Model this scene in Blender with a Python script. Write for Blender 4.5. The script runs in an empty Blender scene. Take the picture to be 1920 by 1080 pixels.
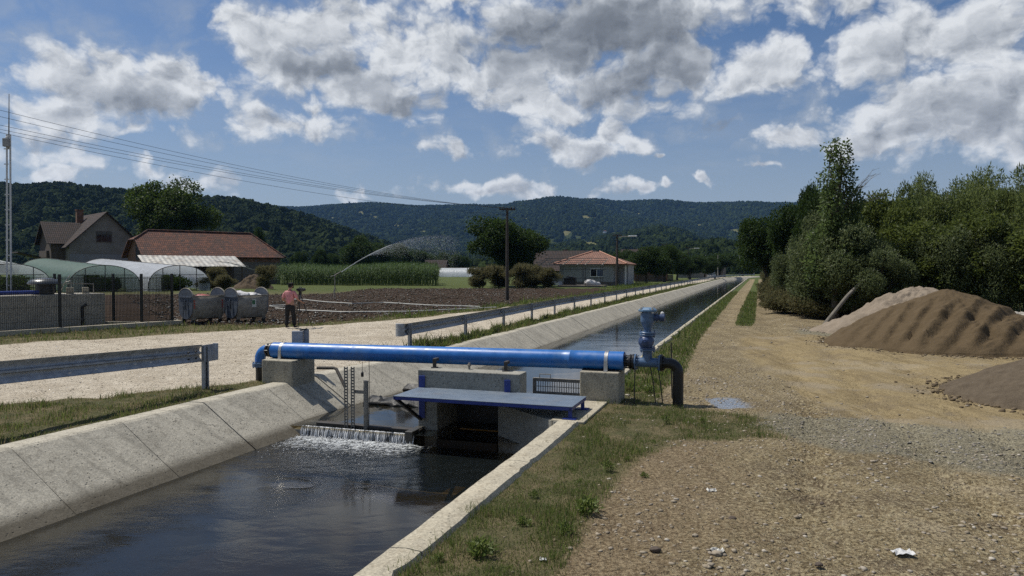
import bpy, bmesh, math, random
import numpy as np
from mathutils import Vector, Matrix, noise as mnoise
R = math.radians
rng = np.random.default_rng(7)
random.seed(7)
SC = bpy.context.scene
COL = SC.collection
# ------------------------------------------------------------------ camera model (metres; the camera stands at x=y=0)
H = 2.2
F = 1371.0
PITCH = math.atan(35 / F)
def ray(px, py):
    x = (px - 960) / F; u = (540 - py) / F
    c, s = math.cos(PITCH), math.sin(PITCH)
    return Vector((x, c + u * s, -s + u * c))
def G(px, py, z=0.0):
    d = ray(px, py); k = (z - H) / d.z
    return Vector((d.x * k, d.y * k, z))
def P(px, py, Y):
    d = ray(px, py); k = Y / d.y
    return Vector((d.x * k, Y, H + d.z * k))
# canal frame: s runs along the canal, t across it
CA = R(18.7)
DX, DY = math.sin(CA), math.cos(CA)
def bend(s):
    s = np.asarray(s, float)
    return np.where(s > 185, (s - 185) ** 2 / 340.0, 0.0)
def W(s, t, z=0.0):
    t = t + float(bend(s))
    return Vector((t * DY + s * DX, -t * DX + s * DY, z))
def ST(x, y):
    return x * DX + y * DY, x * DY - y * DX
ROTC = -CA            # z rotation that turns +X along t and +Y along s
# ------------------------------------------------------------------ object helpers
def tag(o, label=None, cat=None, group=None, kind=None):
    if label: o['label'] = label
    if cat: o['category'] = cat
    if group: o['group'] = group
    if kind: o['kind'] = kind
    return o
def wm(o):
    m = Matrix.Identity(4)
    while o is not None:
        m = o.matrix_basis @ m
        o = o.parent
    return m
def empty(name, loc, rz=0.0, label=None, cat=None, group=None):
    o = bpy.data.objects.new(name, None); COL.objects.link(o)
    o.empty_display_size = 0.2
    o.location = loc; o.rotation_euler = (0, 0, rz)
    return tag(o, label, cat, group)
class MB:
    def __init__(s): s.v = []; s.f = []
    def add(s, vs, fs):
        b = len(s.v); s.v += [tuple(v) for v in vs]; s.f += [tuple(b + i for i in f) for f in fs]
    def box(s, c, sz, m=None):
        hx, hy, hz = sz[0] / 2, sz[1] / 2, sz[2] / 2
        vs = [Vector((x, y, z)) for z in (-hz, hz) for y in (-hy, hy) for x in (-hx, hx)]
        if m is not None: vs = [m @ v for v in vs]
        c = Vector(c)
        s.add([v + c for v in vs], [(0, 2, 3, 1), (4, 5, 7, 6), (0, 1, 5, 4), (2, 6, 7, 3), (0, 4, 6, 2), (1, 3, 7, 5)])
    def tbox(s, t0, t1, s0, s1, z0, z1):            # box in canal coordinates
        vs = [W(sv, tv, zv) for zv in (z0, z1) for sv in (s0, s1) for tv in (t0, t1)]
        s.add(vs, [(0, 2, 3, 1), (4, 5, 7, 6), (0, 1, 5, 4), (2, 6, 7, 3), (0, 4, 6, 2), (1, 3, 7, 5)])
    def beam(s, a, b, w, h, up=(0, 0, 1)):
        a = Vector(a); b = Vector(b); d = (b - a).normalized(); up = Vector(up)
        x = d.cross(up)
        if x.length < 1e-4: x = d.cross(Vector((0, 1, 0)))
        x.normalize(); z = x.cross(d)
        vs = [p + x * (i * w / 2) + z * (j * h / 2) for p in (a, b) for j in (-1, 1) for i in (-1, 1)]
        s.add(vs, [(0, 1, 3, 2), (4, 6, 7, 5), (0, 4, 5, 1), (2, 3, 7, 6), (0, 2, 6, 4), (1, 5, 7, 3)])
    def tube(s, pts, rad, n=8, cap=True):
        pts = [Vector(p) for p in pts]; k = len(pts)
        if not hasattr(rad, '__len__'): rad = [rad] * k
        b = len(s.v); px = None
        for i, p in enumerate(pts):
            d = (pts[min(i + 1, k - 1)] - pts[max(i - 1, 0)])
            d = d.normalized() if d.length > 1e-9 else Vector((0, 0, 1))
            if px is None:
                px = d.orthogonal().normalized()
            px = (px - d * px.dot(d))
            px = px.normalized() if px.length > 1e-6 else d.orthogonal().normalized()
            py = d.cross(px)
            for j in range(n):
                a = 2 * math.pi * j / n
                s.v.append(tuple(p + (px * math.cos(a) + py * math.sin(a)) * rad[i]))
        for i in range(k - 1):
            for j in range(n):
                q = (j + 1) % n
                s.f.append((b + i * n + j, b + i * n + q, b + (i + 1) * n + q, b + (i + 1) * n + j))
        if cap:
            s.f.append(tuple(b + j for j in reversed(range(n))))
            s.f.append(tuple(b + (k - 1) * n + j for j in range(n)))
    def lathe(s, prof, o=(0, 0, 0), ax=(0, 0, 1), n=20, cap=True):
        o = Vector(o); ax = Vector(ax).normalized()
        s.tube([o + ax * z for r, z in prof], [max(r, 1e-4) for r, z in prof], n, cap) if False else s._lathe(prof, o, ax, n, cap)
    def _lathe(s, prof, o, ax, n, cap):
        x = ax.orthogonal().normalized(); y = ax.cross(x); b = len(s.v)
        for r, z in prof:
            for j in range(n):
                a = 2 * math.pi * j / n
                s.v.append(tuple(o + ax * z + (x * math.cos(a) + y * math.sin(a)) * max(r, 1e-4)))
        for i in range(len(prof) - 1):
            for j in range(n):
                q = (j + 1) % n
                s.f.append((b + i * n + j, b + i * n + q, b + (i + 1) * n + q, b + (i + 1) * n + j))
        if cap:
            s.f.append(tuple(b + j for j in reversed(range(n))))
            s.f.append(tuple(b + (len(prof) - 1) * n + j for j in range(n)))
    def prism(s, poly, d):
        """poly: list of Vectors (flat polygon), d: extrusion vector"""
        n = len(poly); d = Vector(d); poly = [Vector(p) for p in poly]
        s.add(poly + [p + d for p in poly], [tuple(reversed(range(n))), tuple(range(n, 2 * n))] + [(i, (i + 1) % n, n + (i + 1) % n, n + i) for i in range(n)])
    def build(s, name, mat, parent=None, smooth=False, bevel=0, local=False, label=None, cat=None, group=None, kind=None, solid=0, ang=35):
        me = bpy.data.meshes.new(name)
        vs = [Vector(v) for v in s.v]
        o = bpy.data.objects.new(name, me); COL.objects.link(o)
        if parent is not None:
            o.parent = parent
            if not local:
                inv = wm(parent).inverted(); vs = [inv @ v for v in vs]
        elif not local and kind != 'structure':
            c = Vector((sum(v.x for v in vs) / len(vs), sum(v.y for v in vs) / len(vs), min(v.z for v in vs)))
            vs = [v - c for v in vs]; o.location = c
        me.from_pydata(vs, [], s.f)
        bm = bmesh.new(); bm.from_mesh(me); bmesh.ops.recalc_face_normals(bm, faces=bm.faces); bm.to_mesh(me); bm.free()
        if mat: me.materials.append(mat)
        if smooth:
            me.shade_smooth()
            try: me.set_sharp_from_angle(angle=R(ang))
            except Exception: pass
        if solid:
            m = o.modifiers.new('Solid', 'SOLIDIFY'); m.thickness = solid; m.offset = 0
        if bevel:
            m = o.modifiers.new('Bevel', 'BEVEL'); m.width = bevel; m.segments = 2; m.limit_method = 'ANGLE'; m.angle_limit = R(40)
        return tag(o, label, cat, group, kind)
def np_mesh(name, v, f, mat, parent=None, smooth=False, attrs=None, label=None, cat=None, group=None, kind=None):
    """v (n,3) array, f (m,k) array"""
    me = bpy.data.meshes.new(name)
    v = np.ascontiguousarray(v, np.float32); f = np.ascontiguousarray(f, np.int32)
    k = f.shape[1]
    me.vertices.add(len(v)); me.vertices.foreach_set('co', v.ravel())
    me.loops.add(f.size); me.loops.foreach_set('vertex_index', f.ravel())
    me.polygons.add(len(f)); me.polygons.foreach_set('loop_start', np.arange(0, f.size, k, dtype=np.int32))
    me.polygons.foreach_set('loop_total', np.full(len(f), k, np.int32))
    me.update(calc_edges=True); me.validate()
    if attrs:
        for an, av in attrs.items():
            a = me.attributes.new(an, 'FLOAT', 'POINT'); a.data.foreach_set('value', np.ascontiguousarray(av, np.float32))
    if smooth: me.shade_smooth()
    if mat: me.materials.append(mat)
    o = bpy.data.objects.new(name, me); COL.objects.link(o)
    if parent is not None: o.parent = parent
    return tag(o, label, cat, group, kind)
def kids(o): return [c for c in bpy.data.objects if c.parent == o]
def copy_tree(o, parent=None):
    c = o.copy(); COL.objects.link(c)
    if parent is not None: c.parent = parent
    for ch in list(o.children): copy_tree(ch, c)
    return c
def fbm(x, y, z=0.0, o=4):
    return mnoise.fractal(Vector((x, y, z)), 1.0, 2.0, o)
# smooth value noise on numpy arrays
_T = np.random.default_rng(3).random((256, 256))
def vnoise(x, y):
    xi = np.floor(x).astype(int); yi = np.floor(y).astype(int)
    fx = x - xi; fy = y - yi; fx = fx * fx * (3 - 2 * fx); fy = fy * fy * (3 - 2 * fy)
    a = _T[xi & 255, yi & 255]; b = _T[(xi + 1) & 255, yi & 255]; c = _T[xi & 255, (yi + 1) & 255]; d = _T[(xi + 1) & 255, (yi + 1) & 255]
    return (a * (1 - fx) + b * fx) * (1 - fy) + (c * (1 - fx) + d * fx) * fy
def vfbm(x, y, o=4):
    r = 0; amp = .5; f = 1.0
    for i in range(o):
        r = r + amp * vnoise(x * f + 17.3 * i, y * f + 5.1 * i); amp *= .5; f *= 2.03
    return r / (1 - .5 ** o)
def sstep(a, b, x):
    u = np.clip((x - a) / (b - a), 0, 1); return u * u * (3 - 2 * u)
# ------------------------------------------------------------------ node helpers
class NT:
    def __init__(s, nt): s.nt = nt
    def n(s, typ, **kw):
        nd = s.nt.nodes.new(typ)
        for k, v in kw.items(): setattr(nd, k, v)
        return nd
    def l(s, a, b): s.nt.links.new(a, b)
    def put(s, sock, v):
        if isinstance(v, bpy.types.NodeSocket): s.l(v, sock)
        elif v is not None: sock.default_value = v
    def math(s, op, a, b=None, c=None, clamp=False):
        nd = s.n('ShaderNodeMath', operation=op, use_clamp=clamp)
        s.put(nd.inputs[0], a)
        if b is not None: s.put(nd.inputs[1], b)
        if c is not None: s.put(nd.inputs[2], c)
        return nd.outputs[0]
    def mix(s, f, a, b, blend='MIX'):
        nd = s.n('ShaderNodeMix', data_type='RGBA', blend_type=blend)
        s.put(nd.inputs[0], f); s.put(nd.inputs[6], c4(a)); s.put(nd.inputs[7], c4(b))
        return nd.outputs[2]
    def noise(s, vec, scale, detail=4, rough=.55, dist=0.0, col=False):
        nd = s.n('ShaderNodeTexNoise'); s.put(nd.inputs['Vector'], vec)
        nd.inputs['Scale'].default_value = scale; nd.inputs['Detail'].default_value = detail; nd.inputs['Roughness'].default_value = rough; nd.inputs['Distortion'].default_value = dist
        return nd.outputs['Color' if col else 'Fac']
    def voro(s, vec, scale, feat='F1', out='Distance', rand=1.0):
        nd = s.n('ShaderNodeTexVoronoi', feature=feat); s.put(nd.inputs['Vector'], vec); nd.inputs['Scale'].default_value = scale; nd.inputs['Randomness'].default_value = rand
        return nd.outputs[out]
    def mr(s, v, a, b, c=0.0, d=1.0, smooth=False):
        nd = s.n('ShaderNodeMapRange', interpolation_type='SMOOTHSTEP' if smooth else 'LINEAR'); nd.clamp = True
        s.put(nd.inputs['Value'], v); s.put(nd.inputs['From Min'], a); s.put(nd.inputs['From Max'], b); s.put(nd.inputs['To Min'], c); s.put(nd.inputs['To Max'], d)
        return nd.outputs[0]
    def attr(s, name): return s.n('ShaderNodeAttribute', attribute_name=name).outputs['Fac']
    def bump(s, h, strength=.5, dist=.02, normal=None):
        nd = s.n('ShaderNodeBump'); s.put(nd.inputs['Height'], h); nd.inputs['Strength'].default_value = strength; nd.inputs['Distance'].default_value = dist
        if normal is not None: s.l(normal, nd.inputs['Normal'])
        return nd.outputs[0]
def c4(c):
    if isinstance(c, bpy.types.NodeSocket) or c is None: return c
    return (c[0], c[1], c[2], 1.0) if len(c) == 3 else c
def newmat(name):
    m = bpy.data.materials.new(name); m.use_nodes = True
    nt = m.node_tree; b = nt.nodes['Principled BSDF']
    return m, NT(nt), b
def pos(k): return k.n('ShaderNodeNewGeometry').outputs['Position']
def simple(name, col, rough=.6, metal=0.0, var=.25, scale=6.0, bump=.15, bscale=40.0, spec=.5, dirt=None, bd=.01):
    """plain surface with uneven colour, fine grain and optional dirt"""
    m, k, b = newmat(name)
    tc = k.n('ShaderNodeTexCoord').outputs['Object']
    n1 = k.noise(tc, scale, 6, .6)
    lo = tuple(c * (1 - var) for c in col); hi = tuple(min(1, c * (1 + var)) for c in col)
    cc = k.mix(k.mr(n1, .3, .7), lo, hi)
    if dirt:
        cc = k.mix(k.mr(k.noise(tc, scale * .7, 7, .65), .5, .72, 0, .75), cc, dirt)
    k.l(cc, b.inputs['Base Color'])
    b.inputs['Roughness'].default_value = rough; b.inputs['Metallic'].default_value = metal
    b.inputs['Specular IOR Level'].default_value = spec
    if rough < .9: k.l(k.mr(n1, .3, .7, max(0, rough - .08), min(1, rough + .12)), b.inputs['Roughness'])
    if bump: k.l(k.bump(k.noise(tc, bscale, 5, .6), bump, bd), b.inputs['Normal'])
    return m
def concrete(name, col, stain=(.09, .075, .055), pit=.6, wet=None):
    m, k, b = newmat(name)
    p = pos(k)
    n1 = k.noise(p, 1.3, 9, .68); n2 = k.noise(p, 9, 8, .68); n3 = k.noise(p, 42, 4, .8)
    cc = k.mix(k.mr(n1, .32, .68), tuple(c * .74 for c in col), tuple(c * 1.16 for c in col))
    cc = k.mix(k.mr(n2, .50, .72, 0, .55), cc, stain)
    cc = k.mix(k.mr(n3, .5, .66, 0, .6), cc, tuple(min(1, c * 1.45) for c in col)); cc = k.mix(k.mr(n3, .48, .34, 0, .65), cc, tuple(c * .4 for c in col))
    pits = k.mr(k.voro(p, 17), .09, .24, 1, 0)
    pm = k.math('MULTIPLY', pits, k.mr(k.noise(p, 5, 4, .7), .46, .54))
    cc = k.mix(k.math('MULTIPLY', pm, pit), cc, (.03, .027, .022))
    dw = k.n('ShaderNodeVectorMath', operation='ADD'); k.l(p, dw.inputs[0]); nd_ = k.n('ShaderNodeVectorMath', operation='SCALE'); k.l(k.noise(p, 3.5, 4, .6, col=True), nd_.inputs[0]); nd_.inputs['Scale'].default_value = .35; k.l(nd_.outputs[0], dw.inputs[1])
    ck = k.math('MULTIPLY', k.mr(k.voro(dw.outputs[0], .75, 'DISTANCE_TO_EDGE'), .004, .012, 1, 0), k.mr(n1, .56, .60))
    cc = k.mix(k.math('MULTIPLY', ck, .55), cc, (.04, .034, .026))
    if wet is not None:
        ms = k.n('ShaderNodeMapping'); k.l(p, ms.inputs[0]); ms.inputs['Rotation'].default_value = (0, 0, CA); ms.inputs['Scale'].default_value = (.5, 4.2, .5)
        cc = k.mix(k.mr(k.noise(ms.outputs[0], 1.0, 6, .65), .52, .68, 0, .5), cc, tuple(c * .42 for c in col))
    if wet is not None:      # tide line left on the lining
        z = k.n('ShaderNodeSeparateXYZ'); k.l(p, z.inputs[0])
        zz = k.math('ADD', z.outputs['Z'], k.math('MULTIPLY', k.math('SUBTRACT', n2, .5), .1))
        wm_ = k.mr(zz, wet, wet + .10, 1, 0)
        cc = k.mix(k.math('MULTIPLY', wm_, .8), cc, (.05, .04, .024))
    k.l(cc, b.inputs['Base Color']); b.inputs['Roughness'].default_value = .88
    b.inputs['Specular IOR Level'].default_value = .25
    h = k.math('ADD', k.math('MULTIPLY', n3, .5), k.math('SUBTRACT', n2, k.math('MULTIPLY', pm, .8)))
    k.l(k.bump(h, .7, .014), b.inputs['Normal'])
    return m
# ------------------------------------------------------------------ materials
M = {}
M['concrete'] = concrete('concrete', (.38, .35, .275))
M['lining'] = concrete('canal_concrete', (.43, .40, .325), wet=-.57)
M['curb'] = concrete('curb_concrete', (.42, .38, .29), stain=(.16, .12, .07))
M['wall'] = concrete('wall_concrete', (.30, .29, .25))
M['tank'] = concrete('tank_concrete', (.37, .345, .29))
M['plaster'] = simple('plaster', (.20, .185, .165), .9, var=.18, scale=1.2, bump=.1, dirt=(.16, .145, .12))
M['plaster_white'] = simple('plaster_white', (.29, .295, .295), .9, var=.1, scale=1.5, bump=.05)
M['brick'] = simple('brick', (.17, .085, .05), .9, var=.5, scale=3, dirt=(.1, .085, .07), bump=.3)
M['block'] = simple('block_wall', (.15, .13, .11), .95, var=.35, scale=4, dirt=(.07, .06, .05), bump=.3)
M['blue'] = simple('blue_paint', (.012, .125, .41), .36, var=.16, scale=5, bump=.06, bscale=60, dirt=(.085, .18, .35))
M['steelblue'] = simple('grey_blue_enamel', (.075, .135, .235), .33, var=.2, scale=14, bump=.1, bscale=60)
M['darkblue'] = simple('dark_blue_paint', (.015, .035, .20), .4, var=.2, scale=10, bump=.05)
M['black'] = simple('black_plastic', (.008, .008, .009), .38, var=.3, scale=9, bump=.05)
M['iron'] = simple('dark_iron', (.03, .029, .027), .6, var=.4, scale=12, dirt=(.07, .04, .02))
M['bandsteel'] = simple('band_steel', (.55, .53, .5), .35, metal=.9, var=.15, scale=10, bump=.05)
M['galv'] = simple('galvanised', (.34, .36, .385), .45, metal=.35, var=.22, scale=9, bump=.06, dirt=(.22, .21, .2))
M['galvdull'] = simple('galvanised_dull', (.245, .228, .195), .85, metal=.0, var=.3, scale=7, bump=.12, dirt=(.12, .10, .08))
M['binblue'] = simple('bin_blue_grey', (.075, .092, .12), .55, metal=.0, var=.25, scale=7, bump=.1, dirt=(.08, .08, .08))
M['wood'] = simple('old_wood', (.085, .065, .05), .9, var=.4, scale=8, bump=.3)
M['pole'] = simple('pole_wood', (.05, .042, .035), .9, var=.4, scale=5, bump=.3)
M['polepale'] = simple('pole_concrete', (.22, .21, .19), .9, var=.2, scale=3)
M['white'] = simple('white_paint', (.62, .63, .63), .5, var=.08, scale=4, bump=.03)
M['winframe'] = simple('white_frame', (.7, .7, .68), .5, var=.05, scale=4, bump=0)
M['tin'] = simple('tin_sheet', (.42, .41, .37), .5, metal=.3, var=.2, scale=1.5, bump=.05, dirt=(.2, .15, .1))
M['rubber'] = simple('black_sheet', (.012, .012, .011), .55, var=.5, scale=6, bump=.4, bscale=14, bd=.03)
M['bark'] = simple('bark', (.075, .062, .048), .95, var=.45, scale=7, bump=.6, bscale=18, bd=.03)
M['barkpale'] = simple('dead_bark', (.15, .135, .11), .9, var=.3, scale=6, bump=.4, bscale=18, bd=.02)
M['hose'] = simple('hose', (.42, .42, .38), .6, var=.15, scale=4, bump=0)
M['skin'] = simple('skin', (.36, .19, .13), .55, var=.1, scale=20, bump=.05)
M['shirt'] = simple('pink_cotton', (.52, .215, .225), .9, var=.16, scale=14, bump=.5, bscale=22, bd=.02)
M['trousers'] = simple('black_cotton', (.010, .010, .011), .9, var=.3, scale=10, bump=.4, bscale=20, bd=.02)
M['hair'] = simple('dark_cap', (.012, .011, .010), .9, var=.3, scale=30, bump=.3)
M['shoe'] = simple('shoe', (.02, .018, .016), .6, var=.3, scale=10)
M['bag'] = simple('refuse_bag', (.55, .54, .53), .5, var=.2, scale=6, bump=.6, bscale=10, bd=.05)
M['redbag'] = simple('red_bag', (.28, .04, .03), .5, var=.3, scale=6, bump=.5, bscale=10, bd=.05)
M['flag'] = simple('sticker_green', (.03, .13, .06), .6, var=.2, scale=30, bump=0)
M['paper'] = simple('paper', (.50, .50, .49), .7, var=.12, scale=9, bump=.3, bscale=14)
M['glassdark'] = simple('dark_glass', (.012, .014, .017), .08, var=.2, scale=2, bump=0)
M['glassblue'] = simple('curtained_glass', (.08, .11, .17), .12, var=.2, scale=2, bump=0)
M['fencegreen'] = simple('dark_fence', (.010, .012, .011), .55, var=.2, scale=6, bump=0)
M['sticker'] = simple('sticker_white', (.5, .52, .48), .6, var=.1, scale=20, bump=0)
M['redstripe'] = simple('red_stripe', (.35, .05, .04), .6, var=.2, scale=10, bump=0)

def checker_plate():
    m, k, b = newmat('checker_plate')
    tc = k.n('ShaderNodeTexCoord').outputs['Object']
    def bars(rot):
        mp = k.n('ShaderNodeMapping'); k.l(tc, mp.inputs[0]); mp.inputs['Rotation'].default_value = (0, 0, rot); mp.inputs['Scale'].default_value = (26, 60, 1)
        return mp.outputs[0]
    a = k.mr(k.voro(bars(R(45)), 1, rand=.0), .1, .34, 1, 0); c = k.mr(k.voro(bars(R(-45)), 1, rand=.0), .1, .34, 1, 0)
    h = k.math('MAXIMUM', a, c)
    n1 = k.noise(tc, 5, 6, .6)
    cc = k.mix(k.mr(n1, .3, .7), (.10, .135, .185), (.155, .20, .255))
    cc = k.mix(k.math('MULTIPLY', h, .7), cc, (.36, .40, .46))
    cc = k.mix(k.mr(k.noise(tc, 3, 6, .7), .5, .75, 0, .55), cc, (.2, .2, .2))
    k.l(cc, b.inputs['Base Color']); b.inputs['Roughness'].default_value = .45; b.inputs['Metallic'].default_value = .15
    k.l(k.bump(h, .8, .006), b.inputs['Normal'])
    return m
M['checker'] = checker_plate()

def tiles(name, c1, c2, c3):
    m, k, b = newmat(name)
    tc = k.n('ShaderNodeTexCoord').outputs['UV']
    br = k.n('ShaderNodeTexBrick'); k.l(tc, br.inputs['Vector']); br.offset = .5
    br.inputs['Color1'].default_value = c4(c1); br.inputs['Color2'].default_value = c4(c2); br.inputs['Mortar'].default_value = c4(tuple(x * .3 for x in c1))
    br.inputs['Scale'].default_value = 1; br.inputs['Brick Width'].default_value = .26; br.inputs['Row Height'].default_value = .36; br.inputs['Mortar Size'].default_value = .05; br.inputs['Mortar Smooth'].default_value = .6; br.inputs['Bias'].default_value = -.2
    p = pos(k)
    cc = k.mix(k.mr(k.noise(p, .6, 7, .7), .42, .60, 0, .9), br.outputs['Color'], c3)
    cc = k.mix(k.mr(k.noise(p, 2.2, 5, .7), .5, .66, 0, .6), cc, tuple(min(1, x * 1.5) for x in c2))
    sp = k.n('ShaderNodeSeparateXYZ'); k.l(tc, sp.inputs[0])
    fx = k.math('FRACT', k.math('DIVIDE', sp.outputs['X'], .26)); fy = k.math('FRACT', k.math('DIVIDE', sp.outputs['Y'], .46))
    cc = k.mix(k.mr(fy, .62, .92, 0, .8), cc, tuple(x * .22 for x in c1)); k.l(cc, b.inputs['Base Color']); b.inputs['Roughness'].default_value = .9
    h = k.math('ADD', k.math('SINE', k.math('MULTIPLY', fx, math.pi)), k.math('MULTIPLY', k.math('SUBTRACT', 1.0, fy), .8))
    k.l(k.bump(h, .9, .06), b.inputs['Normal'])
    return m
M['roof_old'] = tiles('old_roof_tiles', (.040, .025, .020), (.062, .036, .028), (.022, .018, .016))
M['roof_barn'] = tiles('barn_roof_tiles', (.12, .044, .026), (.20, .074, .038), (.042, .026, .02))
M['roof_new'] = tiles('new_roof_tiles', (.25, .125, .085), (.29, .15, .105), (.20, .11, .08))

def leaf_mat(name, a, b_, trans=.35, rough=.5, spec=.4):
    m = bpy.data.materials.new(name); m.use_nodes = True; nt = m.node_tree; nt.nodes.clear(); k = NT(nt)
    out = k.n('ShaderNodeOutputMaterial')
    g = k.n('ShaderNodeNewGeometry')
    oi = k.n('ShaderNodeObjectInfo').outputs['Random']
    cc = k.mix(g.outputs['Random Per Island'], a, b_)
    cl = k.noise(g.outputs['Position'], .55, 3, .5)
    cc = k.mix(k.mr(cl, .35, .65, 0, .45), cc, tuple(x * .62 for x in a))
    cc = k.mix(k.math('MULTIPLY', oi, .4), cc, tuple((x * .5 + y * .5) * .75 for x, y in zip(a, b_)))
    pb = k.n('ShaderNodeBsdfPrincipled'); k.l(cc, pb.inputs['Base Color']); pb.inputs['Roughness'].default_value = rough; pb.inputs['Specular IOR Level'].default_value = spec
    tr = k.n('ShaderNodeBsdfTranslucent'); k.l(k.mix(.5, cc, tuple(min(1, x * 1.6) for x in b_)), tr.inputs['Color'])
    mx = k.n('ShaderNodeMixShader'); mx.inputs[0].default_value = trans
    k.l(pb.outputs[0], mx.inputs[1]); k.l(tr.outputs[0], mx.inputs[2]); k.l(mx.outputs[0], out.inputs[0])
    return m
M['leaf_dark'] = leaf_mat('leaf_dark', (.016, .034, .008), (.048, .080, .020), .34, .6, .15)
M['leaf_willow'] = leaf_mat('leaf_willow', (.055, .085, .022), (.165, .20, .065), .45, .5, .25)
M['leaf_silver'] = leaf_mat('leaf_silver', (.046, .070, .022), (.145, .175, .078), .42, .5, .25)
M['leaf_poplar'] = leaf_mat('leaf_poplar', (.042, .075, .020), (.12, .165, .055), .45, .5, .25)
M['leaf_olive'] = leaf_mat('leaf_olive', (.052, .078, .016), (.125, .155, .038), .42, .55, .2)
M['leaf_walnut'] = leaf_mat('leaf_walnut', (.024, .046, .010), (.066, .10, .022), .38, .6, .15)
M['weed'] = leaf_mat('weed', (.06, .075, .028), (.17, .15, .075), .35, .7, .15)
M['corn'] = leaf_mat('corn_leaf', (.03, .065, .012), (.085, .13, .035), .35)
M['grass'] = leaf_mat('grass_blade', (.055, .095, .018), (.155, .195, .050), .4, .5, .25)
M['drygrass'] = leaf_mat('dry_grass_blade', (.14, .115, .05), (.30, .25, .13), .3, .7)

def stone_mat(name, cols):
    m, k, b = newmat(name)
    g = k.n('ShaderNodeNewGeometry')
    r = k.n('ShaderNodeValToRGB'); k.l(g.outputs['Random Per Island'], r.inputs[0])
    e = r.color_ramp.elements; e[0].color = c4(cols[0]); e[1].color = c4(cols[-1])
    for i, c in enumerate(cols[1:-1]): q = e.new((i + 1) / (len(cols) - 1)); q.color = c4(c)
    cc = k.mix(k.mr(k.noise(g.outputs['Position'], 40, 4), .3, .7, 0, .4), r.outputs[0], (.16, .13, .09))
    k.l(cc, b.inputs['Base Color']); b.inputs['Roughness'].default_value = .9; b.inputs['Specular IOR Level'].default_value = .2
    return m
M['stones'] = stone_mat('stones', [(.20, .165, .12), (.29, .245, .18), (.36, .31, .235), (.26, .225, .18), (.50, .46, .39)])
M['greystones'] = stone_mat('grey_stones', [(.10, .095, .085), (.2, .19, .17), (.30, .28, .25), (.16, .15, .135), (.36, .34, .30)])
M['clods'] = stone_mat('clods', [(.02, .013, .009), (.034, .023, .015), (.046, .032, .021), (.065, .049, .035), (.22, .20, .16)])
M['sandclod'] = stone_mat('sand_clods', [(.08, .058, .034), (.115, .085, .05), (.15, .115, .075)])
M['rubble'] = stone_mat('rubble', [(.2, .18, .15), (.3, .28, .24), (.4, .38, .34)])

def pile_mat(name, a, b_, sc=3.0):
    m, k, b = newmat(name); p = pos(k)
    cc = k.mix(k.mr(k.noise(p, sc, 7, .65), .3, .7), a, b_)
    cc = k.mix(k.mr(k.noise(p, 70, 3, .7), .45, .8, 0, .5), cc, tuple(x * 1.5 for x in b_))
    cc = k.mix(k.mr(k.noise(p, 45, 3, .7), .56, .7, 0, .6), cc, tuple(x * .45 for x in a))
    k.l(cc, b.inputs['Base Color']); b.inputs['Roughness'].default_value = .95; b.inputs['Specular IOR Level'].default_value = .15
    k.l(k.bump(k.math('ADD', k.noise(p, 9, 5, .6), k.math('MULTIPLY', k.noise(p, 60, 4, .7), .5)), .7, .05), b.inputs['Normal'])
    return m
M['sand'] = pile_mat('brown_sand', (.078, .056, .031), (.110, .080, .046))
M['sandpale'] = pile_mat('pale_sand', (.19, .155, .115), (.26, .215, .165))
M['gravelpile'] = pile_mat('dark_gravel', (.075, .058, .040), (.125, .10, .07), 6)
M['dung'] = pile_mat('heap', (.06, .045, .03), (.12, .09, .06), 4)

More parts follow.
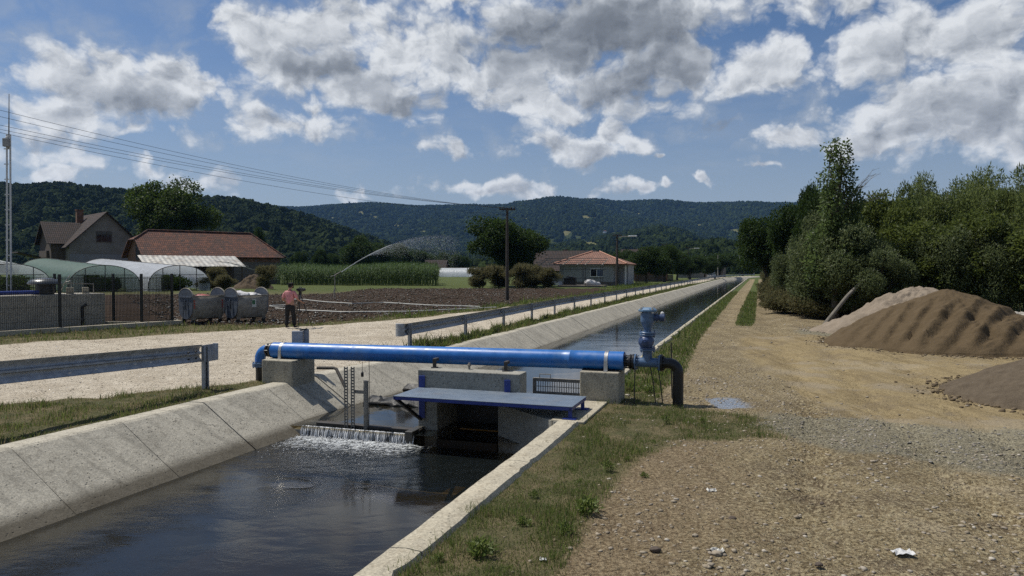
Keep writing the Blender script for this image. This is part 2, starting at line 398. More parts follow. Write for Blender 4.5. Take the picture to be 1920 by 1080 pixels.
# one ground material for all zones: zone weights live on the vertices, noise breaks the borders
def ground_mat():
    m, k, b = newmat('ground_surface'); p = pos(k)
    nA = k.noise(p, .35, 6, .6); nB = k.noise(p, 1.7, 7, .62); nC = k.noise(p, 9, 6, .65); nD = k.noise(p, 55, 4, .7)
    vst = k.voro(p, 24); vcol = k.n('ShaderNodeSeparateXYZ')
    vn = k.n('ShaderNodeTexVoronoi'); k.l(p, vn.inputs['Vector']); vn.inputs['Scale'].default_value = 21; k.l(vn.outputs['Color'], vcol.inputs[0])
    vn2 = k.n('ShaderNodeTexVoronoi'); k.l(p, vn2.inputs['Vector']); vn2.inputs['Scale'].default_value = 46
    vc2 = k.n('ShaderNodeSeparateXYZ'); k.l(vn2.outputs['Color'], vc2.inputs[0])
    # dirt
    dirt = k.mix(k.mr(nB, .3, .7), (0.185, 0.143, 0.080), (0.285, 0.227, 0.132))
    dirt = k.mix(k.mr(nA, .4, .65, 0, .6), dirt, (0.265, 0.203, 0.110))
    dirt = k.mix(k.mr(nC, .5, .75, 0, .5), dirt, (0.170, 0.122, 0.060))
    peb = k.math('MULTIPLY', k.mr(vn.outputs['Distance'], .30, .40, 1, 0), k.mr(vcol.outputs['X'], .74, .76))
    peb2 = k.math('MULTIPLY', k.mr(vn2.outputs['Distance'], .34, .46, 1, 0), k.mr(vc2.outputs['X'], .58, .61))
    pc = k.mix(vcol.outputs['Y'], (0.130, 0.103, 0.064), (0.520, 0.461, 0.304))
    pc2 = k.mix(vc2.outputs['Y'], (0.100, 0.078, 0.048), (0.480, 0.412, 0.264))
    stony = k.math('MULTIPLY', k.mr(nB, .34, .6), 1.0)
    dirt = k.mix(k.math('MULTIPLY', peb2, stony), dirt, pc2)
    dirt = k.mix(k.math('MULTIPLY', peb, stony), dirt, pc)
    nL = k.noise(p, .9, 5, .7); nM = k.noise(p, .45, 5, .65)
    dirt = k.mix(k.mr(nL, .50, .62, 0, .65), dirt, (0.168, 0.131, 0.087)); dirt = k.mix(k.mr(nL, .48, .36, 0, .5), dirt, (0.370, 0.308, 0.218)); dirt = k.mix(k.mr(nM, .54, .66, 0, .6), dirt, (0.140, 0.106, 0.069))
    def w0(name):
        return k.mr(k.math('ADD', k.attr(name), k.math('MULTIPLY', k.math('SUBTRACT', nC, .5), 1.2)), .3, .75, 0, .75)
    # coarse grit, straw and streaks left by wheels
    nS = k.noise(p, 26, 4, .82)
    mpS = k.n('ShaderNodeMapping'); k.l(p, mpS.inputs[0]); mpS.inputs['Rotation'].default_value = (0, 0, CA); mpS.inputs['Scale'].default_value = (2.6, .22, 1)
    nK = k.noise(mpS.outputs[0], 1.0, 7, .68)
    dirt = k.mix(k.mr(nS, .50, .60, 0, .85), dirt, (0.440, 0.377, 0.236))
    dirt = k.mix(k.mr(nS, .475, .39, 0, .85), dirt, (0.070, 0.052, 0.029))
    dirt = k.mix(k.mr(nK, .50, .66, 0, .55), dirt, (0.130, 0.098, 0.053))
    dirt = k.mix(w0('dry'), dirt, k.mix(k.mr(nS, .4, .62), (0.123, 0.087, 0.050), (0.325, 0.252, 0.157)))
    # smooth sandy yard
    sandc = k.mix(k.mr(nB, .3, .7), (0.245, 0.188, 0.100), (0.315, 0.250, 0.138))
    sandc = k.mix(k.mr(nC, .48, .7, 0, .6), sandc, (0.190, 0.142, 0.072)); sandc = k.mix(k.mr(nK, .47, .62, 0, .75), sandc, (0.165, 0.125, 0.066)); sandc = k.mix(k.mr(nS, .56, .68, 0, .5), sandc, (0.380, 0.323, 0.200)); sandc = k.mix(k.mr(nS, .44, .34, 0, .6), sandc, (0.100, 0.076, 0.042))
    def w(name, lo=.38, hi=.62, amt=.55):
        a = k.attr(name)
        nn = k.math('ADD', k.math('MULTIPLY', k.math('SUBTRACT', nB, .5), amt), k.math('MULTIPLY', k.math('SUBTRACT', nC, .5), amt * .8))
        return k.mr(k.math('ADD', a, nn), lo, hi)
    sandc = k.mix(k.mr(nL, .50, .60, 0, .6), sandc, (.165, .13, .085)); sandc = k.mix(k.mr(nM, .52, .6, 0, .5), sandc, (.33, .28, .195))
    cc = k.mix(w('sand'), dirt, sandc)
    # grey gravel
    gr = k.mix(vc2.outputs['X'], (0.100, 0.090, 0.064), (0.360, 0.328, 0.232)); gr = k.mix(k.mr(nS, .45, .34, 0, .7), gr, (0.050, 0.044, 0.032))
    gr = k.mix(k.mr(nC, .4, .7, 0, .4), gr, (0.200, 0.167, 0.100))
    wg = w('gravel', .35, .7, .8)
    cc = k.mix(wg, cc, gr)
    # pale crushed-stone road
    rd = k.mix(k.mr(nB, .35, .65), (0.455, 0.393, 0.297), (0.649, 0.580, 0.462)); rd = k.mix(k.mr(nS, .46, .34, 0, .7), rd, (0.207, 0.172, 0.131)); rd = k.mix(k.mr(nS, .52, .66, 0, .7), rd, (0.828, 0.759, 0.635)); rd = k.mix(k.mr(nA, .52, .66, 0, .5), rd, (0.331, 0.276, 0.200))
    rd = k.mix(k.mr(nC, .45, .75, 0, .45), rd, (0.304, 0.248, 0.172))
    rd = k.mix(k.math('MULTIPLY', peb2, .7), rd, k.mix(vc2.outputs['Y'], (0.248, 0.214, 0.172), (0.718, 0.662, 0.566)))
    cc = k.mix(w('road'), cc, rd)
    # wet mud patches in the road
    # ploughed soil
    so = k.mix(k.mr(nC, .3, .7), (.026, .016, .010), (.060, .040, .026))
    so = k.mix(k.mr(nA, .4, .65, 0, .5), so, (.068, .046, .030))
    cc = k.mix(w('field'), cc, so)
    # turf (soil and thatch seen between the blades)
    tf = k.mix(k.mr(nC, .3, .7), (.07, .075, .03), (.13, .125, .06))
    lush = k.attr('lush'); tf = k.mix(k.math('MULTIPLY', k.mr(nB, .44, .60, 0, .75), k.math('SUBTRACT', 1.0, k.math('MULTIPLY', lush, .8))), tf, (.20, .16, .092)); tf = k.mix(k.math('MULTIPLY', lush, .6), tf, k.mix(k.mr(nC, .3, .7), (.05, .085, .018), (.09, .13, .032)))
    tf = k.mix(k.mr(nD, .5, .8, 0, .5), tf, (.03, .035, .014))
    cc = k.mix(w('grass', .35, .65, .9), cc, tf)
    # blue spray paint left on the stones
    cc = k.mix(k.math('MULTIPLY', w('paint', .35, .75, .7), k.mr(nD, .25, .6, .3, .95)), cc, (.25, .31, .40))
    k.l(cc, b.inputs['Base Color']); b.inputs['Roughness'].default_value = .95; b.inputs['Specular IOR Level'].default_value = .12
    h = k.math('ADD', k.math('MULTIPLY', nC, 1.3), k.math('ADD', k.math('MULTIPLY', nS, .8), k.math('ADD', k.math('MULTIPLY', peb, .5), k.math('MULTIPLY', peb2, .3))))
    h = k.math('MULTIPLY', h, k.mr(k.attr('sand'), 0, 1, 1.0, .45))
    k.l(k.bump(h, .9, .06), b.inputs['Normal'])
    return m
M['ground'] = ground_mat()

def water_mat():
    m = bpy.data.materials.new('canal_water'); m.use_nodes = True; nt = m.node_tree; nt.nodes.clear(); k = NT(nt)
    out = k.n('ShaderNodeOutputMaterial'); p = pos(k)
    mp = k.n('ShaderNodeMapping'); k.l(p, mp.inputs[0]); mp.inputs['Rotation'].default_value = (0, 0, CA); mp.inputs['Scale'].default_value = (1, 1.7, 1)
    q = mp.outputs[0]
    rp = k.attr('rough')
    h = k.math('ADD', k.math('MULTIPLY', k.noise(q, 1.5, 2, .5, .8), .9), k.math('MULTIPLY', k.noise(q, 5.0, 2, .5, .5), .30))
    h2 = k.math('ADD', k.math('MULTIPLY', k.noise(q, 9, 4, .6), .8), k.math('MULTIPLY', k.noise(q, 26, 3, .6), .5))
    hh = k.math('ADD', k.math('MULTIPLY', h, k.math('ADD', .018, k.math('MULTIPLY', rp, .95))), k.math('MULTIPLY', k.math('MULTIPLY', h2, rp), .8))
    hh = k.math('MULTIPLY', hh, k.mr(k.noise(q, .5, 3, .6), .42, .62, .35, 1.9))
    nrm = k.bump(hh, .42, .085)
    fr = k.n('ShaderNodeFresnel'); fr.inputs['IOR'].default_value = 1.33; k.l(nrm, fr.inputs['Normal'])
    gl = k.n('ShaderNodeBsdfGlossy'); gl.inputs['Roughness'].default_value = .06; gl.inputs['Color'].default_value = (1, 1, 1, 1); k.l(nrm, gl.inputs['Normal'])
    tr = k.n('ShaderNodeBsdfTransparent'); tr.inputs['Color'].default_value = (.60, .51, .31, 1)
    df = k.n('ShaderNodeBsdfDiffuse'); df.inputs['Color'].default_value = (.014, .019, .020, 1)
    m1 = k.n('ShaderNodeMixShader'); m1.inputs[0].default_value = .42; k.l(tr.outputs[0], m1.inputs[1]); k.l(df.outputs[0], m1.inputs[2])
    m2 = k.n('ShaderNodeMixShader'); k.l(fr.outputs[0], m2.inputs[0]); k.l(m1.outputs[0], m2.inputs[1]); k.l(gl.outputs[0], m2.inputs[2])
    # foam where the weir churns the water
    fm = k.math('MULTIPLY', k.attr('foam'), k.mr(k.math('ADD', k.noise(q, 11, 5, .7, .6), k.math('MULTIPLY', k.attr('foam'), .15)), .60, .72))
    fd = k.n('ShaderNodeBsdfDiffuse'); fd.inputs['Color'].default_value = (.62, .65, .66, 1); k.l(nrm, fd.inputs['Normal'])
    m3 = k.n('ShaderNodeMixShader'); k.l(fm, m3.inputs[0]); k.l(m2.outputs[0], m3.inputs[1]); k.l(fd.outputs[0], m3.inputs[2])
    k.l(m3.outputs[0], out.inputs[0])
    return m
M['water'] = water_mat()

def fall_mat():
    m = bpy.data.materials.new('falling_water'); m.use_nodes = True; nt = m.node_tree; nt.nodes.clear(); k = NT(nt)
    out = k.n('ShaderNodeOutputMaterial'); tc = k.n('ShaderNodeTexCoord').outputs['Object']
    mp = k.n('ShaderNodeMapping'); k.l(tc, mp.inputs[0]); mp.inputs['Scale'].default_value = (62, 5, 3.5)
    n1 = k.noise(mp.outputs[0], 1, 4, .7)
    wht = k.n('ShaderNodeBsdfPrincipled'); wht.inputs['Base Color'].default_value = (.75, .77, .78, 1); wht.inputs['Roughness'].default_value = .3
    gl = k.n('ShaderNodeBsdfPrincipled'); gl.inputs['Base Color'].default_value = (.02, .023, .024, 1); gl.inputs['Roughness'].default_value = .08
    nb = k.bump(n1, .9, .03); k.l(nb, wht.inputs['Normal']); k.l(nb, gl.inputs['Normal'])
    mx = k.n('ShaderNodeMixShader'); k.l(k.mr(n1, .43, .55), mx.inputs[0]); k.l(gl.outputs[0], mx.inputs[1]); k.l(wht.outputs[0], mx.inputs[2])
    k.l(mx.outputs[0], out.inputs[0]); return m
M['fall'] = fall_mat()

def film_mat(name, col, alpha, rough=.35):
    m = bpy.data.materials.new(name); m.use_nodes = True; nt = m.node_tree; nt.nodes.clear(); k = NT(nt)
    out = k.n('ShaderNodeOutputMaterial'); p = pos(k)
    n1 = k.noise(p, 1.1, 5, .6)
    pb = k.n('ShaderNodeBsdfPrincipled'); pb.inputs['Roughness'].default_value = rough
    k.l(k.mix(k.mr(n1, .3, .7), tuple(c * .75 for c in col), col), pb.inputs['Base Color'])
    k.l(k.bump(k.noise(p, 2.5, 4, .6), .5, .15), pb.inputs['Normal'])
    tl = k.n('ShaderNodeBsdfTranslucent'); tl.inputs['Color'].default_value = c4(col)
    m0 = k.n('ShaderNodeMixShader'); m0.inputs[0].default_value = .45; k.l(pb.outputs[0], m0.inputs[1]); k.l(tl.outputs[0], m0.inputs[2])
    tr = k.n('ShaderNodeBsdfTransparent'); tr.inputs['Color'].default_value = (.95, .97, .96, 1)
    mx = k.n('ShaderNodeMixShader'); mx.inputs[0].default_value = alpha; k.l(tr.outputs[0], mx.inputs[1]); k.l(m0.outputs[0], mx.inputs[2]); k.l(mx.outputs[0], out.inputs[0])
    return m
M['film_clear'] = film_mat('clear_film', (.66, .68, .68), .40)
M['film_end'] = film_mat('end_film', (.72, .75, .74), .50)
M['film_white'] = film_mat('white_film', (.80, .83, .88), .86)
M['film_green'] = film_mat('green_film', (.16, .25, .20), .88, .5)
M['spray'] = film_mat('water_spray', (.75, .77, .8), .42, .2)
M['mist'] = film_mat('water_mist', (.7, .72, .75), .10, .6)
# ------------------------------------------------------------------ camera, sun, sky
cam = bpy.data.objects.new('camera', bpy.data.cameras.new('camera')); COL.objects.link(cam)
cam.location = (0, 0, H); cam.rotation_euler = (R(90) - PITCH, 0, 0)
cam.data.sensor_width = 36; cam.data.lens = 36 * F / 1920; cam.data.clip_start = .1; cam.data.clip_end = 30000
SC.camera = cam
SUN_EL = R(60); SUN_H = Vector((-.93, .37, 0)).normalized()
SUN = SUN_H * math.cos(SUN_EL) + Vector((0, 0, math.sin(SUN_EL)))
sl = bpy.data.lights.new('sun', 'SUN'); sl.energy = 4.75; sl.angle = R(.53); sl.color = (1, .945, .86)
so = bpy.data.objects.new('sun', sl); COL.objects.link(so); so.location = (-30, 20, 60)
so.rotation_euler = SUN.to_track_quat('Z', 'Y').to_euler()

def azel(px, py):
    d = ray(px, py).normalized(); return math.atan2(d.x, d.y), math.asin(d.z)
# cumulus masses: pixel centre and radii are turned into azimuth / elevation of the real sky
CLOUDS = [  # cx, cy, rx, ry, strength
 (165,165,125,62,1),(265,185,120,62,1),(85,195,85,48,.9),(335,150,90,50,.95),(400,165,75,42,.8),(230,130,55,35,.8),
 (240,238,75,22,.6),(60,275,110,42,.7),(90,327,70,26,.75),(255,307,42,22,.8),(390,345,75,28,.7),(20,130,45,18,.5),
 (435,45,55,35,.9),(525,70,120,55,1),(630,58,115,52,1),(730,90,115,60,1),(840,112,90,58,1),(895,135,50,42,.8),(560,130,140,45,1),(700,165,115,50,1),(765,192,75,42,.9),
 (500,237,78,28,.85),(575,228,78,42,.95),(590,195,45,34,.8),
 (1130,40,270,90,1.2),(850,5,110,35,.95),(1000,120,130,60,1),(965,180,90,50,1),(1030,192,75,42,.9),(1150,160,130,55,.85),(1260,110,110,70,.9),(1230,195,80,35,.45),
 (1430,112,110,56,1),(1390,140,60,34,.8),(1470,95,50,40,.8),(1480,20,120,40,.5),
 (1030,272,75,42,1),(1110,282,85,32,1),(1160,252,58,42,1),(1195,275,40,30,.8),
 (842,286,48,32,.9),(1380,235,62,20,.5),
 (1640,85,130,65,.9),(1750,70,140,80,.85),(1870,60,130,95,.9),(1710,190,120,55,.75),(1840,205,140,80,1),(1680,258,130,38,.9),(1500,258,60,27,.85),(1800,272,160,36,.8),(1620,20,80,34,.6),(1560,60,60,30,.5),(1910,160,90,80,.8),
 (1245,310,20,11,.75),(1440,320,20,9,.6),(1325,353,30,11,.8),(1172,364,55,18,.85),(1250,366,20,9,.6),(935,357,100,22,.75),(1020,350,40,15,.6),(870,362,70,16,.6),(700,372,110,12,.4),
]
DARKS = [(1110,66,240,80,1),(1210,130,120,46,.7),(600,136,110,32,.55),(770,190,70,34,.5),(250,208,130,30,.5),(1360,238,60,22,.8),(1830,230,130,45,.3),(1690,130,110,40,.2),(990,95,90,40,.45),(1180,170,140,40,.6),(1100,300,80,20,.35),(590,255,70,18,.3),(1320,70,80,50,.5)]
def blob_group(name, blobs):
    g = bpy.data.node_groups.new(name, 'ShaderNodeTree'); k = NT(g)
    g.interface.new_socket('P', in_out='INPUT', socket_type='NodeSocketVector'); g.interface.new_socket('F', in_out='OUTPUT', socket_type='NodeSocketFloat')
    gi = k.n('NodeGroupInput'); go = k.n('NodeGroupOutput'); cur = None
    for (cx, cy, rx, ry, st) in blobs:
        a, e = azel(cx, cy)
        mp = k.n('ShaderNodeMapping', vector_type='TEXTURE'); k.l(gi.outputs[0], mp.inputs[0])
        mp.inputs['Location'].default_value = (a, e, 0); mp.inputs['Scale'].default_value = (rx / F * 1.13, ry / F * 1.13, 1)
        ln = k.n('ShaderNodeVectorMath', operation='LENGTH'); k.l(mp.outputs[0], ln.inputs[0])
        f = k.math('MULTIPLY', k.math('SUBTRACT', 1.0, ln.outputs['Value']), st)
        cur = f if cur is None else k.math('SMOOTH_MAX', cur, f, .12)
    k.l(cur, go.inputs[0]); return g
def build_world():
    w = bpy.data.worlds.new('World'); SC.world = w; w.use_nodes = True
    w.cycles.sampling_method = 'NONE'
    nt = w.node_tree; nt.nodes.clear(); k = NT(nt)
    out = k.n('ShaderNodeOutputWorld'); bg = k.n('ShaderNodeBackground'); bg.inputs['Strength'].default_value = .1
    sky = k.n('ShaderNodeTexSky', sky_type='NISHITA'); sky.sun_disc = False; sky.sun_elevation = SUN_EL; sky.sun_rotation = math.atan2(SUN_H.x, SUN_H.y)
    sky.air_density = 1.0; sky.dust_density = 1.1; sky.ozone_density = 1.6; sky.altitude = 150
    tc = k.n('ShaderNodeTexCoord').outputs['Generated']
    sp = k.n('ShaderNodeSeparateXYZ'); k.l(tc, sp.inputs[0])
    az = k.math('ARCTAN2', sp.outputs['X'], sp.outputs['Y']); el = k.math('ARCSINE', sp.outputs['Z'])
    cb = k.n('ShaderNodeCombineXYZ'); k.l(az, cb.inputs[0]); k.l(el, cb.inputs[1]); P0 = cb.outputs[0]
    
    def n2(sc, dt, ro):
        nd = k.n('ShaderNodeTexNoise', noise_dimensions='2D'); k.l(P0, nd.inputs['Vector']); nd.inputs['Scale'].default_value = sc; nd.inputs['Detail'].default_value = dt; nd.inputs['Roughness'].default_value = ro
        return nd.outputs['Color']
    w1 = n2(9, 3, .5); w2 = n2(34, 3, .6)
    def vm(op, a, b):
        nd = k.n('ShaderNodeVectorMath', operation=op); k.put(nd.inputs[0], a)
        k.put(nd.inputs[3] if op == 'SCALE' else nd.inputs[1], b); return nd.outputs[0]
    wv = vm('ADD', vm('SCALE', vm('SUBTRACT', w1, (.5, .5, .5)), .085), vm('SCALE', vm('SUBTRACT', w2, (.5, .5, .5)), .030))
    wv = vm('MULTIPLY', wv, (1.2, .8, 0))
    P1 = vm('ADD', P0, wv)
    gB = blob_group('cumulus', CLOUDS); gD = blob_group('cloud_bases', DARKS)
    def grp(g, v):
        nd = k.n('ShaderNodeGroup'); nd.node_tree = g; k.l(v, nd.inputs[0]); return nd.outputs[0]
    # cloud cover out of the photograph's frame (overhead and behind)
    st = k.n('ShaderNodeMapping'); k.l(P0, st.inputs[0]); st.inputs['Scale'].default_value = (1, 1.6, 1)
    gen = k.math('SUBTRACT', k.math('MULTIPLY', k.noise(st.outputs[0], 3.2, 6, .55), 3.2), 1.85)
    away = k.math('MAXIMUM', k.mr(k.math('ABSOLUTE', az), .72, .95), k.mr(el, .42, .62))
    gen = k.math('SUBTRACT', gen, k.mr(away, 0, 1, 3, 0))
    F0 = k.math('MAXIMUM', grp(gB, P1), gen)
    SH = (-.008, .014, 0)
    chain = lambda v, f: vm('ADD', v, vm('SCALE', (1, 1, 0), k.math('MULTIPLY', f, 1e-7)))   # evaluates one layer after the other
    stretch = k.n('ShaderNodeMapping'); k.l(P0, stretch.inputs[0]); stretch.inputs['Scale'].default_value = (1, 1.35, 1)
    def det(v):      # billowing detail: fractal cells give the cauliflower look, noise frays the edges
        vo = k.n('ShaderNodeTexVoronoi', feature='F1', voronoi_dimensions='2D', normalize=True); k.l(v, vo.inputs['Vector'])
        vo.inputs['Scale'].default_value = 15; vo.inputs['Detail'].default_value = 4; vo.inputs['Roughness'].default_value = .5; vo.inputs['Lacunarity'].default_value = 2.15
        ns = k.n('ShaderNodeTexNoise', noise_dimensions='2D'); k.l(v, ns.inputs['Vector']); ns.inputs['Scale'].default_value = 22; ns.inputs['Detail'].default_value = 6; ns.inputs['Roughness'].default_value = .6
        return k.math('ADD', k.math('MULTIPLY', k.math('SUBTRACT', 1.0, k.math('MULTIPLY', vo.outputs['Distance'], 1.5)), .70), k.math('MULTIPLY', ns.outputs['Fac'], .30))
    s0 = vm('ADD', stretch.outputs[0], vm('MULTIPLY', wv, (.45, .45, 0))); s1 = vm('ADD', s0, SH)
    d0 = det(s0); d1 = det(s1)
    D0 = k.math('ADD', F0, k.math('MULTIPLY', k.math('SUBTRACT', d0, .62), 1.5))
    dens = k.mr(D0, -.06, .44, smooth=True)
    # thin veil low in the sky
    veil = k.math('MULTIPLY', k.mr(el, .02, .30, 1, 0), k.mr(k.noise(vm('MULTIPLY', P0, (3, 11, 0)), 1.6, 6, .6), .30, .66, .12, .75))
    veil = k.math('MAXIMUM', veil, k.mr(el, .06, .24, .55, .0))
    veil = k.math('MAXIMUM', veil, k.math('MULTIPLY', k.mr(F0, -1.1, .3, 0, .60), k.mr(d0, .40, .64)))
    # light: tops toward the sun bright, thick bases grey
    lit = k.math('ADD', .90, k.math('MULTIPLY', k.math('MULTIPLY', k.math('SUBTRACT', d0, d1), k.mr(D0, .3, 1.1, 1.9, .55)), 1.0))
    thick = k.mr(D0, .25, 1.2, 0, .26)
    dk = k.mr(k.math('ADD', grp(gD, chain(P1, F0)), k.math('MULTIPLY', k.math('SUBTRACT', d0, .55), .30)), -.15, .70, 0, .62, smooth=True)
    lit = k.math('SUBTRACT', k.math('SUBTRACT', lit, thick), dk, clamp=True)
    ramp = k.n('ShaderNodeValToRGB'); k.l(lit, ramp.inputs[0]); e = ramp.color_ramp.elements
    e[0].position = 0; e[0].color = (.16, .178, .205, 1); e[1].position = 1; e[1].color = (.76, .785, .81, 1)
    q = e.new(.3); q.color = (.25, .275, .31, 1); q = e.new(.62); q.color = (.43, .46, .50, 1)
    cl = vm('SCALE', ramp.outputs[0], 10.0)
    skyc = k.mix(1.0, sky.outputs[0], (.56, .665, .80), 'MULTIPLY')
    base = k.mix(veil, skyc, (4.2, 4.6, 5.05))
    k.l(k.mix(dens, base, cl), bg.inputs['Color'])
    k.l(bg.outputs[0], out.inputs[0])
build_world()
SC.view_settings.view_transform = 'Standard'; SC.view_settings.look = 'None'; SC.view_settings.exposure = 0.0; SC.view_settings.gamma = 1.0
try: SC.cycles.use_denoising = False
except Exception: pass
SC.cycles.max_bounces = 8; SC.cycles.transparent_max_bounces = 24; SC.cycles.diffuse_bounces = 3; SC.cycles.glossy_bounces = 3
SC.cycles.sample_clamp_indirect = 6; SC.cycles.sample_clamp_direct = 0; SC.cycles.caustics_reflective = False; SC.cycles.caustics_refractive = False

# ------------------------------------------------------------------ ground sheets
def tL(s): return -8.56 + .46 * sstep(11.8, 17.5, np.asarray(s, float))       # top edge of the left lining
def tR(s): return -2.74 - .08 * sstep(9, 15, np.asarray(s, float))            # inner edge of the right curb
def roadedge(s): return np.interp(s, [-40, 10, 15.5, 23, 27, 35, 60, 900], [-30, -24, -21, -17.3, -15.2, -13.9, -13.5, -13.5])
def zones(s, t, x, y):
    n = vfbm(x * .35, y * .35) - .5; n2 = vfbm(x * 1.3 + 9, y * 1.3) - .5
    left = t < -5.6
    g = np.zeros_like(s)
    # right bank turf beside the curb
    wnear = np.interp(s, [-10, 4, 6.5, 8.5, 9.6, 10.2, 11.4, 12.2, 13.5, 16, 24, 60], [1.3, 1.35, 1.2, 1.3, 1.8, 3.2, 3.2, 1.1, .9, 1.1, .8, .6])
    dd = t - (-2.5)
    gr = 1 - sstep(wnear * .55, wnear * 1.2, dd)
    gr = np.where((s > 9.4) & (s < 12.2), gr * .78, gr)
    strip = sstep(27, 33, s) * sstep(-1.1, -.75, t) * (1 - sstep(-.35, -.02, t))
    far = sstep(.6, 1.2, t - np.interp(s, [20, 33, 40, 60, 200], [7.5, 3.2, 1.0, -.2, -.3])) * sstep(26, 33, s)
    gR = np.maximum(np.maximum(gr, strip), far * .9)
    gR = np.maximum(gR, sstep(150, 200, s))
    # left verge, roadside strip and the land beyond
    rail = np.interp(s, [-10, 6, 8.5, 11.3, 13, 17, 24, 40, 300], [-13.5, -12.6, -11.6, -9.7, -9.25, -9.1, -9.15, -9.3, -9.4])
    gv = sstep(-.35, .25, t - rail + n2 * .8)
    gv = np.where((s > 12.2) & (s < 16.2), gv * .35, gv)
    re = roadedge(s)
    gs = 1 - sstep(-.45, .2, t - re)
    field = (1 - sstep(-1.7, -.9, t - re + n * 1.5)) * (1 - sstep(83, 87, y + n * 4)) * sstep(28.2, 29.4, y + n * 2 + np.where(x < -8.5, 0, 8)) * sstep(-60, -55, x)
    field = field * (1 - sstep(63, 66, y + n * 3) * (1 - sstep(-19, -14, x)))
    gL = np.maximum(gv, gs * np.where(y < 40, .72, 1.0))
    gL = np.where(field > .5, np.minimum(gL, 1 - field), gL)
    w = {}
    w['grass'] = np.where(left, gL, gR)
    w['lush'] = np.where(left, sstep(60, 80, y), sstep(26, 34, s))
    w['dry'] = np.where(left, 0, (1 - sstep(.9, 3.6, dd + n2)) * (1 - sstep(9, 11, s)))
    w['road'] = np.where(left, sstep(-.45, .1, t - re) * (1 - gv), 0)
    w['field'] = np.where(left, field, 0)
    ruts = sstep(25, 31, s) * (1 - strip)
    sand = sstep(9.5, 13.5, s + .35 * t) * (1 - sstep(24, 29, s)) * sstep(-.2, 1.2, t - np.interp(s, [10, 14, 20, 28], [1.2, .2, -.9, -1.2])) * (1 - sstep(6, 9, t))
    sand = np.maximum(sand, sstep(1.6, 3.0, t - .25 * (7 - s)) * (1 - sstep(7.0, 8.6, s + .1 * t)) * .8)
    w['sand'] = np.where(left, 0, sand)
    # grey gravel tongue running from the paint patch to the lower right
    c = np.interp(t, [-1, 0, 1, 3.5, 9], [11.6, 11.3, 10.7, 10.1, 8.4]); hw = np.interp(t, [-1, 0, 1, 3.5, 9], [.4, .65, 1.2, 2.1, 2.6])
    gvl = (1 - sstep(.45, 1.25, np.abs(s - c + n2 * .9) / hw)) * sstep(-1.0, .6, t)
    gvl2 = (1 - sstep(1.2, 2.4, np.hypot((s - 28.0) / 1.2, (t - 2.9)))) * .8
    w['gravel'] = np.where(left, 0, np.maximum(gvl * .95, gvl2))
    px_, py_ = W(11.45, .70)[:2]
    u = (x - 3.28) ; v = y - 11.62
    w['paint'] = sstep(-.05, .06, u) * (1 - .75 * sstep(.25, .8, u)) * (1 - sstep(.9, 1.5, u)) * sstep(-.15, -.03, v - .02 * u) * (1 - sstep(.7, 1.1, v))
    return w
def ground_z(s, t, x, y):
    z = (vfbm(x * .5, y * .5) - .5) * .10 + (vfbm(x * 2.2, y * 2.2) - .5) * .045 + (vfbm(x * 7, y * 7, 3) - .5) * .018
    edge = np.minimum(np.abs(t - tL(s)), np.abs(t - tR(s)))
    z = z * sstep(.1, .9, edge) - .015
    # wheel ruts and tyre lug marks on the dirt yard
    for t0, ph in ((.25, 0), (1.9, 1.3), (3.3, 2.1), (4.6, 4.0)):
        tt = t0 + .5 * np.sin(s * .16 + ph) + .05 * (s - 12)
        inside = np.exp(-((t - tt) / .26) ** 2) * sstep(4, 7, s) * (1 - sstep(30, 36, s))
        lug = np.sin((s * DY * 1.0 + np.abs(t - tt) * .9) * 2 * np.pi / .30)
        z = z - inside * .034 + inside * lug * .027 * sstep(6, 8, s)
    for t0 in (-1.55, .25): z = z - .05 * np.exp(-((t - t0) / .35) ** 2) * sstep(25, 32, s) * (1 - sstep(170, 190, s))
    fld = (t < roadedge(s) - 1.6) & (y > 29) & (y < 87)
    z = np.where(fld, z + np.sin(y * 2 * np.pi / .75 + x * .5) * .05 + (vfbm(x * 3, y * 3) - .5) * .16, z)
    return z
def axis_lines():
    s = [-25.0]
    while s[-1] < 9000:
        v = s[-1]; s.append(v + (max(.06, .0068 * abs(v) if v < 32 else .017 * abs(v)) if v > 2.5 else .35))
    a = []; t = -2.5
    while t < 9000: a.append(t); t += .085 if t < 5 else max(.10, .022 * (t - 1))
    b = []; t = -8.6
    while t > -9000: b.append(t); t -= .11 if t > -13 else max(.13, .022 * (-t - 7))
    return np.array(s), np.array(a), np.array(b[::-1])
s_l, tr_l, tl_l = axis_lines()
def sheet(name, tl, side, fsel=None):
    S, T = np.meshgrid(s_l, tl, indexing='ij')
    if side == 'R': T = T + np.where(True, (tR(S) + .27 - tl[0]) * (1 - sstep(0, 1.5, T - tl[0])), 0)
    else: T = T + (tL(S) - .20 - tl[-1]) * (1 - sstep(0, 1.5, tl[-1] - T))
    Tb = T + bend(S)
    X = Tb * DY + S * DX; Y = -Tb * DX + S * DY
    w = zones(S, T, X, Y); Z = ground_z(S, T, X, Y)
    far_ = np.hypot(X, Y) > 300; Z = np.where(far_, Z * .0 - .02, Z)
    ns, ntt = S.shape
    idx = np.arange(ns * ntt).reshape(ns, ntt)
    f = np.stack([idx[:-1, :-1], idx[1:, :-1], idx[1:, 1:], idx[:-1, 1:]], -1).reshape(-1, 4)
    v = np.stack([X, Y, Z], -1).reshape(-1, 3)
    att = {q: a.ravel() for q, a in w.items()}
    fc = lambda a: a.ravel()[f].mean(1)
    return v, f, att, fc(S), fc(T), fc(X), fc(Y), fc(w['grass']), fc(w['road']), fc(w['field'])
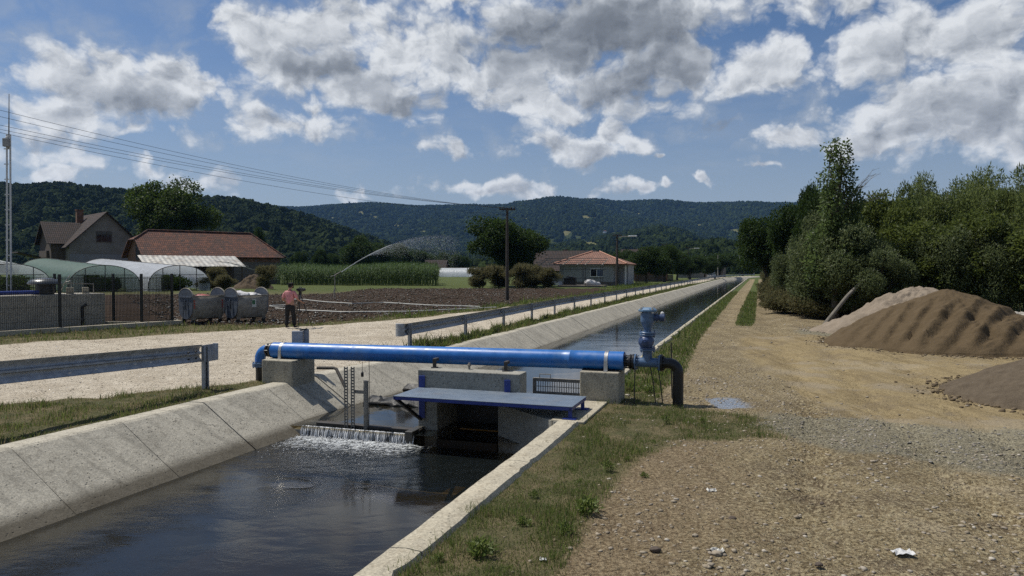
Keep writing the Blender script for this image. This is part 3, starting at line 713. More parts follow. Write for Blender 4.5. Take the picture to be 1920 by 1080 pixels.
def cut(name, v, f, att, sel, **kw):
    ff = f[sel]
    if len(ff) == 0: return
    u, inv = np.unique(ff, return_inverse=True)
    # faces seen from above must point up
    return np_mesh(name, v[u], inv.reshape(-1, 4)[:, ::-1], M['ground'], None, True, {q: a[u] for q, a in att.items()}, kind='structure', **kw)
v, f, att, fs, ft, fx, fy, fg, fr_, ff_ = sheet('ground', tr_l, 'R')
v[:, 2] += 0
track = (fs > 27) & (fs < 230) & (ft > -2.1) & (ft < .9)
cut('dirt_yard', v, f, att, (~track) & (fs < 45) & (ft < 26))
cut('dirt_track', v, f, att, track)
cut('ground', v, f, att, (~track) & ~((fs < 45) & (ft < 26)))
v, f, att, fs, ft, fx, fy, fg, fr_, ff_ = sheet('ground', tl_l, 'L')
field_sel = (ff_ > .5); road_sel = (~field_sel) & (fr_ > .5) & (fs < 400)
cut('ploughed_field', v, f, att, field_sel)
cut('gravel_road', v, f, att, road_sel)
cut('grassy_ground', v, f, att, ~(field_sel | road_sel))
del v, f, att
# ------------------------------------------------------------------ canal: bed, linings, curb, water
WD, WU, S_W = -.66, -.52, 10.8       # water levels below and above the weir, weir station
S_G = 11.22                           # front face of the gate wall
def strip_mesh(name, slist, prof, mat, kind='structure', smooth=False):
    """prof(s) -> list of (t, z); one ruled strip along the canal"""
    mb = MB(); rows = []
    for s in slist:
        b = len(mb.v); pr = prof(s)
        for t, z in pr: mb.v.append(tuple(W(s, t, z)))
        rows.append((b, len(pr)))
    for (b0, n), (b1, _) in zip(rows[:-1], rows[1:]):
        for j in range(n - 1): mb.f.append((b0 + j, b0 + j + 1, b1 + j + 1, b1 + j))
    return mb.build(name, mat, kind=kind, smooth=smooth)
sl_far = [-12 + i * .6 for i in range(int(72 / .6))] + [60 + 2 * i for i in range(110)]
strip_mesh('canal_bed', sl_far, lambda s: [(-7.3, -1.35), (-5, -1.35 + .06 * math.sin(s)), (-2.5, -1.35)], simple('canal_bed', (.075, .055, .026), .9, var=.5, scale=1.5, dirt=(.03, .025, .012)))
# left lining: cast panels with open joints, lip on top
def lining(mb, s0, s1, nz=4):
    ns = max(2, int((s1 - s0) / .4))
    jz = random.uniform(-.012, .012)
    rows = []
    for i in range(ns + 1):
        s = s0 + (s1 - s0) * i / ns; t0 = float(tL(s)); b = len(mb.v)
        pr = [(-.30, -.10), (-.30, .035), (-.02, .04), (.03, .02)]
        for j in range(1, nz + 1):
            q = j / nz; pr.append((.03 + 2.0 * q, .02 - 1.36 * q))
        for j, (dt, z) in enumerate(pr):
            wob = .012 * fbm(s * 1.1, j * .7, 3) if j > 1 else 0
            mb.v.append(tuple(W(s, t0 + dt, z + jz + wob)))
        rows.append((b, len(pr)))
    for (b0, n), (b1, _) in zip(rows[:-1], rows[1:]):
        for j in range(n - 1): mb.f.append((b0 + j, b1 + j, b1 + j + 1, b0 + j + 1))
    for b, n in (rows[0], rows[-1]):   # joint faces, 0.3 m deep
        e = len(mb.v)
        for j in range(n):
            x, y, z = mb.v[b + j]; mb.v.append((x - .04 * DY, y + .04 * DX, z - .16))
        for j in range(n - 1): mb.f.append((b + j, b + j + 1, e + j + 1, e + j))
mb = MB(); s = -8.2
joints = []
while s < 240:
    L = 1.62 if s < 11 else 1.5
    g_ = .006 + .004 * random.random(); lining(mb, s + g_, s + L - g_); s += L
mb.build('canal_lining', M['lining'], kind='structure', smooth=False)
# dark earth behind the joints
strip_mesh('lining_backing', sl_far, lambda s: [(float(tL(s)) - .28, -.05), (float(tL(s)) - .03, -.05), (float(tL(s)) + 2.0, -1.46)], simple('joint_soil', (.02, .017, .012), 1, var=.3, bump=0))
# right curb: downstream wide kerb with a broken arris, upstream thin kerb
def curb(mb, s0, s1, w, ds=.12):
    n = max(3, int((s1 - s0) / ds)); rows = []
    for i in range(n + 1):
        s = s0 + (s1 - s0) * i / n; t = float(tR(s)); b = len(mb.v)
        chip = max(0, fbm(s * 1.7, 4.2) - .18) * .22 + .012 * fbm(s * 6, 1)
        z = .03 + .01 * fbm(s * .8, 9)
        lip = .012 * fbm(s * 2.3, 31)
        pr = [(-.14, -1.36), (-.03, -.5), (lip, z - .035), (lip + .03, z), (w * .5, z + .012 + .006 * fbm(s * 5, 2)), (w - .03 - chip, z), (w - chip, z - .05), (w - chip * .6, -.2)]
        for dt, zz in pr: mb.v.append(tuple(W(s, t + dt, zz)))
        rows.append((b, len(pr)))
    for (b0, m_), (b1, _) in zip(rows[:-1], rows[1:]):
        for j in range(m_ - 1): mb.f.append((b0 + j, b0 + j + 1, b1 + j + 1, b1 + j))
    for b, m_ in (rows[0], rows[-1]): mb.f.append(tuple(b + j for j in range(m_)))
mb = MB(); s = -6.0
for L in (3.1, 2.9, 3.05, 2.0, 2.75, 2.9): 
    e = min(s + L, 10.15); curb(mb, s + .006, e - .006, .33); s = e
    if e >= 10.15: break
mb.build('canal_kerb', M['curb'], kind='structure')
mb = MB(); s = 12.6
while s < 238:
    curb(mb, s + .01, s + 2.98, .20, .25 if s < 60 else 1.0); s += 3.0
mb.build('canal_kerb', M['curb'], kind='structure')
# water surfaces
def water(name, s0, s1, z, ds, dt):
    n = max(2, int((s1 - s0) / ds)); S = np.linspace(s0, s1, n); out = []
    m_ = int(6.2 / dt); k = np.linspace(0, 1, m_)
    tl = tL(S) + .03 + (.02 - z) * 2.0 / 1.36 - .05
    T = tl[:, None] * (1 - k) + (tR(S) + .02)[:, None] * k
    SS = np.repeat(S[:, None], m_, 1); Tb = T + bend(SS)
    X = Tb * DY + SS * DX; Y = -Tb * DX + SS * DY
    d = s1 - SS if z == WD else 0 * SS
    if z == WD:
        across = sstep(-7.9, -7.2, T) * (1 - sstep(-5.5, -4.6, T))
        foam = (1 - sstep(.0, 1.35, d)) * across; rough = np.clip(1.15 - d / 2.3, .05, 1) * (.3 + .7 * across) + .03
    else:
        foam = 0 * SS; rough = np.where(SS < S_W + .4, .2, .004 + .008 * sstep(14, 22, SS) * (1 - sstep(40, 70, SS)))
    amp = (vfbm(X * 3.1, Y * 3.1, 3) - .5) * .05 * foam + (vfbm(X * 9, Y * 9, 3) - .5) * .035 * foam
    v = np.stack([X, Y, z + amp], -1).reshape(-1, 3); idx = np.arange(n * m_).reshape(n, m_)
    f = np.stack([idx[:-1, :-1], idx[:-1, 1:], idx[1:, 1:], idx[1:, :-1]], -1).reshape(-1, 4)
    np_mesh(name, v, f, M['water'], None, True, {'foam': foam.ravel(), 'rough': rough.ravel()}, kind='structure')
water('canal_water', -12, S_W - .10, WD, .06, .06)
water('canal_water', S_W - .02, 245, WU, .25, .2)
# ------------------------------------------------------------------ weir and sluice
tb = lambda mb, *a: mb.tbox(*a)
mb = MB(); mb.tbox(-7.75, -5.36, S_W - .02, S_W + .14, -1.35, -.575)
mb.build('weir_sill', M['wall'], kind='structure', bevel=.01)
mb = MB(); mb.tbox(-7.35, -5.34, S_W + .18, S_W + .32, -.62, -.475); mb.build('stop_log', M['iron'], None, bevel=.012, label='dark stop log beam lying across the water just behind the weir fall', cat='beam')
# curtain of falling water: a curved sheet broken into strands
n = 260; rows = 7; vv = []; ff = []
for i in range(n):
    t = -7.52 + 2.17 * i / (n - 1); a = abs(fbm(t * 9, 1.0)) ; bz = fbm(t * 22, 5)
    for j in range(rows):
        q = j / (rows - 1)
        out = .02 + .10 * q ** .6 + .02 * bz * q + .012 * math.sin(t * 160) * q
        z = -.535 + .02 - (.165 + .015) * q ** 1.6 + .008 * a
        vv.append(W(S_W - out + .06, t, z))
for i in range(n - 1):
    for j in range(rows - 1): ff.append((i * rows + j, i * rows + j + 1, (i + 1) * rows + j + 1, (i + 1) * rows + j))
mb = MB(); mb.add(vv, ff); mb.build('waterfall', M['fall'], kind='structure', smooth=True)
# splash droplets in front of the fall
def droplets(name, pts, sizes, mat, **kw):
    base = np.array([(1, 0, 0), (-1, 0, 0), (0, 1, 0), (0, -1, 0), (0, 0, 1), (0, 0, -1)], float)
    fc = np.array([(0, 2, 4), (2, 1, 4), (1, 3, 4), (3, 0, 4), (2, 0, 5), (1, 2, 5), (3, 1, 5), (0, 3, 5)])
    v = (pts[:, None, :] + base[None] * sizes[:, None, None]).reshape(-1, 3)
    f = (fc[None] + 6 * np.arange(len(pts))[:, None, None]).reshape(-1, 3)
    return np_mesh(name, v, f, mat, None, True, **kw)
N = 1500
tt = rng.uniform(-7.45, -5.4, N); ss = S_W - .12 - np.abs(rng.normal(0, .42, N)) ; zz = WD + np.abs(rng.normal(0, .022, N)) * np.exp(-(S_W - ss) * 1.2) + .003
pts = np.stack([tt * DY + ss * DX, -tt * DX + ss * DY, zz], 1)
foam_m = simple('foam', (.75, .77, .78), .35, var=.05, bump=0)
droplets('splash', pts, rng.uniform(.003, .009, N), foam_m, kind='stuff')
# gate wall
gw = empty('sluice_wall', W(S_G + .17, -4.6, -.6), ROTC, 'grey concrete sluice wall with a dark square opening below the blue pipe', 'sluice wall')
mb = MB(); mb.tbox(-5.49, -3.66, S_G, S_G + .36, .06, .50); mb.build('wall', M['wall'], gw, bevel=.014)
mb = MB(); mb.tbox(-5.487, -5.13, S_G + .004, S_G + 1.0, -1.4, .058); mb.build('pier', M['wall'], gw, bevel=.012)
mb = MB(); mb.prism([W(S_G + .004, -4.04, -1.4), W(10.18, -2.80, -1.4), W(10.18, -2.66, -1.4), W(S_G + 1.0, -2.66, -1.4), W(S_G + 1.0, -4.04, -1.4)], (0, 0, 1.395)); mb.build('pier', M['wall'], gw)
mb = MB(); mb.tbox(-5.135, -4.03, S_G + .365, S_G + 1.0, -.02, .055); mb.build('shade_slab', M['wall'], gw)  # unseen slab added behind the wall to keep the opening dark
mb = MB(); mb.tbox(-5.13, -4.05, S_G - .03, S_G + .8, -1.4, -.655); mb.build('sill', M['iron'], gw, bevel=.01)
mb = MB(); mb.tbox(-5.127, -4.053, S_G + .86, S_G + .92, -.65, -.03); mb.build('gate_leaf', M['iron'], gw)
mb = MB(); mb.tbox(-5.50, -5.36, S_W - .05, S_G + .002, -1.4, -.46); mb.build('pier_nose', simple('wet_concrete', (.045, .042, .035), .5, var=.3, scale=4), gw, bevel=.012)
mb = MB()
for t0 in (-5.30, -4.0):
    mb.beam(W(S_G + .27, t0, .50), W(S_G + .27, t0, .66), .06, .05); mb.beam(W(S_G + .27, t0, .64), W(S_G + .40, t0, .64), .06, .05)
    mb.box(W(S_G + .27, t0, .507), (.12, .10, .014))
mb.build('gate_bracket', M['iron'], gw, bevel=.005)
mb = MB(); mb.lathe([(.02, 0), (.02, .06), (.035, .06), (.035, .08), (.02, .085), (.02, .11)], W(S_G + .28, -4.66, .50), n=10); mb.build('spindle', M['galvdull'], gw, smooth=True)
mb = MB(); mb.tbox(-2.86, -2.36, 10.2, 11.88, -.3, .018); mb.build('concrete_apron', M['curb'], None, label='worn concrete apron under the right end of the blue walkway', cat='slab', bevel=.015)
# steel walkway
wk = empty('walkway', W(10.72, -4, 0), ROTC, 'dark blue checker plate walkway on short legs in front of the sluice wall', 'walkway')
ZP = .20
mb = MB(); mb.tbox(-5.46, -2.56, 10.28, S_G - .004, ZP - .004, ZP + .004); mb.build('deck_plate', M['checker'], wk)
mb = MB()
for (a, b) in (((10.30, -5.46), (10.30, -2.56)), ((11.15, -5.46), (11.15, -2.56)), ((10.28, -5.435), (11.17, -5.435)), ((10.28, -2.585), (11.17, -2.585)), ((10.30, -4.0), (11.15, -4.0))):
    mb.beam(W(a[0], a[1], ZP - .030), W(b[0], b[1], ZP - .030), .04, .05)
mb.build('frame', M['darkblue'], wk, bevel=.004)
for s in (10.32, 11.12):
    mb = MB(); mb.beam(W(s, -2.60, ZP - .05), W(s, -2.60, .02), .055, .055); mb.tbox(-2.70, -2.50, s - .075, s + .075, .018, .032); mb.build('leg', M['darkblue'], wk, bevel=.004)
for t in (-5.40, -3.87):
    mb = MB(); mb.beam(W(S_G - .022, t, -.32), W(S_G - .022, t, .40), .10, .04, up=(0, 1, 0))
    mb.lathe([(.014, 0), (.014, .02)], W(S_G - .04, t, .33), tuple(-Vector((DX, DY, 0))), 8); mb.build('bracket', M['darkblue'], wk, bevel=.004)
mb = MB(); mb.beam(W(10.34, -5.44, ZP - .05), W(S_G - .03, -5.42, -.34), .045, .045); mb.build('brace', M['black'], wk)
# trash rack
tr = empty('trash_rack', W(12.9, -3.2, -.5), ROTC, 'grey steel trash rack of thin upright bars between sluice wall and right block', 'trash rack')
mb = MB(); mb.beam(W(12.9, -3.95, .17), W(12.9, -2.55, .17), .05, .06); mb.beam(W(12.9, -3.95, -.08), W(12.9, -2.55, -.08), .05, .06); mb.beam(W(12.9, -3.95, .045), W(12.9, -2.55, .045), .012, .012)
for t in (-3.93, -2.57): mb.beam(W(12.9, t, -1.2), W(12.9, t, .19), .06, .06)
mb.tube([W(12.9, -3.83, .2), W(12.9, -3.83, .27), W(12.9, -3.62, .27), W(12.9, -3.62, .2)], .009, 6)
mb.build('frame', M['galvdull'], tr)
for i in range(30):
    t = -3.9 + i * .0445; mb = MB(); mb.beam(W(12.915, t, -.08), W(12.915, t, .16), .011, .022, up=(0, 1, 0)); mb.build('bar', M['iron'], tr)
# slotted gauge posts and level sensor
def slotted(name, s, t, z0, z1, label):
    mb = MB(); w = .055
    mb.beam(W(s, t - w / 2, z0), W(s, t - w / 2, z1), .014, .035, up=(0, 1, 0)); mb.beam(W(s, t + w / 2, z0), W(s, t + w / 2, z1), .014, .035, up=(0, 1, 0))
    z = z0
    while z < z1: mb.beam(W(s, t - w / 2, z), W(s, t + w / 2, z), .006, .026, up=(0, 0, 1)); z += .052
    mb.build(name, M['galvdull'], None, label=label, cat='slotted rail')
slotted('slotted_rail', 10.95, -6.72, -.75, .53, 'left of two slotted steel uprights standing in water behind the weir')
slotted('slotted_rail', 10.97, -6.60, -.75, .53, 'right of two slotted steel uprights standing in water behind the weir')
ls = empty('level_sensor', W(11.0, -6.38, -.5), ROTC, 'dull steel level gauge tube beside the slotted uprights under the pipe', 'level gauge')
mb = MB(); mb.lathe([(.043, -.8), (.043, .27), (.048, .27), (.048, .3)], W(11.0, -6.36, 0), n=14); mb.build('tube', M['galvdull'], ls, smooth=True)
mb = MB(); mb.beam(W(11.0, -6.59, .10), W(11.0, -6.38, .10), .03, .06); mb.build('bracket', M['galvdull'], ls)
mb = MB(); mb.tube([W(11.0, -6.43, .62), W(11.0, -6.43, .44)], .004, 5); mb.lathe([(.02, .36), (.025, .38), (.025, .43), (.008, .45)], W(11.0, -6.43, 0), n=8); mb.tube([W(11.0, -6.30, .66), W(11.0, -6.29, .2), W(11.0, -6.31, -.6)], .005, 5); mb.build('cable', M['black'], ls)
mb = MB(); mb.tube([W(12.62, -8.40, .22), W(12.62, -8.02, .235), W(12.60, -7.95, .22), W(12.45, -7.66, -.10)], .032, 8); mb.build('bent_pipe', M['iron'], None, smooth=True, label='short bent dark drain pipe lying on the concrete slope behind the block', cat='pipe')
# floating dark sheets upstream, left of the wall
def ragged(name, s, t, L, Wd, z, rot, seed, label):
    nx, ny = 22, 8; vs = []; fs = []
    for i in range(nx):
        for j in range(ny):
            a = (i / (nx - 1) - .5) * L; b = (j / (ny - 1) - .5) * Wd * (1 + .35 * fbm(i * .4, seed))
            zz = z + .09 + .07 * fbm(i * .35 + seed, j * .5, 2) - .10 * abs(j / (ny - 1) - .5) * 2
            vs.append(W(s + b * math.cos(rot) + a * math.sin(rot), t + a * math.cos(rot) - b * math.sin(rot) + .05 * fbm(j * .9, seed + i), zz))
    for i in range(nx - 1):
        for j in range(ny - 1): fs.append((i * ny + j, (i + 1) * ny + j, (i + 1) * ny + j + 1, i * ny + j + 1))
    mb = MB(); mb.add(vs, fs); mb.build(name, M['rubber'], None, smooth=True, solid=.06, label=label, cat='debris')
ragged('floating_debris', 13.2, -6.9, 1.3, .5, WU + .02, .06, 3, 'long ragged dark mat floating on the water, nearer of the two')
ragged('floating_debris', 14.6, -6.75, 1.35, .40, WU + .05, -.08, 8, 'ragged dark mat lying against the bank, farther of the two mats')
# ------------------------------------------------------------------ supports and blue pipeline
SP = 12.18
ZL, ZR = .60, .665
def zp(t): return ZL + (ZR - ZL) * (t + 9.1) / 7.0
bl = MB(); bl.tbox(-9.13, -8.43, 11.83, 12.58, -.75, .452); bl.build('support_block', M['concrete'], None, bevel=.02, label='concrete block on the left bank carrying the elbow end of the blue pipe', cat='concrete block', group='concrete blocks under the pipe')
bl = MB(); bl.tbox(-2.84, -2.18, 11.92, 12.50, -.7, .497); bl.build('support_block', M['concrete'], None, bevel=.02, label='concrete block on the right bank beside the grey blue valve', cat='concrete block', group='concrete blocks under the pipe')
pl = empty('water_pipe', W(SP, -5.5, .3), ROTC, 'long bright blue pipe crossing over the canal on two concrete blocks', 'pipe')
PR = .157
mb = MB(); mb.lathe([(PR - .012, -.02), (PR, 0), (PR, 1.0)], (0, 0, 0)); mb = MB()
a = W(SP, -9.10, zp(-9.1)); b = W(SP, -2.13, zp(-2.13)); ax = (b - a); Lp = ax.length; ax.normalize()
prof = [(.09, -.004), (PR - .006, -.004), (PR, .004), (PR, .03), (PR, Lp * .5), (PR, Lp * .845), (PR, Lp * .865), (PR + .004, Lp * .866), (PR + .006, Lp * .868), (PR + .004, Lp * .870), (PR, Lp * .871), (PR, Lp * .891), (PR, Lp - .03), (PR, Lp - .004), (PR - .006, Lp), (.09, Lp)]
mb.lathe(prof, a, ax, 40, False); mb.build('pipe', M['blue'], pl, smooth=True)
for t in (-8.86, -2.42):
    mb = MB(); c = W(SP, t, zp(t)); mb.lathe([(PR + .0, -.032), (PR + .006, -.03), (PR + .006, .03), (PR, .032)], c, ax, 40, False)
    for sg in (-1, 1): mb.tbox(t - .032, t + .032, SP + sg * (PR + .03) - .03, SP + sg * (PR + .03) + .03, (.452 if t < -5 else .497) + .001, (.452 if t < -5 else .497) + .010)
    for sg in (-1, 1): mb.tbox(t - .032, t + .032, SP + sg * (PR + .003) - .003, SP + sg * (PR + .003) + .003, (.46 if t < -5 else .505), zp(t))
    mb.build('strap', M['bandsteel'], pl, smooth=True)
mb = MB(); mb.tbox(-2.83, -2.2, SP - .13, SP + .13, .499, .514); mb.build('bearing_pad', M['black'], pl)
# left coupling and down elbow
mb = MB(); c = W(SP, -9.10, zp(-9.1)); mb.lathe([(.10, -.14), (.135, -.14), (.135, -.11), (.115, -.105), (.115, -.06), (.148, -.055), (.148, -.02), (.12, -.015), (.12, 0)], c, ax, 24)
for i in range(8):
    an = i * math.pi / 4; o = c + Vector((DY, -DX, 0)) * -.14 + Vector((DX, DY, 0)) * (.128 * math.cos(an)) + Vector((0, 0, .128 * math.sin(an))); mb.lathe([(.012, 0), (.012, .13)], o, ax, 6)
mb.build('coupling', M['black'], pl, smooth=True)
pts = [W(SP, -9.22, ZL)]
for i in range(9):
    q = i / 8 * math.pi / 2; pts.append(W(SP, -9.24 - .19 * math.sin(q), ZL - .19 * (1 - math.cos(q))))
pts.append(W(SP, -9.43, .345))
mb = MB(); mb.tube(pts, .105, 20); mb.build('elbow', M['blue'], pl, smooth=True)
mb = MB(); mb.lathe([(.155, .30), (.155, .335), (.11, .34), (.11, .365)], W(SP, -9.43, 0), n=24); mb.lathe([(.155, .26), (.155, .295)], W(SP, -9.43, 0), n=24)
for i in range(6):
    an = i * math.pi / 3; mb.lathe([(.014, .235), (.014, .36)], W(SP + .132 * math.cos(an), -9.43 + .132 * math.sin(an), 0), n=6)
mb.build('flange', M['steelblue'], pl, smooth=True)
mb = MB(); mb.lathe([(.09, -.2), (.09, .26)], W(SP, -9.43, 0), n=20); mb.build('riser', M['black'], pl, smooth=True)
# right: carrier pipe, coupling, tee with gate valve and air valve, elbow to ground
vs_ = empty('air_valve', W(SP, -1.75, 0), ROTC, 'grey blue air valve and gate valve standing on a tee beside the blue pipe', 'valve')
ZT = .655; AT = Vector((DY, -DX, 0)); AS = Vector((DX, DY, 0))
def flange(mb, c, ax_, r=.137, th=.026, nb=8, rb=.112, br=.012, bl_=.075):
    c = Vector(c); ax_ = Vector(ax_).normalized(); x = ax_.orthogonal().normalized(); y = ax_.cross(x)
    mb.lathe([(r - .004, -th / 2), (r, -th / 2 + .004), (r, th / 2 - .004), (r - .004, th / 2)], c, ax_, 28)
    for i in range(nb):
        an = (i + .5) * 2 * math.pi / nb; o = c + (x * math.cos(an) + y * math.sin(an)) * rb
        mb.lathe([(br * .6, -bl_ / 2 - .008), (br * .6, -bl_ / 2), (br, -bl_ / 2), (br, -bl_ / 2 + .014), (br * .6, -bl_ / 2 + .014), (br * .6, bl_ / 2 - .014), (br, bl_ / 2 - .014), (br, bl_ / 2), (br * .6, bl_ / 2), (br * .6, bl_ / 2 + .008)], o, ax_, 6)
mb = MB(); mb.lathe([(.084, -.06), (.084, .07), (.115, .075), (.115, .10), (.10, .11), (.10, .13), (.132, .135), (.132, .165)], W(SP, -2.13, ZT), AT, 24, True); flange(mb, W(SP, -2.03, ZT), AT, .128, .024, 8, .108, .011, .16)
mb.build('coupling', M['black'], vs_, smooth=True)
mb = MB(); mb.lathe([(.080, -.20), (.080, .20)], W(SP, -1.745, ZT), AT, 28); mb.lathe([(.079, 0), (.079, .22)], W(SP, -1.75, ZT), (0, 0, 1), 28)
flange(mb, W(SP, -1.945, ZT), AT, .137); flange(mb, W(SP, -1.545, ZT), AT, .137); flange(mb, W(SP, -1.75, ZT + .215), (0, 0, 1), .130)
mb.build('tee', M['steelblue'], vs_, smooth=True)
mb = MB(); z0 = ZT + .228
flange(mb, W(SP, -1.75, z0 + .014), (0, 0, 1), .130, nb=4)
# valve body: flattened bulging casting with the spindle boss facing the camera
mb.lathe([(.08, .02), (.085, .05), (.105, .09), (.11, .125), (.105, .16), (.085, .19), (.08, .22)], W(SP, -1.75, z0), n=24)
mb.lathe([(.105, 0), (.118, .03), (.118, .045), (.10, .055), (.075, .085), (.05, .10), (.045, .13)], W(SP - .05, -1.77, z0 + .125), -AS, 20)
mb.lathe([(.022, 0), (.022, .06), (.014, .06), (.014, .085)], W(SP - .17, -1.77, z0 + .125), -AS, 10)
for i in range(4):
    an = math.pi / 4 + i * math.pi / 2; mb.lathe([(.014, 0), (.014, .07)], W(SP - .05, -1.77 + .098 * math.cos(an), z0 + .125 + .098 * math.sin(an)), -AS, 6)
mb.build('gate_valve', simple('valve_enamel', (.045, .075, .165), .35, var=.2, scale=12), vs_, smooth=True)
mb = MB(); z1 = z0 + .235
flange(mb, W(SP, -1.75, z1), (0, 0, 1), .135, .03); flange(mb, W(SP, -1.75, z1 + .032), (0, 0, 1), .135, .026, 4)
mb.lathe([(.062, .03), (.062, .10), (.075, .125), (.112, .20), (.118, .225), (.118, .40)], W(SP, -1.75, z1), n=28); mb.build('valve_body', M['steelblue'], vs_, smooth=True)
mb = MB()
oct_ = [W(SP + .158 * math.sin(a_) * (1 if i % 2 else 1), -1.75 + .158 * math.cos(a_), z1 + .385) for i, a_ in enumerate([math.pi / 8 + k_ * math.pi / 4 for k_ in range(8)])]
mb.prism(oct_, (0, 0, .03)); mb.lathe([(.15, .415), (.12, .44), (.05, .45)], W(SP, -1.75, z1), n=8)
mb.build('cover', simple('cover_enamel', (.11, .20, .31), .4, var=.2, scale=12), vs_, bevel=.006)
for i in range(4):
    mb = MB(); a_ = math.pi / 4 + i * math.pi / 2; o = W(SP + .125 * math.sin(a_), -1.75 + .125 * math.cos(a_), z1 + .36); mb.lathe([(.02, 0), (.02, .02), (.011, .022), (.011, .055), (.021, .055), (.021, .085), (.01, .087), (.01, .1)], o, n=6); mb.build('bolt', M['bandsteel'], vs_, smooth=False)
mb = MB(); mb.lathe([(.055, .08), (.055, .15), (.07, .15), (.07, .17), (.048, .175), (.048, .20), (.066, .205), (.066, .275), (.05, .285)], W(SP, -1.75, z1 + .285), AT, 18); mb.build('outlet', simple('outlet_enamel', (.035, .06, .13), .35, var=.2, scale=12), vs_, smooth=True)
mb = MB(); mb.lathe([(.03, 0), (.03, .025), (.015, .03), (.012, .045)], W(SP, -1.75 + .24, z1 + .345), n=10); mb.build('knob', M['winframe'], vs_, smooth=True)
el = empty('elbow_pipe', W(SP, -1.25, 0), ROTC, 'black plastic elbow pipe turning from the valve down into the grass', 'pipe')
pts = [W(SP, -1.46, ZT)]
for i in range(10):
    q = i / 9 * math.pi / 2; pts.append(W(SP, -1.40 + .15 * math.sin(q), ZT - .15 * (1 - math.cos(q))))
pts += [W(SP, -1.25, .2), W(SP, -1.25, -.3)]
mb = MB(); mb.tube(pts, .088, 24); mb.build('elbow', M['black'], el, smooth=True)
mb = MB(); flange(mb, W(SP, -1.515, ZT), AT, .14, .03, 8, .115, .012, .07); mb.lathe([(.10, .015), (.10, .06)], W(SP, -1.515, ZT), AT, 20); mb.build('flange', M['black'], el, smooth=True)
for k_, (t0, s0, t1, s1) in enumerate(((-1.95, SP - .02, -1.95, SP - .1), (-1.70, SP, -1.62, SP + .05), (-1.58, SP, -1.5, SP + .02), (-1.42, SP + .5, -1.40, SP + .5))):
    mb = MB(); mb.tube([W(s0, t0, ZT - .08 if k_ < 3 else .95), W((s0 + s1) / 2, (t0 + t1) / 2, .34), W(s1, t1, -.02)], .009 if k_ < 3 else .011, 6)
    mb.build('prop_rod', M['iron'], None, label=('thin rusty rod standing upright under the black coupling', 'thin rusty rod leaning under the middle of the tee', 'thin rusty rod leaning under the right flange of the tee', 'thin stake standing in the grass behind the valve')[k_], cat='rod', group='rods around the valve')
# ------------------------------------------------------------------ guardrails
def wbeam(mb, pts, flip=1):
    """pts: list of (position, lateral unit vector pointing to the canal); W profile 0.31 high, 3 mm steel"""
    prof = [(-.155, .0), (-.150, .018), (-.135, .022), (-.085, .070), (-.055, .078), (-.030, .070), (-.012, .022), (.012, .022), (.030, .070), (.055, .078), (.085, .070), (.135, .022), (.150, .018), (.155, .0)]
    n = len(prof); b = len(mb.v)
    for p, lat in pts:
        for z, d in prof: mb.v.append(tuple(p + lat * d * flip + Vector((0, 0, z))))
    for i in range(len(pts) - 1):
        for j in range(n - 1): mb.f.append((b + i * n + j, b + i * n + j + 1, b + (i + 1) * n + j + 1, b + (i + 1) * n + j))
def spost(mb, p, z0, z1):   # sigma/C post
    a = .05
    for (u, w_, x, y) in ((.006, .12, -.03, 0), (.06, .006, 0, .057), (.06, .006, 0, -.057), (.006, .03, .03, .045), (.006, .03, .03, -.045)):
        m_ = Matrix.Rotation(ROTC, 3, 'Z'); mb.box(Vector((p.x, p.y, (z0 + z1) / 2)) + m_ @ Vector((x, y, 0)), (u, w_, z1 - z0), m_)
LAT = Vector((DY, -DX, 0))
def rail(label, sts, tf, ztop, postz, end_s, end_cap, group):
    g = empty('guardrail', W(end_s, float(tf(end_s)), 0), ROTC, label, 'guardrail', group)
    mb = MB(); wbeam(mb, [(W(s, float(tf(s)), ztop(s) - .155), LAT) for s in sts], -1); mb.build('rail_beam', M['galv'], g, smooth=True, solid=.004, ang=50)
    for s in postz:
        mb = MB(); p = W(s, float(tf(s)) + .045, 0); spost(mb, p, -.3, ztop(s) - .01); mb.build('post', M['galv'], g)
    return g
tn = lambda s: -9.66 - .0 * np.asarray(s)
zt_n = lambda s: .815 + max(0, 11.0 - s) * .038
gN = rail('galvanised guardrail on the left verge of the near gravel yard, ending before the pipe', [-3 + .5 * i for i in range(28)] + [10.85], tn, zt_n, [-1.1, 2.9, 6.7, 10.86], 10.8, None, 'guardrails along the canal')
mb = MB(); c = W(11.0, -9.60, zt_n(11) - .155)
m_ = Matrix.Rotation(ROTC, 3, 'Z')
mb.box(W(11.02, -9.615, .66), (.012, .36, .315), m_); mb.box(W(11.195, -9.67, .66), (.11, .012, .315), m_); mb.build('end_cap', M['galv'], gN, bevel=.004)
for s in (10.42, 10.6):
    for dz in (-.06, .06): mb = MB(); mb.lathe([(.016, 0), (.016, .025)], W(s, -9.60, .66 + dz), LAT, 8); mb.build('bolt', M['iron'], gN)
tf_ = lambda s: -8.86 - .42 * sstep(18, 36, np.asarray(s, float))
far_s = [17.2 + 1.0 * i for i in range(60)] + [78 + 3.0 * i for i in range(54)]
gF = rail('long galvanised guardrail following the gravel road along the canal into the distance', far_s, tf_, lambda s: .76, [17.55 + 4.0 * i for i in range(55)], 17.3, None, 'guardrails along the canal')
mb = MB()
pr = []
for i in range(9):
    a_ = -math.pi / 2 + math.pi * i / 8; pr.append(W(17.2 - .16 * math.cos(a_), float(tf_(17.2)) - .01 + .12 * math.sin(a_) - .04, .45))
mb.prism(pr, (0, 0, .33)); mb.build('end_cap', M['galv'], gF, bevel=.005)
mb = MB()
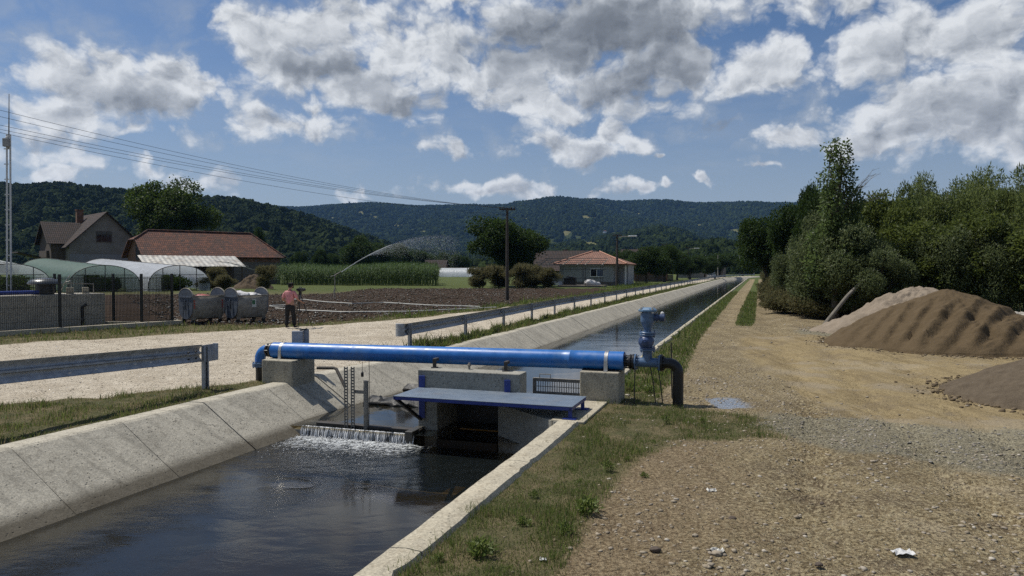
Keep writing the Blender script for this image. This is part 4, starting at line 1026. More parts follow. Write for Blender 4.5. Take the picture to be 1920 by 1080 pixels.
for i in range(60):
    s = 19 + i * .55 + random.uniform(-.1, .1)
    if random.random() < .6: mb = MB(); mb.box(W(s, float(tf_(s)) + .012, .60), (.012, .05, .03), m_); mb.build('reflector', M['paper'], gF)
mb = MB()
for s, z in ((8.1, .74), (8.55, .735), (9.3, .722), (9.62, .715), (6.9, .76)): mb = MB(); mb.box(W(s, -9.64, z - .07), (.012, .05, .02), m_); mb.build('slot', M['paper'], gN)
# small sensor post behind the pipe
ps = empty('sensor_post', W(12.95, -8.95, 0), ROTC, 'short steel channel post with a pale grey box behind the pipe', 'post')
mb = MB(); m2 = Matrix.Rotation(ROTC + .5, 3, 'Z')
for dx, dy, sx, sy in ((0, .03, .10, .006), (.05, 0, .006, .06), (-.05, 0, .006, .06)): mb.box(W(12.95, -8.88, .33) + m2 @ Vector((dx, dy, 0)), (sx, sy, 1.26), m2)
mb.build('post', M['galv'], ps)
mb = MB(); mb.box(W(12.85, -9.02, .78), (.22, .16, .30), m2); mb.build('box', M['galv'], ps, bevel=.008)
mb = MB(); mb.beam(W(12.9, -9.0, .94), W(12.95, -8.86, .97), .05, .03); mb.build('bracket', M['iron'], ps)
# ------------------------------------------------------------------ fence, tank, mast
f_pts = [G(113, 623), G(266, 612), G(323, 609)]
fdir = (f_pts[2] - f_pts[0]).normalized()
p_start = f_pts[0] - fdir * 3.2
corner = f_pts[2]; back_dir = Vector((-1, .02, 0))
front_posts = [p_start, f_pts[0], f_pts[1], corner]
back_posts = [corner + back_dir * 2.35 * i for i in range(1, 5)]
def mesh_fence(label, posts):
    g = empty('panel_fence', posts[0], 0, label, 'fence', 'mesh fences round the tank')
    for a, b in zip(posts[:-1], posts[1:]):
        d = (b - a); L = d.length; d.normalize(); nrm = Vector((-d.y, d.x, 0)); mb = MB(); n = max(2, int(L / .055))
        for i in range(1, n):
            p = a + d * (L * i / n); mb.beam(p + Vector((0, 0, .14)), p + Vector((0, 0, 1.92)), .008, .008)
        for z in (.18, .42, .9, 1.4, 1.86):
            for sg in (-.008, .008): mb.beam(a + Vector((0, 0, z)) + nrm * sg, b + Vector((0, 0, z)) + nrm * sg, .008, .012)
        mb.build('mesh_panel', M['fencegreen'], g)
    for p in posts if posts is front_posts else posts[1:]:
        mb = MB(); mb.box(p + Vector((0, 0, 1.0)), (.09, .07, 2.06), Matrix.Rotation(math.atan2(fdir.y, fdir.x), 3, 'Z')); mb.build('post', M['fencegreen'], g, bevel=.006)
    return g
mesh_fence('dark wire panel fence in front of the concrete tank beside the gravel yard', front_posts)
mesh_fence('dark wire panel fence running behind the concrete tank to the corner post', [corner] + back_posts)
mb = MB(); n_ = Vector((-fdir.y, fdir.x, 0))
a = p_start; b = corner + fdir * .35
mb.prism([a + n_ * .16, a - n_ * .16, b - n_ * .16, b + n_ * .16], (0, 0, .17)); mb.build('fence_footing', M['curb'], None, bevel=.015, label='low concrete kerb carrying the front run of the dark fence', cat='footing')
mb = MB(); c1 = corner - fdir * .3; mb.prism([c1 + Vector((0, -.12, 0)), c1 + Vector((0, .12, 0)), c1 + back_dir * 9.6 + Vector((0, .12, 0)), c1 + back_dir * 9.6 + Vector((0, -.12, 0))][::-1], (0, 0, .15)); mb.build('fence_footing', M['curb'], None, bevel=.015, label='low concrete kerb carrying the rear run of the dark fence', cat='footing')
tk = empty('concrete_tank', G(150, 612) , 0, 'grey concrete water tank behind the dark wire fence', 'tank')
ra = G(198, 610.5); td = (f_pts[1] - f_pts[0]).normalized(); tn_ = Vector((-td.y, td.x, 0))
q0 = ra; q1 = ra - td * 6.0
mb = MB(); mb.prism([q0, q1, q1 + tn_ * 2.6, q0 + tn_ * 1.6], (0, 0, 1.27)); mb.build('wall', M['tank'], tk, bevel=.025)
mb = MB(); pp = q0 - td * .9 - tn_ * .03; mb.tube([pp, pp + Vector((0, 0, .78)), pp + Vector((.1, .1, .86))], .055, 8); mb.build('drain_pipe', M['black'], tk, smooth=True)
top = Vector((0, 0, 1.272))
mb = MB(); pb_ = q1 - td * 1 + tn_ * .3 + top + Vector((0, 0, .09)); mb.tube([pb_, pb_ + td * 4.7], .075, 12); mb.build('blue_pipe', M['darkblue'], None, smooth=True, label='blue pipe lying along the top of the concrete tank', cat='pipe')
vd = empty('roof_vent', P(104, 552, 27.6) , 0, 'mushroom shaped dark vent on top of the concrete tank', 'vent')
vc = q0 - td * 1.95 + tn_ * .55 + top
mb = MB(); mb.lathe([(.30, 0), (.30, .42)], vc, n=20); mb.build('base', M['black'], vd, smooth=True)
mb = MB(); mb.lathe([(.52, .36), (.56, .40), (.54, .46), (.42, .55), (.2, .60), (.02, .615)], vc, n=28); mb.build('cap', simple('vent_cap', (.10, .105, .105), .3, metal=.4, var=.1), vd, smooth=True)
for k_, (d_, w_) in enumerate(((-1.2, .24), (-.62, .22))):
    mb = MB(); c = q0 + td * d_ + tn_ * .25 + top + Vector((0, 0, .12)); mb.box(c, (w_, w_, .24), Matrix.Rotation(.6, 3, 'Z')); mb.build('concrete_stub', M['curb'], None, bevel=.02, label=('small pale concrete stub on the tank next to the vent', 'small pale concrete stub under the bent rail on the tank corner')[k_], cat='stub')
mb = MB(); c = q0 + tn_ * .35 + top; mb.tube([c - td * .25, c - td * .25 + Vector((0, 0, .36)), c - td * 1.15 + Vector((0, 0, .40)), c - td * 1.3 + Vector((0, 0, .36))], .02, 6); mb.build('bent_rail', M['galvdull'], None, smooth=True, label='thin bent handrail on the right corner of the concrete tank', cat='rail')
mb = MB(); c = q0 - td * 1.45 + tn_ * .5 + top; mb.tube([c, c + Vector((.12, 0, .30)), c + Vector((.34, .1, .72))], .018, 6); mb.tube([c + Vector((.25, 0, .45)), c + Vector((.42, 0, .50)), c + Vector((.45, 0, .28)), c + Vector((.38, 0, .1))], .012, 6); mb.build('lever', M['bandsteel'], None, smooth=True, label='slanted pale steel lever beside the mushroom vent', cat='lever')
# antenna mast
my = 30.0; mp0 = P(16, 545, my); mtop = P(16, 252, my); wtop = P(17, 176, my); mbase = Vector((mp0.x, my, 0))
ms = empty('antenna_mast', mbase, 0, 'tall pale antenna mast with a whip and a small box near its top', 'mast')
mb = MB()
for dx in (-.085, .085): mb.beam(mbase + Vector((dx, 0, 0)), Vector((mtop.x + dx * .8, my, mtop.z)), .05, .05)
z = .3
while z < mtop.z - .1: mb.beam(Vector((mbase.x - .085, my, z)), Vector((mbase.x + .085, my, z)), .03, .04); z += .62
mb.build('mast', simple('mast_paint', (.52, .53, .53), .5, var=.1), ms)
mb = MB(); mb.tube([mtop + Vector((0, 0, -.6)), wtop], [.03, .012], 6); mb.build('whip', M['galvdull'], ms, smooth=True)
mb = MB(); mb.box(P(15, 268, my) + Vector((0, -.12, 0)), (.22, .14, .34)); mb.build('box', M['plaster_white'], ms, bevel=.02)
mb = MB(); mb.tube([P(15, 262, my), P(13, 258, my) + Vector((0, -.1, 0)), P(17, 255, my)], .015, 6); mb.build('cable_loop', M['white'], ms)
# ------------------------------------------------------------------ refuse containers
def make_bin(loc, rz):
    g = empty('refuse_container', loc, rz)
    L, Dp = 1.36, 1.02; z0, z1 = .20, 1.12
    def sec(q):     # body cross-section (across the depth), rounded bottom
        return [(-Dp / 2 * q, z1), (-Dp / 2 * q * .985, .62), (-Dp / 2 * q * .93, .40), (-Dp / 2 * q * .72, .22), (0, z0 - .04), (Dp / 2 * q * .72, .22), (Dp / 2 * q * .93, .40), (Dp / 2 * q * .985, .62), (Dp / 2 * q, z1)]
    mb = MB(); xs = [(-L / 2, .985), (-L / 2 + .03, 1), (L / 2 - .03, 1), (L / 2, .985)]; n = 9
    for x, q in xs:
        sh = .93 if abs(x) > 9 else 1
        mb.v += [(x * (1 if z > .8 else .965), y, z) for y, z in sec(q)]
    for i in range(3):
        for j in range(n - 1): mb.f.append((i * n + j, i * n + j + 1, (i + 1) * n + j + 1, (i + 1) * n + j))
    mb.build('body', M['galvdull'], g, local=True, smooth=True, solid=.012)
    mb = MB()
    for y in (-1, 1): mb.beam((-L / 2, y * Dp / 2, z1), (L / 2, y * Dp / 2, z1), .05, .045)
    mb.build('rim', M['galvdull'], g, local=True, bevel=.008)
    for sx in (-1, 1):
        mb = MB(); x = sx * (L / 2 + .02); pts = []
        for i in range(17): a_ = math.pi * i / 16; pts.append(Vector((x, -math.cos(a_) * (Dp / 2 + .03), 1.10 + math.sin(a_) * .33)))
        for i in range(1, 13): a_ = math.pi * i / 13; pts.append(Vector((x, math.cos(a_) * (Dp / 2 + .02) * (.98), .62 - math.sin(a_) * .44)))
        mb.prism(pts, (.03, 0, 0)); e = mb.build('end_plate', M['binblue'], g, local=True, bevel=.008)
        mb = MB()
        xx = x + (.04 if sx > 0 else -.01)
        mb.beam((xx, -.46, 1.08), (xx, .46, 1.08), .035, .05)
        for y in (-.2, 0, .2): mb.beam((xx, y, .3), (xx, y, 1.0), .006, .02, up=(0, 1, 0))
        mb.tube([(xx - .03 * (sx < 0), -.05, .98), (xx + .05 * sx, -.05, .9), (xx + .05 * sx, -.05, .62)], .025, 6)
        mb.beam((xx, -.02, .72), (xx, .22, .72), .03, .02)
        mb.build('ribs', M['binblue'], e, local=True)
        mb = MB(); r0 = []
        for i in range(17): a_ = math.pi * i / 16; r0.append((x + .015, -math.cos(a_) * (Dp / 2 + .035), 1.10 + math.sin(a_) * .335))
        mb.tube(r0, .022, 6); mb.build('rim', M['galvdull'], e, local=True, smooth=True)
        for y in (-1, 1):
            mb = MB(); mb.prism([Vector((sx * (L / 2 - .10), y * .50, .52)), Vector((sx * (L / 2 - .30), y * .47, .52)), Vector((sx * (L / 2 - .16), y * .36, .15)), Vector((sx * (L / 2 - .03), y * .36, .15))], (0, y * .05, 0)); mb.build('bracket', M['galvdull'], g, local=True)
            mb = MB(); cx = sx * (L / 2 - .1); mb.lathe([(.085, -.022), (.095, -.012), (.095, .012), (.085, .022)], (cx, y * .36, .095), (0, 1, 0), 16); mb.beam((cx, y * .36, .17), (cx, y * .36, .10), .05, .06); mb.build('wheel', M['black'], g, local=True, smooth=True)
    # folded-back lid drum seen as a shallow arc
    return g
b1 = make_bin(G(366, 607.5) + Vector((0, .65, 0)), R(53))
tag(b1, 'dented grey refuse container on wheels, next to the fence corner post', 'refuse container', 'refuse containers beside the field')
b2 = copy_tree(b1); b2.location = G(448, 606) + Vector((.02, .75, 0)); b2.rotation_euler.z = R(51)
tag(b2, 'grey refuse container with a pale sticker and white bags, next to the man', 'refuse container')
def lump(name, c, sz, mat, seed, label, cat, n=3):
    bm = bmesh.new(); bmesh.ops.create_icosphere(bm, subdivisions=n, radius=1)
    for v in bm.verts:
        q = 1 + .28 * fbm(v.co.x * 1.5 + seed, v.co.y * 1.5, v.co.z * 1.5) + .1 * fbm(v.co.x * 5 + seed, v.co.y * 5, v.co.z * 5)
        v.co = Vector((v.co.x * sz[0] * q, v.co.y * sz[1] * q, v.co.z * sz[2] * q))
    me = bpy.data.meshes.new(name); bm.to_mesh(me); bm.free(); me.materials.append(mat); me.shade_smooth()
    o = bpy.data.objects.new(name, me); COL.objects.link(o); o.location = c
    return tag(o, label, cat)
c2 = b2.location
lump('refuse_bag', c2 + Vector((-.25, -.15, 1.12)), (.46, .32, .17), M['bag'], 1, 'white refuse bag heaped over the edge of the right container', 'bag')
lump('refuse_bag', c2 + Vector((.05, .1, 1.10)), (.5, .3, .14), M['bag'], 5, 'grey white bag behind the front bag in the right container', 'bag')
lump('refuse_bag', b1.location + Vector((.05, -.05, 1.06)), (.35, .25, .13), M['redbag'], 9, 'red bag lying in the left refuse container', 'bag')
mm = Matrix.Rotation(R(51), 3, 'Z')
mb = MB(); mb.box(c2 + mm @ Vector((.05, -.525, .80)), (.20, .012, .33), mm); st_ = mb.build('sticker', M['sticker'], b2)
mb = MB(); mb.box(c2 + mm @ Vector((.03, -.534, .84)), (.13, .008, .17), mm); mb.build('emblem', M['flag'], st_)
for xx in (-.62, .60):
    mb = MB(); m1 = Matrix.Rotation(R(53), 3, 'Z')
    for i in range(4): mb.box(b1.location + m1 @ Vector((xx, -.53, .66 + .09 * i)), (.07, .012, .045), m1 @ Matrix.Rotation(.5, 3, 'Y'))
    mb.build('warning_stripe', M['redstripe'], b1)
# ------------------------------------------------------------------ the cameraman
def skin(name, chains, mat, parent, sub=1, root=0, **kw):
    vs = []; es = []; rs = []; key = {}
    for ch in chains:
        prev = None
        for p, r in ch:
            k = (round(p[0], 4), round(p[1], 4), round(p[2], 4))
            if k not in key: key[k] = len(vs); vs.append(p); rs.append(r)
            i = key[k]
            if prev is not None and prev != i: es.append((prev, i))
            prev = i
    me = bpy.data.meshes.new(name); me.from_pydata(vs, es, []); o = bpy.data.objects.new(name, me); COL.objects.link(o)
    md = o.modifiers.new('Skin', 'SKIN'); md.use_smooth_shade = True
    for i, sv in enumerate(me.skin_vertices[0].data):
        r = rs[i]; sv.radius = r if hasattr(r, '__len__') else (r, r); sv.use_root = (i == root)
    ss = o.modifiers.new('Sub', 'SUBSURF'); ss.levels = sub; ss.render_levels = sub
    dg = bpy.context.evaluated_depsgraph_get(); em = bpy.data.meshes.new_from_object(o.evaluated_get(dg))
    o.modifiers.clear(); o.data = em; em.materials.clear(); em.materials.append(mat); em.shade_smooth()
    if parent is not None: o.parent = parent
    return tag(o, **kw) if kw else o
man_at = G(544, 614.5); man = empty('person', man_at, R(-8), 'man in a pink shirt and black trousers filming the field with his back turned', 'person')
# facing +Y (away); local metres, 1.66 m tall
hipL, hipR = (-.095, 0, .84), (.095, 0, .84)
def legc(sx, spread, fwd): return [((0, 0, .90), .125), ((sx * .095, 0, .83), .098), ((sx * (.10 + spread * .5), .01 + fwd * .5, .45), .062), ((sx * (.10 + spread), fwd, .08), .043), ((sx * (.115 + spread), fwd + .10, .03), .035), ((sx * (.12 + spread), fwd + .17, .028), .028)]
def hand(c, d, side):
    """five bent fingers rooted in the palm; c wrist, d direction of the hand"""
    c = Vector(c); d = Vector(d).normalized(); sd = d.cross(Vector((0, 0, 1)));
    if sd.length < .1: sd = Vector((0, 1, 0))
    sd.normalize(); up = sd.cross(d); palm = c + d * .06; out = [[(tuple(c), .024), (tuple(palm), (.03, .018))]]
    for i, L in enumerate((.06, .07, .066, .052)):
        b_ = palm + sd * (i - 1.5) * .018 + d * .02; out.append([(tuple(palm), (.03, .018)), (tuple(b_), .0095), (tuple(b_ + d * L * .5 - up * .01), .0085), (tuple(b_ + d * L * .8 - up * .034), .0075)])
    tb_ = c + d * .03 + sd * side * .03; out.append([(tuple(c), .024), (tuple(tb_), .011), (tuple(tb_ + d * .035 + sd * side * .015), .0095)])
    return out
elbL, wrL = (-.285, -.03, 1.06), (-.22, .20, .98)
elbR, wrR = (.275, .05, 1.08), (.36, .28, .96)
spine = [((0, 0, .90), (.145, .105)), ((0, 0, 1.08), (.145, .10)), ((0, .0, 1.26), (.165, .11)), ((0, .01, 1.36), (.12, .085)), ((0, .02, 1.43), .055), ((0, .04, 1.50), .062), ((0, .055, 1.57), (.078, .095)), ((0, .05, 1.63), (.062, .08))]
armL = [((0, .0, 1.26), (.165, .11)), ((-.17, 0, 1.33), .062), ((-.235, -.02, 1.20), .05), (elbL, .042), (wrL, .026)]
armR = [((0, .0, 1.26), (.165, .11)), ((.17, 0, 1.33), .062), ((.23, .01, 1.20), .05), (elbR, .042), (wrR, .026)]
body = skin('body', [spine, legc(-1, .03, -.02), legc(1, .05, .05), armL, armR] + hand(wrL, (.3, .9, -.2), 1) + hand(wrR, (.25, .9, -.3), -1), M['skin'], man)
sc_ = 1.14
skin('shirt', [[((0, 0, .84), (.165, .125)), ((0, 0, 1.08), (.162, .118)), ((0, .0, 1.26), (.182, .124)), ((0, .01, 1.37), (.12, .09)), ((0, .018, 1.42), .068)],
               [((0, .0, 1.26), (.182, .124)), ((-.17, 0, 1.335), .075), ((-.235, -.02, 1.20), .068), ((-.27, -.026, 1.10), .066)],
               [((0, .0, 1.26), (.182, .124)), ((.17, 0, 1.335), .075), ((.23, .01, 1.20), .068), ((.262, .036, 1.11), .066)]], M['shirt'], man, 2)
skin('trousers', [[((0, 0, .93), (.15, .115)), ((0, 0, .86), (.155, .118)), ((-.10, 0, .76), .108), ((-.115, 0, .45), .082), ((-.13, -.02, .06), .074)], [((0, 0, .86), (.155, .118)), ((.10, 0, .76), .108), ((.125, .025, .45), .082), ((.15, .05, .06), .074)]], M['trousers'], man, 2)
for sx, fw in ((-.13, -.02), (.155, .05)):
    skin('shoe', [[((sx, fw - .05, .045), .045), ((sx * 1.05, fw + .07, .04), (.046, .04)), ((sx * 1.1, fw + .17, .035), (.04, .03)), ((sx * 1.1, fw + .21, .03), .022)]], M['shoe'], man, 2)
skin('hair', [[((0, .01, 1.50), (.060, .055)), ((0, .012, 1.56), (.083, .082)), ((0, .03, 1.61), (.083, .09))]], M['hair'], man, 2)
hd = skin('cap', [[((0, .045, 1.585), (.088, .105)), ((0, .045, 1.635), (.085, .10)), ((0, .045, 1.675), (.05, .06))], [((0, .045, 1.585), (.088, .105)), ((0, .17, 1.60), (.06, .012)), ((0, .21, 1.595), (.04, .008))]], M['hair'], man, 2)
mb = MB()
for sx in (-1, 1):   # eyes and ears
    mb.lathe([(.002, -.012), (.011, -.006), (.013, 0), (.011, .006), (.002, .012)], (sx * .032, .138, 1.555), (0, 1, 0), 8)
mb.build('eye', M['winframe'], body, local=True, smooth=True)
mb = MB()
for sx in (-1, 1): mb.lathe([(.012, -.008), (.030, -.004), (.030, .004), (.012, .008)], (sx * .083, .045, 1.55), (1, 0, 0), 10)
mb.tube([(0, .145, 1.565), (0, .168, 1.535), (0, .15, 1.527)], [.009, .013, .010], 6); mb.build('ear', M['skin'], body, local=True, smooth=True)
vc_ = empty('video_camera', man_at + Vector((.30, .32, 0)), R(-8), 'black video camera on a tripod in front of the man in pink', 'camera')
mb = MB(); mb.box((0, .02, 1.42), (.12, .30, .13)); mb.box((0, .02, 1.52), (.03, .22, .025)); mb.beam((0, -.06, 1.49), (0, -.06, 1.53), .02, .02); mb.beam((0, .1, 1.49), (0, .1, 1.53), .02, .02); mb.box((-.09, -.06, 1.43), (.06, .09, .07)); mb.build('camera_body', M['black'], vc_, local=True, bevel=.012)
mb = MB(); mb.lathe([(.045, 0), (.045, .1), (.06, .12), (.06, .2), (.05, .2)], (0, .17, 1.42), (0, 1, 0), 18); mb.build('lens', M['black'], vc_, local=True, smooth=True)
mb = MB(); mb.lathe([(.05, 1.22), (.06, 1.28), (.06, 1.33), (.04, 1.355)], n=14); mb.tube([(.03, -.02, 1.30), (.10, -.22, 1.16), (.12, -.32, 1.05)], .012, 6); mb.build('tripod_head', M['black'], vc_, local=True, smooth=True)
for a_ in (-1.35, .6, 2.6):
    mb = MB(); e_ = (math.cos(a_) * .44, math.sin(a_) * .44, .0); mb.tube([(0, 0, 1.24), (e_[0] * .5, e_[1] * .5, .62)], .020, 7); mb.tube([(e_[0] * .5, e_[1] * .5, .64), e_], .013, 7); mb.build('leg', M['black'], vc_, local=True, smooth=True)
# ------------------------------------------------------------------ sprinkler with its jet, hoses over the field
spb = G(628, 560); sk = empty('sprinkler', spb, 0, 'irrigation gun on a tall stand throwing water over the ploughed field', 'sprinkler')
mb = MB(); mb.tube([(0, 0, 0), (0, 0, 1.62)], .035, 8)
for a_ in (.4, 2.5, 4.6): mb.tube([(0, 0, .9), (math.cos(a_) * .4, math.sin(a_) * .4, 0)], .018, 6)
mb.build('stand', M['galvdull'], sk, local=True, smooth=True)
mb = MB(); jd = Vector((.80, .30, .50)).normalized(); mb.tube([(0, 0, 1.6), (0, 0, 1.74), tuple(Vector((0, 0, 1.76)) + jd * .18), tuple(Vector((0, 0, 1.76)) + jd * .55)], [.05, .055, .045, .02], 8); mb.tube([(0, 0, 1.7), (-.15, -.03, 1.72), (-.3, -.06, 1.66)], .025, 6); mb.build('nozzle', M['galvdull'], sk, local=True, smooth=True)
# jet: ballistic, breaking up into drops
N = 9500
hx = Vector((jd.x, jd.y, 0)).normalized()
tim = rng.beta(1.0, 1.15, N) * 1.02
v0 = 12.4
dist = v0 * .80 * tim * (1 - .10 * tim); zz = 1.95 + v0 * .56 * tim - 4.9 * tim ** 2 * .86
sprd = .020 + .34 * np.clip(tim - .28, 0, 1) ** 1.3
fall_ = -np.abs(rng.normal(0, 1, N)) * np.clip(tim - .2, 0, 1) * 1.7
px_ = spb.x + hx.x * (dist + .5) + rng.normal(0, 1, N) * sprd * .9; py_ = spb.y + hx.y * (dist + .5) + rng.normal(0, 1, N) * sprd
pz_ = zz + .05 + rng.normal(0, 1, N) * sprd * .35 + fall_
ok = pz_ > .05
pts = np.stack([px_, py_, pz_], 1)[ok]; szz = (rng.uniform(.007, .016, N) * np.where(tim < .3, 1.15, .9))[ok]
droplets('water_spray', pts, szz, M['spray'], kind='stuff')
mb = MB(); pj = []; rj = []
for i in range(26):
    t_ = i / 25 * .40; dd = v0 * .80 * t_ * (1 - .10 * t_) + .5; pj.append((spb.x + hx.x * dd, spb.y + hx.y * dd, 2.0 + v0 * .56 * t_ - 4.9 * t_ ** 2 * .86)); rj.append(.020 + .045 * t_ - .12 * max(0, t_ - .25))
mb.tube(pj, rj, 8, False); mb.build('water_jet', M['spray'], None, smooth=True, label='white arc of water leaving the irrigation gun above the corn', cat='water jet')
def hose(label, pix, r=.035):
    pts = [G(x, y, .07) for x, y in pix]; out = []
    for i in range(len(pts) - 1):
        for q in range(6):
            p = pts[i].lerp(pts[i + 1], q / 6); out.append(p + Vector((.08 * fbm(p.x * .8, p.y), .35 * fbm(p.x * .3, p.y * .2, 3), 0)))
    out.append(pts[-1]); mb = MB(); mb.tube(out, r, 6); mb.build('irrigation_hose', M['hose'], None, smooth=True, label=label, cat='hose', group='hoses across the field')
hose('nearer pale hose lying across the ploughed field behind the man', [(515, 578), (560, 581), (640, 585), (760, 584), (850, 580), (930, 576)])
hose('farther pale hose lying across the ploughed field below the sprinkler', [(540, 561), (575, 562), (610, 566), (660, 569), (720, 567), (800, 572), (900, 575)])
mb = MB(); c0 = G(527, 573, .07); mb.tube([c0 + Vector((math.cos(a_) * .75 + .02 * i, math.sin(a_) * .9, .0)) for i, a_ in enumerate([1.0 + .35 * j for j in range(14)])], .03, 6); mb.build('irrigation_hose', M['hose'], None, smooth=True, label='loop of pale hose on the soil to the left of the man', cat='hose')
# ------------------------------------------------------------------ foliage builders
def leaf_mesh(name, clumps, n, L, Wd, mat, parent, seed, shell=.5, up=.25, along=0.0):
    """clumps: (x,y,z,rx,ry,rz); n leaf faces, each a quad folded on its midrib"""
    r = np.random.default_rng(seed); c = np.array(clumps, float)
    area = (c[:, 3] * c[:, 4] + c[:, 4] * c[:, 5] + c[:, 3] * c[:, 5]) ** 1.0; pr = area / area.sum()
    k = r.choice(len(c), n, p=pr)
    d = r.normal(size=(n, 3)); d /= np.linalg.norm(d, axis=1, keepdims=True)
    rad = (shell + (1 - shell) * r.random(n) ** .6) * (1 + .16 * r.normal(size=n) * (r.random(n) < .35))
    # sprays: pull leaves toward twig centres so gaps open between them
    tw = r.normal(size=(len(c) * 26, 3)); tw /= np.linalg.norm(tw, axis=1, keepdims=True)
    ti = k * 26 + r.integers(0, 26, n); pull = .62
    d2 = d * (1 - pull) + tw[ti] * pull; d2 /= np.linalg.norm(d2, axis=1, keepdims=True)
    p = c[k, :3] + d2 * rad[:, None] * c[k, 3:6]
    ax = r.normal(size=(n, 3)) + d2 * .7 + np.array([0, 0, along]); ax /= np.linalg.norm(ax, axis=1, keepdims=True)
    nr = r.normal(size=(n, 3)) * .8 + d2 * .5 + np.array([0, 0, up]); sd = np.cross(ax, nr); sd /= np.linalg.norm(sd, axis=1, keepdims=True) + 1e-9
    nn = np.cross(sd, ax); l = L * r.uniform(.65, 1.25, n)[:, None]; w = Wd * r.uniform(.7, 1.2, n)[:, None]
    a = p; b = p + ax * l; m = p + ax * l * .45 + nn * l * .10
    v = np.stack([a, m + sd * w / 2, b, m - sd * w / 2], 1).reshape(-1, 3)
    f = np.arange(n * 4).reshape(n, 4)
    return np_mesh(name, v, f, mat, parent)
def trunk_mesh(name, h, r0, clumps, mat, parent, seed, fork=.35, lean=(0, 0), twig=3):
    rr = random.Random(seed); mb = MB()
    top = Vector((lean[0], lean[1], h)); base = Vector((0, 0, -.25)); pts = [base]; rad = [r0 * 1.35]
    for i in range(1, 8):
        q = i / 7; pts.append(Vector((lean[0] * q + rr.uniform(-.05, .05) * h * .25, lean[1] * q + rr.uniform(-.05, .05) * h * .25, h * q))); rad.append(r0 * (1 - .85 * q) + .015)
    mb.tube(pts, rad, 8)
    for (x, y, z, rx, ry, rz) in clumps:
        q = min(.92, max(fork, z / h - .28)) if h > 0 else .3; o = pts[min(7, max(1, int(q * 7)))]
        e = Vector((x, y, z)); mid = o.lerp(e, .5) + Vector((rr.uniform(-.15, .15), rr.uniform(-.15, .15), .12)) * (e - o).length
        r1 = r0 * .42 * min(1, (rx + rz) / 3 + .35)
        mb.tube([o, mid, e], [r1, r1 * .6, r1 * .25], 6)
        for _ in range(twig):
            d = Vector((rr.gauss(0, 1), rr.gauss(0, 1), rr.gauss(.3, .8))).normalized(); t_ = e + Vector((d.x * rx, d.y * ry, d.z * rz)) * .85
            mb.tube([mid.lerp(e, rr.uniform(.3, 1)), e.lerp(t_, .5) + Vector((0, 0, .05)), t_], [r1 * .3, r1 * .18, .008], 4, False)
    return mb.build(name, mat, parent, local=True, smooth=True)
def blob_crown(seed, rx, ry, z0, z1, n, rmin=.28, rmax=.5, taper=0.0):
    rr = random.Random(seed); out = []; cz = (z0 + z1) / 2; hz = (z1 - z0) / 2
    for i in range(n):
        for _ in range(30):
            x, y, z = rr.uniform(-1, 1), rr.uniform(-1, 1), rr.uniform(-1, 1)
            if x * x + y * y + z * z < 1: break
        k = 1 - taper * (z * .5 + .5); s = rr.uniform(rmin, rmax)
        out.append((x * rx * k * .72, y * ry * k * .72, cz + z * hz * .74, rx * s * k * 1.05, ry * s * k * 1.05, hz * s * rr.uniform(.7, 1.0)))
    return out
def tree_proto(name, kind, seed, loc=(0, 0, 0)):
    g = empty(name, loc)
    if kind == 'walnut':
        cl = blob_crown(seed, 7.4, 6.5, 4.2, 17.2, 26, .26, .42); leaf_mesh('crown', cl, 32000, .40, .24, M['leaf_walnut'], g, seed, .5); trunk_mesh('trunk', 11, .42, cl[:16], M['bark'], g, seed)
    elif kind == 'round':
        cl = blob_crown(seed, 5.0, 4.8, .9, 9.6, 22, .27, .45); leaf_mesh('crown', cl, 24000, .30, .18, M['leaf_dark'], g, seed, .5); trunk_mesh('trunk', 6, .30, cl[:12], M['bark'], g, seed)
    elif kind == 'round_near':
        cl = blob_crown(seed, 3.1, 2.9, .7, 7.0, 24, .25, .42); leaf_mesh('crown', cl, 20000, .22, .12, M['leaf_dark'], g, seed, .5); trunk_mesh('trunk', 5, .2, cl[:14], M['bark'], g, seed)
    elif kind == 'poplar':
        cl = blob_crown(seed, 1.75, 1.6, .8, 6.4, 26, .2, .38, .35) + [(.1, 0, 6.9, .6, .55, .75), (.45, .1, 6.3, .5, .5, .7), (-.55, 0, 6.1, .5, .5, .6), (-.2, .1, 7.5, .38, .35, .55), (.4, 0, 7.4, .3, .3, .5), (.75, 0, 5.4, .55, .5, .6)]
        leaf_mesh('crown', cl, 10500, .14, .09, M['leaf_poplar'], g, seed, .35); trunk_mesh('trunk', 7.4, .13, cl[4:], M['bark'], g, seed, .2, (.1, 0))
    elif kind == 'willow':
        cl = blob_crown(seed, 2.7, 2.4, .4, 6.5, 30, .24, .40, .1); leaf_mesh('crown', cl, 30000, .20, .050, M['leaf_willow'], g, seed, .35, .1, .5); trunk_mesh('trunk', 4.8, .14, cl[:18], M['bark'], g, seed, .1)
    elif kind == 'silver':
        cl = blob_crown(seed, 2.4, 2.1, .1, 4.6, 26, .25, .42); leaf_mesh('crown', cl, 26000, .16, .055, M['leaf_silver'], g, seed, .35, .3, .35); trunk_mesh('trunk', 3.4, .10, cl[:16], M['bark'], g, seed, .05)
    elif kind == 'olive':
        cl = blob_crown(seed, 2.2, 2.0, .2, 4.9, 22, .26, .42); leaf_mesh('crown', cl, 20000, .15, .075, M['leaf_olive'], g, seed, .4, .3, .2); trunk_mesh('trunk', 3.6, .10, cl[:14], M['bark'], g, seed, .05)
    elif kind == 'brush':
        cl = blob_crown(seed, 1.3, 1.2, 0, 1.5, 14, .3, .5); leaf_mesh('foliage', cl, 8000, .15, .04, M['weed'], g, seed, .2, .2, .9); trunk_mesh('stems', 1.0, .02, cl[:10], M['bark'], g, seed, .0)
    return g
